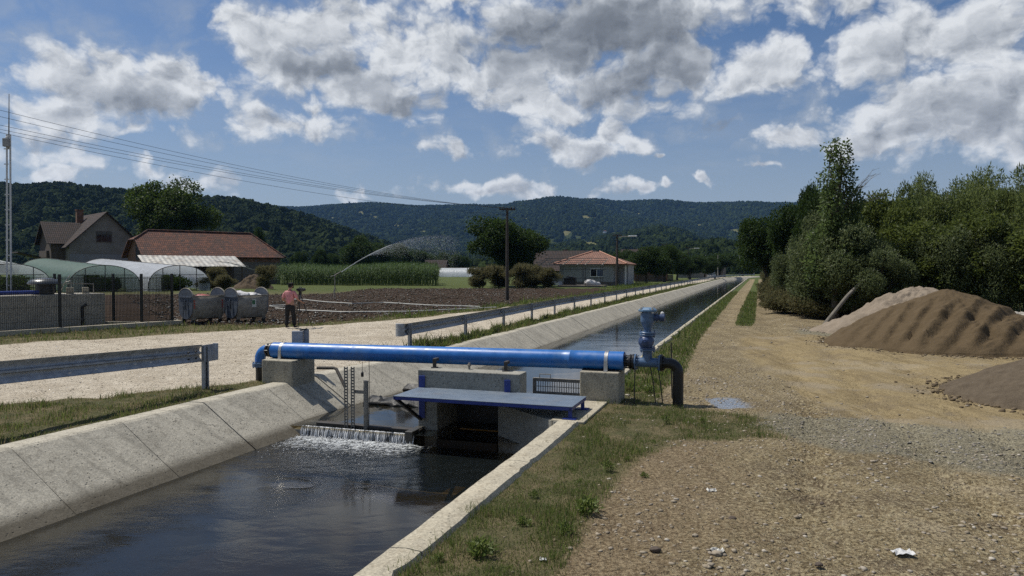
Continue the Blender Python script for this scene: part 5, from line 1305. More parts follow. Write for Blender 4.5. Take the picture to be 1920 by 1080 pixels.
def place(proto, first, x, y, rz, sc, label, group, z=0.0, cat='tree'):
    o = proto if first else copy_tree(proto)
    o.location = (x, y, z); o.rotation_euler = (0, 0, rz); o.scale = sc if hasattr(sc, '__len__') else (sc, sc, sc)
    return tag(o, label, cat, group)
used = set(); protos = {}
def tree(kind, name, px, Y, top, wpx, label, group, seed=1, rz=None, basez=0.0, cat='tree', asp=None):
    """a tree of the given kind standing Y metres out; top row and width fix its real size"""
    key = kind + str(seed)
    first = key not in protos
    if first:
        protos[key] = tree_proto(name, kind, seed); cm = [c for c in protos[key].children if c.name.startswith(('crown', 'foliage'))][0].data
        co = np.empty(len(cm.vertices) * 3, np.float32); cm.vertices.foreach_get('co', co); co = co.reshape(-1, 3)
        DIM[key] = (float(np.percentile(co[:, 2], 99.7)), float(np.percentile(np.abs(co[:, 0]), 98.5)) * 2)
    hgt, wid = DIM[key]; b = P(px, 505, Y); h = (H + (505 - top) / F * Y) - basez; w = wpx / F * Y
    sz = h / hgt; sx = w / wid
    o = place(protos[key], first, b.x, Y, random.uniform(0, 6.28) if rz is None else rz, (sx, sx, sz), label, group, basez, cat)
    return o
DIM = {'walnut': (17.4, 14.8), 'round': (9.8, 9.8), 'round_near': (7.2, 6.2), 'poplar': (8.0, 3.7), 'willow': (6.7, 5.4), 'silver': (4.75, 4.8), 'olive': (5.0, 4.4), 'brush': (1.6, 2.6)}
# --- right-hand thicket
T_ = 'trees and shrubs on the right of the track'
tree('poplar', 'poplar_tree', 1568, 31.5, 268, 112, 'tallest loose poplar rising out of the thicket beside the dirt track', T_, 3, .4)
tree('round_near', 'leafy_tree', 1437, 66, 410, 100, 'dark rounded tree closing the far end of the dirt track', T_, 4)
tree('round_near', 'leafy_tree', 1490, 58, 384, 105, 'dark tree between the far rounded tree and the poplar', T_, 4)
tree('round_near', 'leafy_tree', 1527, 44, 350, 80, 'narrow dark tree leaning against the left side of the poplar', T_, 4)
tree('silver', 'willow_shrub', 1535, 33, 402, 140, 'big silvery willow shrub in front of the poplar', T_, 5)
tree('silver', 'willow_shrub', 1602, 31, 428, 150, 'silvery shrub behind the leaning dead trunk', T_, 6)
tree('silver', 'willow_shrub', 1490, 37, 462, 80, 'low silvery shrub at the bend of the track edge', T_, 5)
tree('olive', 'broadleaf_shrub', 1662, 34, 366, 120, 'yellow green shrub under the bare dead branches', T_, 7)
tree('olive', 'broadleaf_shrub', 1712, 38, 343, 66, 'small round yellowish crown standing alone against the sky', T_, 8)
tree('willow', 'willow_tree', 1775, 34, 334, 140, 'willow with feathery top behind the left half of the brown sand pile', T_, 9)
tree('willow', 'willow_tree', 1842, 36, 326, 145, 'tall willow behind the right half of the brown sand pile', T_, 10)
tree('willow', 'willow_tree', 1925, 32, 318, 150, 'willow cut by the right edge of the photo', T_, 9)
tree('willow', 'willow_tree', 2040, 33, 290, 190, 'willow just beyond the right edge of the photo', T_, 10)
for i, (px, Y, tp, w, kd, sd, lb) in enumerate([
    (1700, 31.5, 420, 150, 'olive', 8, 'leafy shrub to the right of the leaning dead trunk'), (1765, 31, 425, 140, 'silver', 6, 'dark silvery shrub above the pale sand heap'),
    (1828, 30.5, 400, 140, 'olive', 7, 'yellow green shrub above the top of the brown sand pile'), (1895, 29.5, 420, 140, 'silver', 5, 'silvery shrub above the white rubble'),
    (1655, 30, 470, 130, 'silver', 6, 'low shrub hanging over the middle of the leaning trunk'), (1985, 29, 410, 170, 'olive', 8, 'shrub beyond the rubble at the photo edge'),
    (1740, 37, 385, 150, 'round_near', 4, 'dark leafy tree half hidden between two willows'), (1610, 38, 385, 140, 'round_near', 4, 'dark leafy tree behind the poplar and its dead branches'), (1880, 40, 360, 170, 'round_near', 4, 'dark tree filling the gap behind the right willows')]):
    tree(kd, 'thicket_shrub' if kd != 'round_near' else 'leafy_tree', px, Y, tp, w, lb, T_, sd)
Bg = 'shrubs lining the right of the dirt track'
for i in range(16):
    s = 44 + i * 9.5; p = W(s, 2.0 + (i % 3) * .7 + max(0, (s - 150) * .02))
    kd = ('silver', 'olive', 'round_near')[i % 3]; sd = {'silver': 5, 'olive': 7, 'round_near': 4}[kd]; key = kd + str(sd)
    sc = (.62, .60, .55)[i % 3] * random.uniform(.9, 1.15)
    place(protos[key], False, p.x, p.y, random.uniform(0, 6), (sc, sc, sc * 1.05), 'one of the leafy shrubs lining the right side of the dirt track', Bg, 0, 'shrub')
bw = 'dry weeds at the foot of the thicket'
bp = None
for i, (px, py, hh) in enumerate([(1456, 552, 1.2), (1468, 566, 1.3), (1482, 578, 1.2), (1500, 588, 1.2), (1522, 594, 1.0), (1545, 598, .9), (1575, 600, .8), (1600, 598, .9), (1450, 540, 1.4), (1640, 592, .9), (1490, 568, 1.5), (1530, 582, 1.3), (1447, 533, 1.3), (1442, 529, 1.3), (1438, 526, 1.4), (1452, 558, .9), (1466, 575, .8), (1476, 588, .7)]):
    q = G(px, py); 
    if bp is None: bp = tree_proto('weed_clump', 'brush', 11); o = place(bp, True, q.x, q.y + .6, 0, (1.1, 1.1, hh), 'one of the dry weed clumps at the foot of the thicket', bw, 0, 'weeds')
    else: place(bp, False, q.x, q.y + .6, random.uniform(0, 6), (1.1, 1.1, hh), 'one of the dry weed clumps at the foot of the thicket', bw, 0, 'weeds')
for i in range(14):
    sw = 39 + i * 5.5; q = W(sw, 1.25 + .5 * (i % 2) + .008 * (sw - 40)); place(bp, False, q.x, q.y, random.uniform(0, 6), (.8, .8, .8 + .3 * (i % 3)), 'one of the weed clumps edging the right wheel rut of the track', 'weeds edging the track', 0, 'weeds')
mb = MB(); mb.tube([P(1540, 616, 29.0), P(1588, 556, 29.3), P(1636, 508, 30.2), P(1690, 452, 31.6)], [.085, .075, .06, .03], 10)
mb.build('leaning_trunk', M['barkpale'], None, smooth=True, label='bare grey trunk leaning out of the thicket above the pale sand', cat='dead trunk')
mb = MB(); rr = random.Random(5); b0 = P(1590, 400, 31.8)
for i in range(9):
    e = P(1598 + i * 8 + rr.uniform(-4, 4), 316 + abs(i - 5) * 9 + (i > 6) * 26, 31.8 + rr.uniform(-.6, .6)); m1 = b0.lerp(e, .5) + Vector((-.12, 0, .12)); mb.tube([b0, m1, e], [.022, .014, .004], 5, False)
    for _ in range(4):
        q = m1.lerp(e, rr.uniform(0, .9)); mb.tube([q, q + Vector((rr.uniform(.1, .5), rr.uniform(-.2, .2), rr.uniform(.05, .35)))], [.008, .003], 4, False)
mb.tube([b0, P(1592, 470, 31.8), P(1600, 590, 31.8)], [.03, .05, .07], 6)
mb.build('dead_branches', M['barkpale'], None, smooth=True, label='bare dead twigs sticking out to the right of the poplar', cat='branches')
# --- middle distance
tree('round', 'dark_tree', 942, 95, 411, 134, 'large dark round tree behind the wooden power pole in the field', 'trees in the valley', 21)
tree('walnut', 'walnut_tree', 321, 122, 340, 146, 'big broad walnut tree rising behind the long barn', None, 22)
sh = 'shrubs at the field edge'
for i, (px, tp, w) in enumerate([(905, 500, 55), (935, 497, 60), (972, 494, 60), (1005, 497, 60), (1032, 502, 45)]):
    tree('brush', 'field_shrub', px, 86 + (i % 2) * 2, tp, w, 'one of the dry olive shrubs along the field edge below the dark tree', sh, 12, cat='shrub')
VT = [(1212, 116, 463, 76, 'spreading tree right of the white house'), (1246, 128, 460, 62, 'tree behind the second wooden pole from the left'), (1270, 146, 473, 56, 'small tree between the village poles'), (1294, 160, 480, 58, 'orchard tree in front of the orange roof'), (1322, 172, 481, 52, 'orchard tree near the parked car'), (1350, 205, 476, 64, 'dense tree at the far end of the road'), (1392, 240, 484, 50, 'low dense tree where the road disappears'), (1180, 150, 470, 50, 'tree behind the hipped roof of the white house'),
      (672, 185, 443, 74, 'large bushy tree behind the water jet'), (702, 210, 455, 60, 'olive tree half veiled by the spray'), (604, 175, 468, 34, 'small dark tree behind the corn near the man'), (628, 190, 476, 30, 'dark shrubby tree beside the taller bushy tree'), (745, 230, 458, 62, 'dense round tree behind the tip of the spray'), (790, 250, 470, 50, 'dull green tree right of the spray'), (832, 240, 474, 44, 'tree behind the far brick shed'), (562, 200, 472, 30, 'little tree above the left end of the corn'), (1060, 160, 470, 46, 'tree behind the old dark roof'), (860, 230, 478, 40, 'tree beside the far white tunnels'), (483, 150, 428, 30, 'tree top just showing above the barn roof'), (1148, 140, 476, 40, 'tree peeping over the ridge of the white house')]
for i, (px, Y, tp, w, lb) in enumerate(VT): tree('round', 'valley_tree', px, Y, tp, w, lb, 'trees in the valley', 21 if i % 2 else 23)
# ------------------------------------------------------------------ buildings
def uvmesh(name, quads, mat, parent, thick=.12):
    """roof planes; each quad (a,b,c,d) with a-b along the eave; uv in metres"""
    me = bpy.data.meshes.new(name); vs = []; fs = []; uv = []
    for q in quads:
        b = len(vs); q = [Vector(v) for v in q]; vs += q; fs.append(tuple(range(b, b + len(q))))
        u = (q[1] - q[0]).normalized(); nn = (q[1] - q[0]).cross(q[-1] - q[0]).normalized(); w = nn.cross(u)
        uv += [((p - q[0]).dot(u), (p - q[0]).dot(w)) for p in q]
    me.from_pydata([tuple(v) for v in vs], [], fs); ul = me.uv_layers.new(name='UVMap')
    for i, l in enumerate(me.loops): ul.data[i].uv = uv[l.vertex_index]
    me.materials.append(mat); o = bpy.data.objects.new(name, me); COL.objects.link(o); o.parent = parent
    m = o.modifiers.new('Solid', 'SOLIDIFY'); m.thickness = thick; m.offset = -1
    return o
def lbox(name, c, sz, mat, parent, **kw):
    mb = MB(); mb.box(c, sz); return mb.build(name, mat, parent, local=True, **kw)
def window(parent, x, y, z, w, h, frame=M['winframe'], face='y', panes=2, glass=None):
    """window on the wall plane y (facing -y)"""
    glass = glass or M['glassdark']; mb = MB(); t = .09
    mb.box((x, y, z + h / 2), (w + t, .10, t)); mb.box((x, y, z - h / 2), (w + t, .12, t)); mb.box((x - w / 2, y, z), (t, .098, h)); mb.box((x + w / 2, y, z), (t, .098, h))
    for i in range(1, panes): mb.box((x - w / 2 + w * i / panes, y, z), (t * .8, .09, h))
    f = mb.build('window', frame, parent, local=True)
    for i in range(panes):
        mb = MB(); mb.box((x - w / 2 + w * (i + .5) / panes, y - .01, z), (w / panes - .05, .06, h - .02)); mb.build('pane', glass if i else M['glassdark'], f, local=True)
def gable_house(name, loc, rz, w, d, hw, hr, wall, roof, label, cat='house', ov=.5, group=None):
    g = empty(name, loc, rz, label, cat, group); mb = MB()
    poly = [Vector((-w / 2, -d / 2, -.3)), Vector((w / 2, -d / 2, -.3)), Vector((w / 2, -d / 2, hw)), Vector((0, -d / 2, hw + hr)), Vector((-w / 2, -d / 2, hw))]
    mb.prism(poly, (0, d, 0)); mb.build('wall', wall, g, local=True)
    k = ov / (w / 2); e = w / 2 + ov; ez = hw - hr * k + .10; y0 = -d / 2 - ov; y1 = d / 2 + ov; rz_ = hw + hr + .10
    uvmesh('roof', [((-e, y1, ez), (-e, y0, ez), (0, y0, rz_), (0, y1, rz_)), ((e, y0, ez), (e, y1, ez), (0, y1, rz_), (0, y0, rz_))], roof, g)
    return g
# village house on the left
hx_ = P(165, 505, 110).x
hs = gable_house('village_house', (hx_, 112, 0), R(45), 9.6, 10.5, 5.9, 4.7, M['plaster'], M['roof_old'], 'two storey plastered house with a dark tiled gable roof left of the barn', ov=.7)
mb = MB(); mb.prism([Vector((-4.3, -5.29, -.2)), Vector((4.83, -5.29, -.2)), Vector((4.83, -5.29, 4.4)), Vector((-4.83, -5.29, 4.4))], (0, -.04, 0)); mb.build('plinth_render', simple('grey_render', (.235, .235, .245), .9, var=.12, scale=.8, dirt=(.16, .16, .165)), hs, local=True)
window(hs, -.25, -5.27, 7.0, 2.0, 1.5, M['wood'], panes=3)
mb = MB(); mb.box((-1.5, 2.2, 10.3), (.9, .7, 1.9)); mb.box((-1.5, 2.2, 11.28), (1.05, .85, .12)); mb.build('chimney', M['brick'], hs, local=True)
# cross gable on the left side
mb = MB(); mb.prism([Vector((-6.6, -3.2, 3.2)), Vector((-6.6, 3.2, 3.2)), Vector((-6.6, 3.2, 6.2)), Vector((-6.6, 0, 9.0)), Vector((-6.6, -3.2, 6.2))], (5, 0, 0)); mb.build('side_gable', M['wood'], hs, local=True)
uvmesh('side_roof', [((-7.2, -3.7, 5.9), (-2.0, -3.7, 5.9), (-2.0, 0, 9.2), (-7.2, 0, 9.2)), ((-2.0, 3.7, 5.9), (-7.2, 3.7, 5.9), (-7.2, 0, 9.2), (-2.0, 0, 9.2))], M['roof_old'], hs)
mb = MB(); mb.box((-6.7, 0, 4.4), (.5, 4.2, 1.0)); mb.build('balcony', M['wood'], hs, local=True)
for y in (-3.6, -1.2, 1.6):
    mb = MB(); mb.box((-4.82, y, 2.1), (.08, .9, 1.3)); f_ = mb.build('window', M['wood'], hs, local=True); mb = MB(); mb.box((-4.87, y, 2.1), (.04, .7, 1.1)); mb.build('pane', M['glassdark'], f_, local=True)
lr = MB(); lr.box((-8.2, 3.2, 4.3), (3.2, 4.0, .14), Matrix.Rotation(.25, 3, 'Y')); lr.build('lean_roof', M['roof_old'], hs, local=True)
# long barn: half-hipped tile roof, brick and block walls
bx = P(381, 505, 106).x
bn = empty('barn', (bx, 107, 0), R(42), 'long brick barn with a red brown half hipped tile roof', 'barn')
Lb, Db, hw, hr = 18.6, 9.0, 4.3, 3.3
mb = MB(); mb.box((1.0, 0, hw / 2 - .1), (Lb - 2, Db, hw + .2)); mb.build('wall', M['block'], bn, local=True)
mb = MB(); mb.box((0, -Db / 2 - .02, hw - .55), (Lb - .1, .06, 1.0)); mb.build('brick_band', M['brick'], bn, local=True)
mb = MB(); mb.prism([Vector((-Lb / 2, -Db / 2, -.2)), Vector((-Lb / 2, Db / 2, -.2)), Vector((-Lb / 2, Db / 2, hw)), Vector((-Lb / 2, 1.6, hw + 2.1)), Vector((-Lb / 2, -1.6, hw + 2.1)), Vector((-Lb / 2, -Db / 2, hw))], (1.6, 0, 0)); mb.build('gable_wall', M['brick'], bn, local=True)
mb = MB(); mb.box((-Lb / 2 - .02, -.5, 4.6), (.08, 1.7, 2.3)); mb.build('dark_opening', M['black'], bn, local=True)  # black panel on the wall paints the shaded inside of an opening
e = Db / 2 + .6; x0 = -Lb / 2 - .7; x1 = Lb / 2 + .6; ez = hw - .35; zr = hw + hr
def hz(y): return ez + (zr - ez) * (1 - abs(y) / e)
uvmesh('roof', [((x0, -e, ez), (x1, -e, ez), (x1 - 3.2, 0, zr), (x0 + 2.2, 0, zr), (x0, -1.8, hz(1.8))), ((x1, e, ez), (x0, e, ez), (x0, 1.8, hz(1.8)), (x0 + 2.2, 0, zr), (x1 - 3.2, 0, zr)), ((x0, 1.8, hz(1.8)), (x0, -1.8, hz(1.8)), (x0 + 2.2, 0, zr)), ((x1, -e, ez), (x1, e, ez), (x1 - 3.2, 0, zr))], M['roof_barn'], bn, .16)
mb = MB(); mb.tube([(x0 + 2.1, 0, zr + .05), (x1 - 3.2, 0, zr + .05)], .14, 8); mb.tube([(x1 - 3.2, 0, zr + .05), (x1, -e, ez + .05)], .12, 8); mb.tube([(x0 + 2.1, 0, zr + .05), (x0, -1.8, hz(1.8) + .05)], .12, 8); mb.build('ridge', M['roof_barn'], bn, local=True, smooth=True)
lt = empty('lean_to', (P(360, 505, 94).x, 94, 0), R(38), 'tin roofed lean-to in front of the long barn', 'shed')
mb = MB(); nx = 40
for i in range(nx):
    a = -6 + 12 * i / nx; b = a + 12 / nx; dz = .03 * (i % 2)
    mb.add([(a, -2.6, 2.55 + dz), (b, -2.6, 2.55 + .03 - dz), (b, 1.8, 3.95 + .03 - dz), (a, 1.8, 3.95 + dz)], [(0, 1, 2, 3)])
mb.build('roof', M['tin'], lt, local=True, solid=.03)
for x in (-5.6, -1.8, 1.8, 5.6): lbox('post', (x, -2.3, 1.25), (.16, .16, 2.5), M['wood'], lt)
lbox('wall', (0, 1.7, 1.7), (11.6, .2, 3.4), M['wood'], lt)
mb = MB(); mb.box((-1, .3, .8), (6, 2, 1.6)); mb.box((3.5, .2, .6), (2, 1.6, 1.2)); mb.build('stored_timber', M['wood'], lt, local=True)
mb = MB(); mb.beam((3.5, -3.2, 3.1), (7.2, -3.6, 2.0), .2, .06); mb.beam((2, -2.9, 3.3), (6.2, -3.0, 2.6), .12, .05); mb.build('loose_board', M['tin'], lt, local=True)
# heaps and dry bushes by the barn
def mound(name, c, rx, ry, h, mat, label, cat, seed=1, rz=0, n=64, m=40, prof=1.25, rough=.06, grooves=0, gd=.05, kind=None, gdir=0):
    vs = []; fs = []; c = Vector(c)
    for i in range(m):
        q = i / (m - 1) * 1.04
        for j in range(n):
            a = 2 * math.pi * j / n; k = 1 + .10 * fbm(math.cos(a) * 1.4 + seed, math.sin(a) * 1.4) + .03 * fbm(math.cos(a) * 5, math.sin(a) * 5, seed)
            x = math.cos(a) * q * k * rx; y = math.sin(a) * q * k * ry
            z = h * (1 - math.sqrt((min(q, 1)) ** 2 + .012) / 1.006) ** (1 / prof) if q < 1 else -.03
            z += (rough * fbm(x * 1.1 + seed, y * 1.1) + rough * .5 * fbm(x * 4, y * 4, seed)) * min(1, (1.02 - q) * 4) * (q < 1)
            if grooves and q > .2:
                u = x - 1.15 * y + .10 * fbm(x * .8, y * .8, 5); ph = (u / .78) % 1.0; saw = (ph / .72 if ph < .72 else (1 - ph) / .28) - .5
                amp = max(0, min(1, (q - .2) * 3.5)) * max(0, min(1, (1 - q) * 7)) * (.25 + .75 * max(0, -math.sin(a)) ** .5)
                z += gd * saw * amp * (1 + .5 * fbm(x * 2, y * 2, 3)) + .02 * math.sin((x * .5 - y) * 2 * math.pi / .21) * amp * (fbm(x * 1.1, y * 1.1, 8) > .12)
            vs.append(c + Matrix.Rotation(rz, 3, 'Z') @ Vector((x, y, max(z, -.05) if q < 1 else -.06)))
    for i in range(m - 1):
        for j in range(n): fs.append((i * n + j, i * n + (j + 1) % n, (i + 1) * n + (j + 1) % n, (i + 1) * n + j))
    mb = MB(); mb.add(vs, fs); return mb.build(name, mat, None, smooth=True, label=label, cat=cat, kind=kind, ang=80)
mound('manure_heap', (P(462, 505, 82).x, 84, 0), 2.4, 1.8, 1.7, M['dung'], 'brown heap in front of the right end of the barn', 'heap', 3, rough=.3)
for i, (px, Y, tp, w, lb) in enumerate([(402, 80, 500, 40, 'dry dark bush between the white tunnel and the brown heap'), (502, 80, 497, 42, 'dry greyish bush at the right corner of the barn'), (425, 78, 515, 40, 'low dry bush in front of the brown heap'), (385, 76, 520, 30, 'low weed bush beside the white tunnel end')]): tree('brush', 'dry_bush', px, Y, tp, w, lb, 'dry bushes in front of the barn', 12, cat='bush')
# polytunnels
def tunnel(px, Y, wid, hgt, L, film, label, rz=41.6, rise=1.0):
    b = P(px, 505, Y); g = empty('polytunnel', (b.x, Y, 0), R(rz), label, 'polytunnel', 'polytunnels in front of the barn')
    n = 20; m = 44; vs = []; fs = []
    for i in range(m):
        q = i / (m - 1); sag = .10 * abs(math.sin(q * math.pi * 11)); sag2 = .03 * fbm(q * 9, px)
        for j in range(n + 1):
            a = math.pi * j / n; r_ = 1 - (.035 * abs(math.sin(q * math.pi * 11)) )
            vs.append((-math.cos(a) * wid / 2 * (r_ if 0 < j < n else 1), q * L, max(0, math.sin(a)) ** .66 * hgt * r_ + rise * q + sag2 * math.sin(a) - .05))
    for i in range(m - 1):
        for j in range(n): fs.append((i * (n + 1) + j, i * (n + 1) + j + 1, (i + 1) * (n + 1) + j + 1, (i + 1) * (n + 1) + j))
    mb = MB(); mb.add(vs, fs); mb.build('cover', M[film], g, local=True, smooth=True)
    def arch(a): return (-math.cos(a) * wid / 2, math.sin(a) ** .66 * hgt - .05 if math.sin(a) > 0 else -.05)
    # end film: upper part and lower sides, a gap for the doorway
    mb = MB(); pts = [arch(math.pi * j / n) for j in range(n + 1)]
    for j in range(n):
        (xa, za), (xb, zb) = pts[j], pts[j + 1]; lo = hgt * .62 if abs((xa + xb) / 2) < wid * .27 else -.05
        if min(za, zb) >= lo - .3: mb.add([(xa, -.02, min(lo, za)), (xb, -.02, min(lo, zb)), (xb, -.02, zb), (xa, -.02, za)], [(0, 1, 2, 3)])
    mb.build('end_film', M['film_end'], g, local=True)
    mb = MB()
    for q in (0, 1):
        mb.tube([(x * 1.005, q * L - .03, z + rise * q) for x, z in pts], .035, 6)
    for x in (-wid * .27, wid * .27, 0): mb.beam((x, -.03, 0), (x, -.03, arch(math.acos(-x / (wid / 2)))[1]), .06, .06)
    mb.beam((-wid * .40, -.03, hgt * .62), (wid * .40, -.03, hgt * .62), .05, .06)
    mb.tube([(0, -.03, hgt - .06), (0, L - .03, hgt - .06 + rise)], .03, 6)
    mb.build('frame', M['iron'], g, local=True, smooth=True)
    cl = [(x, 2.6 + y, .55 + .3 * random.random(), .6, 1.2, .75) for x in (-wid * .2, 0, wid * .2) for y in (0, 2, 4, 6.5)]
    leaf_mesh('plants', cl, 3600, .35, .2, M['leaf_walnut'], g, int(px) + 3000, .3)
    return g
tunnel(20, 66, 6.4, 2.75, 26, 'film_clear', 'clear film polytunnel at the left edge of the photo behind the tank')
tunnel(197, 71, 6.3, 2.65, 30, 'film_green', 'green film polytunnel, the middle one of the three')
tunnel(337, 74, 6.0, 2.65, 31, 'film_white', 'white film polytunnel nearest to the refuse containers')
# white bungalow right of the field, its carport frame and the dark roof behind
wb = empty('white_bungalow', (P(1118, 505, 104).x, 104, 0), R(-17), 'grey white bungalow with an orange tiled hipped roof beside the road', 'house')
ww, wd_, wh = 8.6, 9.0, 2.95
mb = MB(); mb.box((-.6, 0, wh / 2 - .1), (ww - 1.2, wd_, wh + .2)); mb.box((ww / 2 - .3, 1.6, wh / 2 - .1), (1.4, wd_ - 3.2, wh + .2)); mb.build('wall', M['plaster_white'], wb, local=True)
mb = MB(); mb.box((-.6, 0, .2), (ww - 1.1, wd_ + .1, .6)); mb.build('plinth', M['block'], wb, local=True)
e1 = ww / 2 + .75; e2 = wd_ / 2 + .6
uvmesh('roof', [((-e1, -e2, wh), (e1, -e2, wh), (.5, -.2, wh + 1.75), (-.5, -.2, wh + 1.75)), ((e1, -e2, wh), (e1, e2, wh), (.5, .2, wh + 1.75), (.5, -.2, wh + 1.75)), ((e1, e2, wh), (-e1, e2, wh), (-.5, .2, wh + 1.75), (.5, .2, wh + 1.75)), ((-e1, e2, wh), (-e1, -e2, wh), (-.5, -.2, wh + 1.75), (-.5, .2, wh + 1.75))], M['roof_new'], wb, .16)
mb = MB(); mb.tube([(.5, -.2, wh + 1.8), (e1, -e2, wh + .05)], .11, 6); mb.tube([(-.5, -.2, wh + 1.8), (-e1, -e2, wh + .05)], .11, 6); mb.build('ridge', simple('ridge_tiles', (.42, .22, .15), .8, var=.2), wb, local=True, smooth=True)
window(wb, .9, -wd_ / 2 - .03, 1.75, 1.75, 1.05, glass=M['glassblue'])
mb = MB(); mb.box((ww / 2 - .05, 0.02, 1.3), (.72, .12, 2.2)); dr = mb.build('door', M['winframe'], wb, local=True); mb = MB(); mb.box((ww / 2 - .05, -.06, 1.4), (.16, .05, 1.5)); mb.build('pane', M['glassdark'], dr, local=True)
mb = MB(); mb.box((ww / 2 - .9, -wd_ / 2 + 1.6, 1.3), (.18, .18, 2.9)); mb.box((ww / 2 + .3, -wd_ / 2 + 1.4, 1.3), (.2, .2, 2.9)); mb.build('porch_post', M['winframe'], wb, local=True)
ob = gable_house('old_house', (P(1062, 505, 122).x, 122, 0), R(90 - 12), 8.0, 9.0, 2.3, 2.9, M['plaster'], M['roof_old'], 'old house with a dark mossy tiled roof behind the bungalow', ov=.6)
mb = MB(); mb.box((1.2, .3, 4.9), (.6, .6, 1.3)); mb.build('chimney', M['brick'], ob, local=True)
cp = empty('carport_frame', (P(1085, 505, 93).x, 93, 0), R(-14), 'unfinished thin steel carport frame in front of the bungalow', 'carport frame')
for k_, x in enumerate((-2.6, -1.7, .3, 1.1, 2.6, 3.3)):
    for y in ((-1.8,) if k_ % 2 else (1.8,)): lbox('post', (x, y, 1.4), (.07, .07, 2.8 + .3 * (y > 0)), M['iron'], cp)
mb = MB()
for i, (y, z) in enumerate(((-2.4, 2.75), (-1.2, 3.02), (.2, 3.3), (1.6, 3.6))): mb.beam((-5.6 + .3 * i, y, z), (3.5, y, z), .06, .08)
mb.build('purlin', M['galvdull'], cp, local=True)
mb = MB()
for x in (-4.6, -3.6, -1.7, .1, 1.1, 3.2): mb.beam((x, -2.4, 2.70), (x + .3, 1.7, 3.52), .06, .08)
mb.build('rafter', M['galvdull'], cp, local=True)
mb = MB(); mb.beam((-2.6, -1.8, 1.1), (3.3, -1.8, 1.1), .05, .05); mb.beam((-2.6, 1.8, 2.2), (3.3, 1.8, 2.2), .05, .05); mb.build('rail', M['iron'], cp, local=True)
mb = MB(); mb.box((.7, -1.2, .05), (5.6, 4.2, .35)); mb.build('slab', M['block'], cp, local=True)
cpl = Vector((P(1085, 505, 93).x, 93, 0)); m3 = Matrix.Rotation(R(-14), 3, 'Z')
mb = MB(); mb.box((0, 0, .45), (1.5, 1, .9)); mb.box((.1, 0, .98), (1.1, .8, .16), Matrix.Rotation(.12, 3, 'Y')); jb = mb.build('scrap_box', M['black'], None, local=True, bevel=.03, label='black box with scrap on it under the carport frame', cat='box'); jb.location = cpl + m3 @ Vector((-.9, -1.0, .23)); jb.rotation_euler.z = R(-14)
lump('white_sack', cpl + m3 @ Vector((1.7, -1.6, .5)), (.75, .5, .42), M['bag'], 21, 'white sacks heaped on the carport slab', 'sacks')
lump('white_sack', cpl + m3 @ Vector((2.4, -1.3, .38)), (.5, .4, .28), M['bag'], 25, 'smaller white sack beside the larger heap on the slab', 'sacks')
mb = MB()
for i in range(4): mb.beam((-.9, .1 * i, .12 + .14 * i), (.9, .1 * i + .3, .12 + .12 * i), .16, .1)
pk = mb.build('plank_stack', M['winframe'], None, local=True, label='pale planks stacked at the left end of the carport slab', cat='planks'); pk.location = cpl + m3 @ Vector((-2.7, -1.4, .1))
# further village buildings
gable_house('village_house', (P(1206, 505, 150).x, 152, 0), R(80), 7, 7.5, 4.0, 2.3, M['plaster'], M['roof_old'], 'taller house with a brown roof hidden behind trees right of the bungalow')
gable_house('village_house', (P(1225, 505, 135).x, 137, 0), R(78), 6, 6.0, 2.6, 1.2, M['brick'], M['roof_old'], 'low reddish house under the spreading trees beside the road')
gable_house('village_house', (P(1302, 505, 190).x, 192, 0), R(75), 7, 8, 2.8, 1.9, M['plaster'], M['roof_new'], 'small house with a pale orange roof among orchard trees')
gable_house('village_house', (P(1342, 505, 215).x, 217, 0), R(65), 6, 6, 3.2, 2.6, M['block'], M['roof_old'], 'dark gabled house behind the last village poles')
gable_house('brick_shed', (P(818, 505, 225).x, 226, 0), R(82), 5, 6.0, 2.8, 2.2, M['brick'], M['roof_old'], 'small far brick shed beyond the corn field', 'shed')
def far_tunnel(px, Y, w, L, film, label):
    b = P(px, 505, Y); g = empty('far_polytunnel', (b.x, Y, 0), R(80), label, 'polytunnel', 'far polytunnels beyond the corn'); vs = []; fs = []
    for i in range(12):
        for j in range(9): a = math.pi * j / 8; vs.append((-math.cos(a) * w / 2, L * i / 11 - L / 2, math.sin(a) * 2.6))
    for i in range(11):
        for j in range(8): fs.append((i * 9 + j, i * 9 + j + 1, (i + 1) * 9 + j + 1, (i + 1) * 9 + j))
    mb = MB(); mb.add(vs, fs); mb.build('cover', M[film], g, local=True, smooth=True); mb = MB(); mb.tube([vs[j] for j in range(5)] + [vs[99 + 4 - j] for j in range(5)], .05, 5); mb.build('frame', M['galvdull'], g, local=True)
far_tunnel(855, 215, 6, 9, 'film_white', 'short white polytunnel beside the dark round tree')
far_tunnel(880, 225, 6, 7, 'film_white', 'second white polytunnel partly behind the dark round tree')
far_tunnel(795, 240, 6, 15, 'film_green', 'long low pale green polytunnel left of the brick shed')
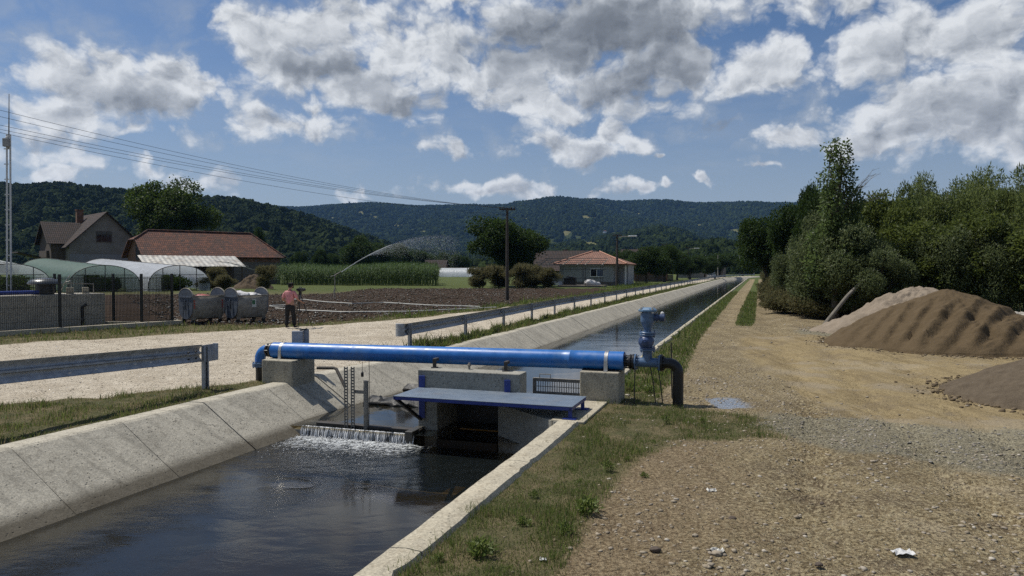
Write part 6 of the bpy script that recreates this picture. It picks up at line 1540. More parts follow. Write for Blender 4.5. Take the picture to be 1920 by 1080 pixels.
# a parked pale car by the village road
pcx = P(1334, 505, 172); car = empty('parked_car', (pcx.x, 172, 0), R(70), 'small pale car parked under the trees by the far road', 'car')
mb = MB(); sec = [(-2.1, .35), (-2.1, .85), (-1.9, .95), (-1.3, 1.0), (-.7, 1.45), (.9, 1.48), (1.7, 1.0), (2.1, .9), (2.1, .35)]
mb.prism([Vector((x, -.82, z)) for x, z in sec], (0, 1.64, 0)); mb.build('body', M['white'], car, local=True, bevel=.06)
mb = MB()
for y in (-.83, .83): mb.prism([Vector((-1.15, y - .01, 1.02)), Vector((-.65, y - .01, 1.38)), Vector((.85, y - .01, 1.40)), Vector((1.5, y - .01, 1.02))], (0, .02, 0))
mb.build('window', M['glassdark'], car, local=True)
for x in (-1.3, 1.3):
    for y in (-.8, .8): mb = MB(); mb.lathe([(.2, -.1), (.31, -.08), (.31, .08), (.2, .1)], (x, y, .31), (0, 1, 0), 14); mb.build('wheel', M['black'], car, local=True)
# picket fence in front of the village gardens
gf = empty('garden_fence', P(1218, 505, 112) * 1.0, 0, 'dark garden fence below the spreading trees right of the bungalow', 'fence'); gf.location.z = 0
a = P(1192, 505, 116); b = P(1262, 505, 140); mb = MB()
for z in (.3, 1.0): mb.beam(Vector((a.x, a.y, z)), Vector((b.x, b.y, z)), .05, .08)
for i in range(60): p = a.lerp(b, i / 59); mb.beam(Vector((p.x, p.y, 0)), Vector((p.x, p.y, 1.2)), .08, .04)
mb.build('pickets', M['iron'], gf)
# ------------------------------------------------------------------ poles and wires
def upole(px, Y, top, label, cross=True, lamp=0, mat='pole', r=.11, base=None):
    b = P(px, 505, Y); z1 = H + (505 - top) / F * Y; g = empty('power_pole', (b.x, Y, 0), ROTC * 0, label, 'power pole', 'power poles along the road')
    mb = MB(); mb.tube([(0, 0, -.3), (0, 0, z1 * .5), (0, 0, z1)], [r * 1.25, r, r * .75], 10); mb.build('pole', M[mat], g, local=True, smooth=True)
    if cross:
        mb = MB(); mb.beam((-.56, 0, z1 - .12), (.56, 0, z1 - .12), .09, .10); mb.beam((-.26, 0, z1 - .02), (.26, 0, z1 - .02), .06, .05)
        for x in (-.5, -.3, .3, .5): mb.lathe([(.02, z1 - .07), (.045, z1 - .03), (.045, z1 + .03), (.02, z1 + .07)], (x, 0, 0), n=8)
        mb.build('crossarm', M['pole'], g, local=True)
    if lamp:
        mb = MB(); mb.tube([(0, 0, z1 - .5), (.7 * lamp, -.2, z1 - .25), (1.5 * lamp, -.3, z1 - .25)], .04, 6); la = mb.build('lamp_arm', M['galvdull'], g, local=True, smooth=True)
        mb = MB(); mb.box((2.0 * lamp, -.35, z1 - .22), (1.1, .35, .16)); mb.build('lamp_head', M['white'], la, local=True, bevel=.05)
    return g, Vector((b.x, Y, z1))
_, top1 = upole(951, 52, 390, 'tall dark wooden power pole standing in the ploughed field')
_, top2 = upole(1157, 97, 440, 'pole with a street lamp standing at the corner of the bungalow', True, 1, 'pole', .17)
upole(1246, 140, 458, 'wooden pole with a white meter box beside the garden fence', True, 0, 'pole', .16)
upole(1290, 172, 464, 'pole with a street lamp in front of the orange roofed house', True, 1)
upole(1323, 185, 478, 'pale concrete pole left of the parked car', False, 0, 'polepale')
upole(1346, 196, 478, 'pale concrete pole right of the parked car', False, 0, 'polepale')
upole(1387, 240, 478, 'slim pale pole near the end of the road', False, 0, 'polepale')
upole(1414, 262, 483, 'last slim pale pole beside the dark rounded tree', False, 0, 'polepale')
mb = MB(); bq = P(1249, 519, 139); mb.box((bq.x, bq.y - .3, 1.0), (.35, .25, .7)); mb.build('meter_box', M['winframe'], None, bevel=.03, label='small white meter box on the garden pole', cat='box')
B0 = Vector((-27, 23.5, 0)); offp = 8.35
g_, _ = upole(960 + F * B0.x / B0.y, B0.y, 505 - (9.0 - H) * F / B0.y, 'wooden power pole out of the photo on the left carrying the wires')
W0 = [(205, -.5), (217, -.3), (233, .3), (241, .5), (247, .0)]
for i, (yy, off) in enumerate(W0):
    e = Vector((top1.x + off, top1.y, top1.z - (.02 if i < 4 else .5))); q0 = P(0, yy, 27.4); d0 = (q0 - e); st_ = e + d0 * 1.13; pts = []
    for k_ in range(41):
        u = k_ / 40; p = st_.lerp(e, u); p.z -= (.0 + .62) * 4 * u * (1 - u) - .62 * 4 * .115 * .885 * (1 - u) ; pts.append(p)
    mb = MB(); mb.tube(pts, .0075, 5); mb.build('power_line', M['iron'], None, smooth=True, label=('topmost of the five wires crossing the sky on the left', 'second wire from the top crossing the sky on the left', 'middle of the five wires crossing the sky on the left', 'fourth wire from the top crossing the sky on the left', 'lowest of the five wires crossing the sky on the left')[i], cat='wire', group='power lines')
# ------------------------------------------------------------------ corn field
def corn_field():
    r = np.random.default_rng(5); vs = []; fs = []
    P0_ = np.array([P(518, 505, 103).x, 103]); P1_ = np.array([P(822, 505, 98).x, 98]); u = P1_ - P0_; Lf = np.linalg.norm(u); u /= Lf; nrm = np.array([-u[1], u[0]])
    vv = []; ff = []; nb = 0
    plants = []
    for row in range(26):
        step = .24 if row < 5 else .5
        q = np.arange(0, Lf + row * .25, step); q = q + r.normal(0, .06, len(q))
        for x in q:
            if x < Lf - row * .0: plants.append((P0_ + u * x + nrm * (row * .78 + r.normal(0, .07)) - u * row * .25, row))
    for (p, row) in plants:
        h = r.uniform(2.25, 2.85) * (1 + .08 * math.sin(p[0] * .3)) + .012 * row; z0 = 0
        nl = 9 if row < 5 else 5
        # stalk
        vv += [(p[0] - .02, p[1], z0), (p[0] + .02, p[1], z0), (p[0] + .012, p[1], h), (p[0] - .012, p[1], h)]; ff.append((nb, nb + 1, nb + 2, nb + 3)); nb += 4
        for i in range(nl):
            zz = h * (.25 + .75 * i / nl) if row < 5 else h * (.6 + .4 * i / nl); a = r.uniform(0, 6.28) ; L = r.uniform(.5, .85); dx, dy = math.cos(a), math.sin(a); w = .045
            sx, sy = -dy * w, dx * w; m = (p[0] + dx * L * .5, p[1] + dy * L * .5, zz + L * .42); e = (p[0] + dx * L, p[1] + dy * L, zz + L * .10)
            vv += [(p[0] + sx * .5, p[1] + sy * .5, zz), (p[0] - sx * .5, p[1] - sy * .5, zz), (m[0] - sx, m[1] - sy, m[2]), (m[0] + sx, m[1] + sy, m[2]), (e[0] - sx * .15, e[1] - sy * .15, e[2]), (e[0] + sx * .15, e[1] + sy * .15, e[2])]
            ff += [(nb, nb + 1, nb + 2, nb + 3), (nb + 3, nb + 2, nb + 4, nb + 5)]; nb += 6
        # tassel
        for i in range(2):
            a = r.uniform(0, 6.28); vv += [(p[0] - .01, p[1], h), (p[0] + .01, p[1], h), (p[0] + .09 * math.cos(a) + .01, p[1] + .09 * math.sin(a), h + .28), (p[0] + .09 * math.cos(a) - .01, p[1] + .09 * math.sin(a), h + .28)]; ff.append((nb, nb + 1, nb + 2, nb + 3)); nb += 4
    np_mesh('maize_crop', np.array(vv), np.array(ff), M['corn'], kind='stuff')
corn_field()
# ------------------------------------------------------------------ grass, gravel and clods
def blades(name, s, t, h, w, mat, seed, lean=.45):
    r = np.random.default_rng(seed); n = len(s); tb_ = t + bend(s); x = tb_ * DY + s * DX; y = -tb_ * DX + s * DY; z = ground_z(s, t, x, y)
    h = h * (.45 + 1.5 * sstep(.35, .8, vfbm(x * 2.6 + 40, y * 2.6, 2)))
    a = r.uniform(0, 2 * np.pi, n); b = r.uniform(0, 2 * np.pi, n); ln = lean * h * r.uniform(.3, 1.5, n)
    dx, dy = np.cos(b) * ln, np.sin(b) * ln; sx, sy = np.cos(a) * w / 2, np.sin(a) * w / 2; hh = h * (1 - .25 * r.random(n))
    v = np.stack([np.stack([x - sx, y - sy, z - .01], 1), np.stack([x + sx, y + sy, z - .01], 1), np.stack([x + sx * .7 + dx * .4, y + sy * .7 + dy * .4, z + hh * .62], 1), np.stack([x - sx * .7 + dx * .4, y - sy * .7 + dy * .4, z + hh * .62], 1), np.stack([x + dx, y + dy, z + hh], 1)], 1).reshape(-1, 3)
    k = 5 * np.arange(n)[:, None]; f = np.concatenate([k + np.array([[0, 1, 2]]), k + np.array([[0, 2, 3]]), k + np.array([[3, 2, 4]])], 1).reshape(-1, 3)
    np_mesh(name, v, f, mat, kind='stuff')
def scatter(n, s0, s1, t0, t1, key, seed, thr=.30, pw=1.0, patch=2.2, cut_=.42, soft=.2):
    r = np.random.default_rng(seed); s = s0 + (s1 - s0) * r.random(n) ** pw; t = r.uniform(t0, t1, n); tb_ = t + bend(s); x = tb_ * DY + s * DX; y = -tb_ * DX + s * DY
    w = zones(s, t, x, y)[key]; nn = vfbm(x * patch + 3, y * patch); keep = (w > thr + .25 * r.random(n)) & (r.random(n) < sstep(cut_ - soft, cut_ + soft, nn * (.5 + .5 * w) + .12))
    return s[keep], t[keep]
R_ = np.random.default_rng(11)
def hts(n, a, b): return R_.gamma(3.0, (b - a) / 5.0, n) + a
for (nm, N, s0, s1, t0, t1, pw, ha, hb, wd, mat, sd, ct) in [
    ('grass', 95000, 3.2, 13.2, -2.52, 1.0, 1.4, .010, .062, .0062, 'grass', 31, .50), ('dry_grass', 60000, 3.2, 13.2, -2.52, 2.4, 1.4, .008, .05, .0050, 'drygrass', 32, .42),
    ('grass', 50000, 3.5, 16.5, -13.5, -8.86, 1.0, .015, .07, .010, 'grass', 33, .57), ('dry_grass', 42000, 3.5, 16.5, -13.5, -8.86, 1.0, .012, .07, .008, 'drygrass', 34, .50),
    ('grass', 42000, 13.2, 75, -2.62, .3, 1.5, .03, .13, .022, 'grass', 35, .38), ('dry_grass', 12000, 13.2, 75, -2.62, .3, 1.5, .03, .12, .018, 'drygrass', 36, .40),
    ('grass', 60000, 16, 110, -9.6, -8.33, 1.45, .04, .17, .024, 'grass', 37, .42), ('dry_grass', 26000, 16, 110, -9.6, -8.33, 1.45, .04, .16, .02, 'drygrass', 38, .40),
    ('grass', 14000, 12, 30, -24, -14.2, 1.0, .03, .14, .022, 'grass', 39, .44), ('dry_grass', 14000, 12, 30, -24, -14.2, 1.0, .03, .13, .018, 'drygrass', 40, .42),
    ('grass', 16000, 30, 110, -17.5, -13.2, 1.3, .06, .25, .04, 'grass', 41, .40), ('grass', 20000, 26, 60, .6, 9.0, 1.0, .08, .40, .035, 'grass', 42, .35), ('dry_grass', 14000, 26, 60, .6, 9.0, 1.0, .10, .5, .03, 'drygrass', 43, .40)]:
    s, t = scatter(N, s0, s1, t0, t1, 'grass', sd, pw=pw, cut_=ct); blades(nm, s, t, hts(len(s), ha, hb), wd * R_.uniform(.6, 1.3, len(s)), M[mat], sd)
rS = np.random.default_rng(91); nS_ = 9000; sS = 3.4 + 8.5 * rS.random(nS_) ** 1.3; tS = -2.3 + 4.4 * rS.random(nS_) ** 1.4; blades('straw', sS, tS, np.full(nS_, .012), rS.uniform(.003, .006, nS_), M['drygrass'], 92, 7.0)
def stones(name, x, y, z, sz, mat, seed, flat=.6):
    r = np.random.default_rng(seed); n = len(x)
    bm = bmesh.new(); bmesh.ops.create_icosphere(bm, subdivisions=1, radius=1); base = np.array([v.co[:] for v in bm.verts]); fc = np.array([[v.index for v in f.verts] for f in bm.faces]); bm.free()
    jit = 1 + r.normal(0, .17, (n, len(base), 1)); sc = sz[:, None, None] * np.stack([r.uniform(.7, 1.35, n), r.uniform(.7, 1.3, n), r.uniform(.35, .9, n) * flat + .12], 1)[:, None, :]
    a = r.uniform(0, 6.28, n); ca, sa = np.cos(a), np.sin(a); p = base[None] * jit * sc
    v = np.stack([p[..., 0] * ca[:, None] - p[..., 1] * sa[:, None] + x[:, None], p[..., 0] * sa[:, None] + p[..., 1] * ca[:, None] + y[:, None], p[..., 2] + z[:, None]], -1).reshape(-1, 3)
    f = (fc[None] + len(base) * np.arange(n)[:, None, None]).reshape(-1, 3); return np_mesh(name, v, f, mat, kind='stuff')
def ground_stones(name, n, s0, s1, t0, t1, smin, smax, mat, seed, keep=None, pw=1.5):
    r = np.random.default_rng(seed); s = s0 + (s1 - s0) * r.random(n) ** pw; t = r.uniform(t0, t1, n); x = t * DY + s * DX; y = -t * DX + s * DY
    global s_loc; s_loc = (x, y)
    w = zones(s, t, x, y); k = np.ones(n, bool) if keep is None else keep(w, r, n); s, t, x, y = s[k], t[k], x[k], y[k]
    sz = smin + (smax - smin) * r.random(len(s)) ** 4.0; stones(name, x, y, ground_z(s, t, x, y) + sz * .12, sz, mat, seed)
ground_stones('gravel', 60000, 3.4, 16, -2.2, 9, .003, .026, M['stones'], 51, lambda w, r, n: (r.random(n) < .15 + .85 * sstep(.45, .62, vfbm(s_loc[0] * 1.3, s_loc[1] * 1.3, 3))) & (w['sand'] < .5) & (r.random(n) < 1 - .93 * w['grass']))
ground_stones('gravel', 24000, 5, 13.5, -.8, 9, .005, .022, M['greystones'], 52, lambda w, r, n: w['gravel'] > .35 + .4 * r.random(n), 1.0)
ground_stones('gravel', 3000, 12, 40, -2.2, 7, .008, .04, M['stones'], 53, lambda w, r, n: w['sand'] < r.random(n) * 1.2)
ground_stones('gravel', 26000, 4, 30, -24, -8.9, .004, .020, M['stones'], 54, lambda w, r, n: w['road'] > .4, 1.0)
r_ = np.random.default_rng(61); N = 26000; y_ = 29 + 58 * r_.random(N) ** 1.5; x_ = r_.uniform(-1, 1, N) * .30 * y_ - .28 * y_ + 3.0; s_, t_ = x_ * DX + y_ * DY, x_ * DY - y_ * DX
kf = zones(s_, t_, x_, y_)['field'] > .6; x_, y_, s_, t_ = x_[kf], y_[kf], s_[kf], t_[kf]; szf = r_.uniform(.015, .055, len(x_)) * (1 + (y_ - 29) / 110); stones('soil_clods', x_, y_, ground_z(s_, t_, x_, y_) + szf * .2, szf, M['clods'], 61, .8)
pk_ = np.random.default_rng(5).choice(len(x_), 2000, replace=False); stones('stubble', x_[pk_], y_[pk_], ground_z(s_[pk_], t_[pk_], x_[pk_], y_[pk_]) + .05, np.random.default_rng(6).uniform(.016, .045, 2000), M['hose'], 62, .5)
# a few bigger stones, each its own thing
for i, (px, py, sz, lb) in enumerate([(1373, 973, .042, 'dark brown fist sized stone on the dirt in front'), (1356, 970, .02, 'small dark stone just left of the fist sized brown stone'), (1303, 1005, .03, 'dark stone with weeds in the lower middle dirt'), (1535, 1060, .035, 'pale stone at the bottom edge of the dirt'), (1332, 1060, .03, 'grey stone near the bottom edge left of centre dirt'), (1345, 1040, .05, 'flat pale stone at the grass margin near the bottom edge'), (1541, 945, .025, 'dark pebble at the middle of the dirt'), (1600, 940, .022, 'dark pebble right of the middle of the dirt'), (1655, 949, .02, 'dark pebble near the grey gravel tongue'), (1228, 1032, .05, 'flat grey stone in the dry grass near the bottom edge'), (1464, 972, .02, 'lone pale pebble right of the brown stone'), (1637, 866, .03, 'dark clod at the edge of the grey gravel')]):
    q = G(px, py); sz *= .68; lump('stone', q + Vector((0, 0, sz * .25)), (sz * 1.25, sz, sz * .7), M['stones'] if i % 3 else M['wood'], 40 + i, lb, 'stone', 3)['group'] = 'loose stones on the dirt'
def litter(name, px, py, w, l, label, seed, mat='paper'):
    q = G(px, py); mb = MB(); vs = []; fs = []
    for i in range(7):
        for j in range(5): vs.append(q + Vector(((i / 6 - .5) * w + .01 * fbm(j, i, seed), (j / 4 - .5) * l, .012 + .05 * abs(fbm(i * .6, j * .7, seed)) * (w / .15))))
    for i in range(6):
        for j in range(4): fs.append((i * 5 + j, (i + 1) * 5 + j, (i + 1) * 5 + j + 1, i * 5 + j + 1))
    mb.add(vs, fs); mb.build(name, M[mat], None, solid=.003, label=label, cat='litter')
litter('crumpled_paper', 1693, 1040, .15, .09, 'crumpled white paper scrap lying on the dirt at lower right', 3)
litter('paper_scrap', 1018, 1052, .05, .04, 'tiny white scrap in the dry grass near the bottom edge', 5)
litter('paper_scrap', 1334, 922, .09, .07, 'pale torn scrap pressed into the dirt right of the grass', 8, 'tin')
litter('paper_scrap', 1345, 1036, .10, .06, 'pale flat scrap on the dirt near the bottom edge', 11, 'tin')
# broad-leaved weeds
def weed_proto():
    g = empty('leafy_weed', (0, 0, 0)); cl = [(0, 0, .04, .10, .10, .045), (.04, .02, .07, .06, .06, .045)]; leaf_mesh('leaves', cl, 150, .055, .017, M['grass'], g, 77, .2, .6, .6); mb = MB(); mb.tube([(0, 0, -.02), (.01, 0, .08)], .004, 5); mb.build('stem', M['bark'], g, local=True); return g
wp = weed_proto()
for i, (px, py, sc) in enumerate([(1175, 862, 1.0), (1140, 880, 1.2), (1210, 895, 1.0), (1105, 960, 1.6), (1085, 905, 1.1), (1225, 830, .9), (1060, 1000, 1.2), (985, 985, 1.4), (905, 1040, 1.5), (820, 1050, 1.6), (1000, 930, 1.3), (1250, 790, 1.2), (1320, 790, 1.1), (1215, 735, 1.4), (1232, 745, 1.3)]):
    q = G(px, py); place(wp, i == 0, q.x, q.y, i * 1.3, sc * (.34, .62, .45, .8, .3)[i % 5], 'one of the small leafy weeds growing in the grass beside the kerb', 'leafy weeds by the kerb', 0, 'weed')
# ------------------------------------------------------------------ sand and gravel piles, rubble
mound('sand_pile', (12.85, 21.6, 0), 3.35, 3.1, 1.78, M['sand'], 'large brown sand pile with scored flanks beside the yard', 'sand pile', 2, n=220, m=110, prof=1.12, rough=.07, grooves=1, gd=.19)
mound('sand_pile', (14.6, 25.9, 0), 3.5, 2.4, 1.70, M['sandpale'], 'pale sand heap showing behind the large brown pile', 'sand pile', 7, rz=.1, n=120, m=60, prof=1.15, rough=.16)
mound('sand_pile', (12.9, 26.6, 0), 2.2, 1.5, .75, M['sandpale'], 'low pale sand spill at the foot of the thicket', 'sand pile', 9, rz=.35, n=100, m=40, prof=1.0, rough=.14)
mound('gravel_pile', (10.5, 12.75, 0), 2.7, 2.2, 1.1, M['gravelpile'], 'dark fine gravel pile cut by the right edge of the photo', 'gravel pile', 4, n=200, m=80, prof=1.05, rough=.04)
for (cx, cy, rx, ry, nn_, mt, sd_) in ((12.85, 21.6, 3.35, 3.1, 1800, 'sandclod', 71), (10.5, 12.75, 2.75, 2.2, 1600, 'sandclod', 72), (12.9, 26.6, 2.2, 1.5, 500, 'stones', 73)):
    q_ = np.random.default_rng(sd_); a_ = q_.uniform(0, 6.28, nn_); k_ = .97 + np.abs(q_.normal(0, .10, nn_)); xx_ = cx + np.cos(a_) * rx * k_; yy_ = cy + np.sin(a_) * ry * k_; s1_, t1_ = ST(xx_, yy_); z1_ = .006 + .02 * q_.random(nn_) ** 6 * 2; stones('spilled_sand', xx_, yy_, ground_z(s1_, t1_, xx_, yy_) + .01, .008 + .045 * q_.random(nn_) ** 5, M[mt], sd_)
for i in range(14):
    q = P(1880 + (i % 7) * 13 + random.uniform(-4, 4), 505, 27.5 + random.uniform(-.8, .8)); lump('rubble_stone', Vector((q.x, q.y, .18 + (i // 7) * .26)), (.26, .2, .19), M['rubble'], 60 + i, 'one of the pale rubble stones heaped behind the sand at the right edge', 'stone', 2)['group'] = 'rubble stones behind the sand pile'
# small dead twigs etc. on the kerb: dry straw patch
# ------------------------------------------------------------------ hills with their woods
def tabint(tab, x): return np.interp(x, [a for a, b in tab], [b for a, b in tab])
def hill_mat():
    m, k, b = newmat('hill_slope'); p = pos(k)
    wood = k.mix(k.mr(k.noise(p, .02, 5, .6), .35, .65), (.022, .032, .012), (.04, .052, .02))
    op = k.mix(k.mr(k.noise(p, .03, 4, .6), .4, .6), (.085, .095, .035), (.14, .13, .058))
    mead = k.mr(k.math('ADD', k.attr('open'), k.math('MULTIPLY', k.math('SUBTRACT', k.noise(p, .02, 4, .6), .5), .6)), .4, .55)
    k.l(k.mix(mead, wood, op), b.inputs['Base Color']); b.inputs['Roughness'].default_value = 1; b.inputs['Specular IOR Level'].default_value = .05; return m
HM = hill_mat()
def wood_mat():
    m, k, b = newmat('hill_wood'); oi = k.n('ShaderNodeObjectInfo').outputs['Random']; p = pos(k)
    cc = k.mix(oi, (.009, .019, .007), (.044, .064, .019)); cc = k.mix(k.mr(k.noise(p, .006, 4, .6), .4, .62, 0, .6), cc, (.018, .030, .012)); cc = k.mix(k.mr(k.noise(p, 1.1, 4, .7), .4, .7, 0, .5), cc, (.012, .018, .007))
    k.l(cc, b.inputs['Base Color']); b.inputs['Roughness'].default_value = 1; b.inputs['Specular IOR Level'].default_value = .05
    k.l(k.bump(k.noise(p, .9, 4, .7), 1.0, 1.2), b.inputs['Normal']); return m
WM = wood_mat()
def wood_group(size, dens, name):
    g = bpy.data.node_groups.new(name, 'GeometryNodeTree'); k = NT(g)
    g.interface.new_socket('Geometry', in_out='INPUT', socket_type='NodeSocketGeometry'); g.interface.new_socket('Geometry', in_out='OUTPUT', socket_type='NodeSocketGeometry')
    gi = k.n('NodeGroupInput'); go = k.n('NodeGroupOutput')
    dp = k.n('GeometryNodeDistributePointsOnFaces'); k.l(gi.outputs[0], dp.inputs['Mesh'])
    at = k.n('GeometryNodeInputNamedAttribute', data_type='FLOAT'); at.inputs['Name'].default_value = 'wood'
    k.l(k.math('MULTIPLY', [o for o in at.outputs if o.enabled][0], dens), dp.inputs['Density'])
    ic = k.n('GeometryNodeMeshIcoSphere'); ic.inputs['Radius'].default_value = 1; ic.inputs['Subdivisions'].default_value = 3
    ps_ = k.n('GeometryNodeInputPosition').outputs[0]; nz = k.n('ShaderNodeTexNoise'); k.l(ps_, nz.inputs['Vector']); nz.inputs['Scale'].default_value = 2.2; nz.inputs['Detail'].default_value = 3
    sb = k.n('ShaderNodeVectorMath', operation='SCALE'); k.l(ps_, sb.inputs[0]); k.l(k.math('MULTIPLY', k.math('SUBTRACT', nz.outputs['Fac'], .5), 1.6), sb.inputs['Scale'])
    sp = k.n('GeometryNodeSetPosition'); k.l(ic.outputs['Mesh'], sp.inputs['Geometry']); k.l(sb.outputs[0], sp.inputs['Offset'])
    sm = k.n('GeometryNodeSetMaterial'); sm.inputs['Material'].default_value = WM; k.l(sp.outputs[0], sm.inputs['Geometry'])
    io = k.n('GeometryNodeInstanceOnPoints'); k.l(dp.outputs['Points'], io.inputs['Points']); k.l(sm.outputs[0], io.inputs['Instance'])
    rv = k.n('FunctionNodeRandomValue', data_type='FLOAT_VECTOR'); rv.inputs[0].default_value = (size * .45, size * .45, size * .6); rv.inputs[1].default_value = (size * 1.3, size * 1.3, size * 1.75); k.l(rv.outputs[0], io.inputs['Scale'])
    rr_ = k.n('FunctionNodeRandomValue', data_type='FLOAT_VECTOR'); rr_.inputs[0].default_value = (-.25, -.25, 0); rr_.inputs[1].default_value = (.25, .25, 6.28); rr_.inputs['Seed'].default_value = 4; k.l(rr_.outputs[0], io.inputs['Rotation'])
    k.l(io.outputs[0], go.inputs[0]); return g
def hill(name, tab, r0, rr, r1, px0, px1, patches, size, dens, rough, spur, seed, treeh):
    pxs = np.arange(px0, px1, 5.0 if rr < 2500 else 4.0); nr = 56; q = np.concatenate([np.linspace(0, 1, nr), 1 + np.linspace(.03, 1, 10)])
    ridge = tabint(tab, pxs)
    dirx = (pxs - 960) / F; Yr = rr * (1 + .06 * np.sin(pxs * .006 + seed))
    V = np.zeros((len(pxs), len(q), 3)); OP = np.zeros((len(pxs), len(q)))
    zr = H + (505 - ridge) / F * Yr - treeh
    prof = np.where(q <= 1, np.sin(np.clip(q, 0, 1) * np.pi / 2) ** 1.25, 1 - .55 * (q - 1) ** 1.3)
    Y = np.where(q[None] <= 1, r0 + (Yr[:, None] - r0) * np.clip(q, 0, 1)[None], Yr[:, None] + (r1 - rr) * (q[None] - 1)); X = dirx[:, None] * Y
    und = (vfbm(X / spur + seed, Y / (spur * 2.2), 4) - .5); damp = np.clip(q * 3, 0, 1) * np.clip((1 - q) * 2.4, 0, 1)
    und = np.minimum(und - .08, 0.0) * 1.25
    Z = zr[:, None] * prof[None] * (1 + rough * 2.2 * und * damp[None]) + (q[None] <= 1) * 0 - .5
    PY = 505 - (Z + treeh - H) / Y * F
    for (cx, cy, rx, ry, an) in patches:
        dx = pxs[:, None] - cx; dy = PY - cy; u = dx * math.cos(an) + dy * math.sin(an); v = -dx * math.sin(an) + dy * math.cos(an); OP = np.maximum(OP, np.clip(1.6 - np.hypot(u / rx, v / ry), 0, 1))
    # natural clearings
    idx = np.arange(len(pxs) * len(q)).reshape(len(pxs), len(q)); f = np.stack([idx[:-1, :-1], idx[1:, :-1], idx[1:, 1:], idx[:-1, 1:]], -1).reshape(-1, 4)
    v = np.stack([X, Y, Z], -1).reshape(-1, 3); vis = (q <= 1.25)[None] * np.ones((len(pxs), 1))
    wood = ((OP < .45) * vis * (vfbm(X / 90 + 5, Y / 90, 3) > .26)).ravel()
    np_mesh(name, v, f, HM, None, True, {'open': OP.ravel()}, kind='structure')
    o = np_mesh('hillside_wood', v, f, WM, None, False, {'wood': wood}, kind='stuff')
    md = o.modifiers.new('wood', 'NODES'); md.node_group = wood_group(size, dens, name + '_wood')
    return o
hill('far_hill', [(-400, 372), (300, 380), (560, 393), (640, 388), (700, 385), (780, 391), (880, 389), (930, 384), (980, 378), (1030, 372), (1058, 370), (1090, 374), (1150, 379), (1250, 378), (1330, 377), (1400, 376), (1490, 378), (1700, 380), (2300, 372)], 1500, 3600, 4600, -300, 2250,
     [(683, 391, 14, 3, 0), (620, 401, 26, 2.5, .05), (705, 399, 18, 2, 0), (835, 402, 20, 2.5, 0), (905, 408, 22, 3, 0), (1105, 396, 16, 2, .1), (990, 400, 14, 2, 0), (790, 425, 16, 2.5, 0), (749, 414, 9, 4, 0), (1088, 444, 18, 4, 0), (1061, 424, 9, 3, 0), (1151, 428, 24, 3, -.15), (1030, 450, 11, 6, 0), (1195, 392, 10, 2, 0), (1240, 404, 18, 2, 0), (1310, 413, 16, 2.5, 0), (1382, 424, 26, 4, 0), (1500, 420, 20, 3, 0), (640, 398, 10, 2, 0), (1300, 441, 12, 2, 0), (1360, 437, 14, 3, 0), (900, 440, 20, 3, 0)], 8.5, .0058, .40, 520, 3, 19)
hill('middle_hill', [(600, 500), (700, 478), (800, 466), (860, 470), (960, 470), (1030, 455), (1100, 444), (1170, 432), (1235, 421), (1280, 430), (1320, 448), (1400, 470), (1500, 480), (1700, 460), (2200, 440)], 700, 1500, 2000, 560, 2100, [(1110, 447, 18, 5, 0), (1280, 436, 30, 2, .35), (1180, 434, 18, 2, -.15), (990, 468, 12, 4, 0)], 6.2, .0112, .25, 330, 8, 12)
hill('near_hill', [(-500, 330), (-100, 346), (0, 346), (60, 346), (100, 345), (150, 348), (200, 353), (250, 362), (330, 368), (400, 371), (440, 369), (480, 376), (540, 389), (590, 402), (650, 421), (700, 438), (740, 452), (790, 470), (840, 492), (900, 503)], 380, 900, 1300, -460, 900, [(600, 434, 46, 3.5, .18), (560, 425, 22, 3, .1), (650, 440, 18, 3, .2), (52, 408, 22, 4, 0), (30, 384, 10, 2.5, 0), (130, 385, 8, 2.5, 0), (215, 420, 22, 5, .2)], 4.8, .021, .28, 240, 1, 10.5)
hill('valley_wood_rise', [(560, 497), (700, 492), (850, 488), (950, 486), (1050, 478), (1150, 470), (1230, 462), (1300, 449), (1345, 443), (1400, 452), (1480, 462), (1600, 470), (1900, 470), (2300, 465)], 330, 640, 800, 520, 2300, [(760, 495, 25, 3, 0)], 4.2, .032, .2, 160, 5, 8)
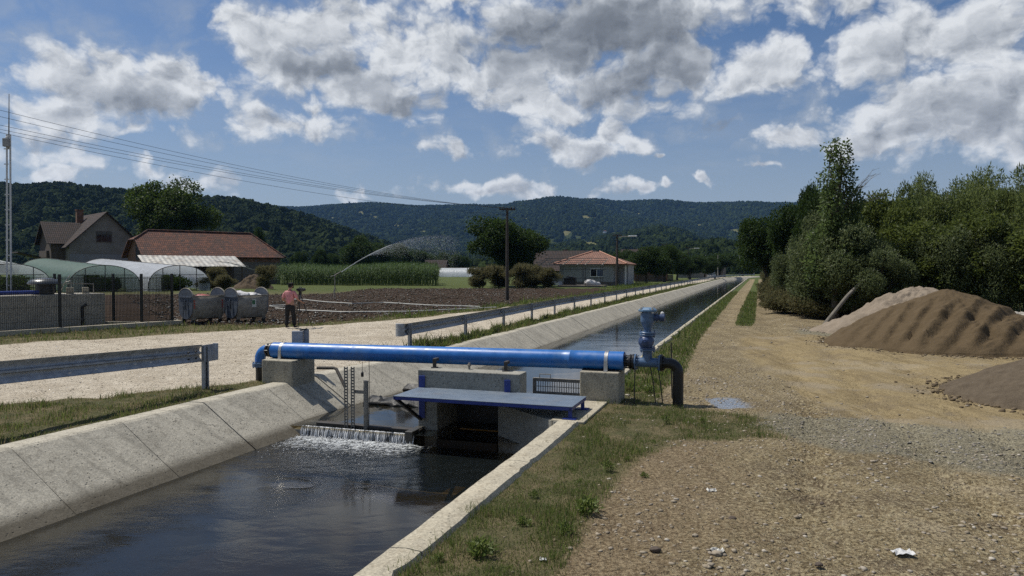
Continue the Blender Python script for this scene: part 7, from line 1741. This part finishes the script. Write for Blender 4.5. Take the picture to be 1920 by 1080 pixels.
# scattered far houses on the hills
fh = None
for i, (px, py, Y, m_, lb) in enumerate([(1376, 424, 3200, 'roof_new', 'far pale orange house high on the blue hill above the road end'), (1386, 421, 3220, 'winframe', 'far white house beside the orange one on the blue hill'), (1362, 437, 2500, 'winframe', 'far white house in a clearing below the orange one'), (1298, 441, 2400, 'winframe', 'far white house at the right foot of the green hill'), (1032, 448, 2300, 'roof_new', 'far orange house in the hamlet left of the green hill'), (1022, 451, 2250, 'winframe', 'far white house in the hamlet left of the green hill'), (1040, 452, 2280, 'winframe', 'lowest far white house in the hamlet left of the green hill'), (1134, 434, 1900, 'roof_new', 'far orange house on the shoulder of the green hill'), (30, 386, 860, 'winframe', 'far white house on the left hillside by the mast'), (132, 384, 870, 'roof_new', 'far orange roofed house on the left wooded hill'), (655, 384, 3500, 'plaster', 'tiny lookout tower on the skyline above the fields')]):
    q = P(px, py, Y); sc_h = 1.0 if Y > 2000 else .55
    g = empty('hill_house', (q.x, q.y, q.z - 4), R(20 * i), lb, 'house', 'far houses on the hills'); w_ = 13 * sc_h if i < 10 else 6
    lbox('wall', (0, 0, 4 * sc_h), (w_, w_ * .8, 8 * sc_h if i < 10 else 26), M['winframe'] if m_ != 'plaster' else M['plaster'], g)
    mb = MB(); mb.prism([Vector((-w_ * .6, -w_ * .5, 8 * sc_h)), Vector((w_ * .6, -w_ * .5, 8 * sc_h)), Vector((0, -w_ * .5, 12 * sc_h))], (0, w_, 0)) if i < 10 else mb.box((0, 0, 19), (8, 8, 1.5)); mb.build('roof', M['roof_new'], g, local=True)
# ------------------------------------------------------------------ air
hz_m = bpy.data.materials.new('haze_air'); hz_m.use_nodes = True; nt = hz_m.node_tree; nt.nodes.clear(); k = NT(nt); out = k.n('ShaderNodeOutputMaterial'); pv = k.n('ShaderNodeVolumePrincipled')
pv.inputs['Color'].default_value = (.25, .50, 1.0, 1); pv.inputs['Density'].default_value = 5.0e-5; pv.inputs['Anisotropy'].default_value = .1; k.l(pv.outputs[0], out.inputs['Volume'])
mb = MB(); mb.box((0, 2800, 215), (9400, 5900, 435)); mb.build('haze', hz_m, None, local=True, kind='stuff')
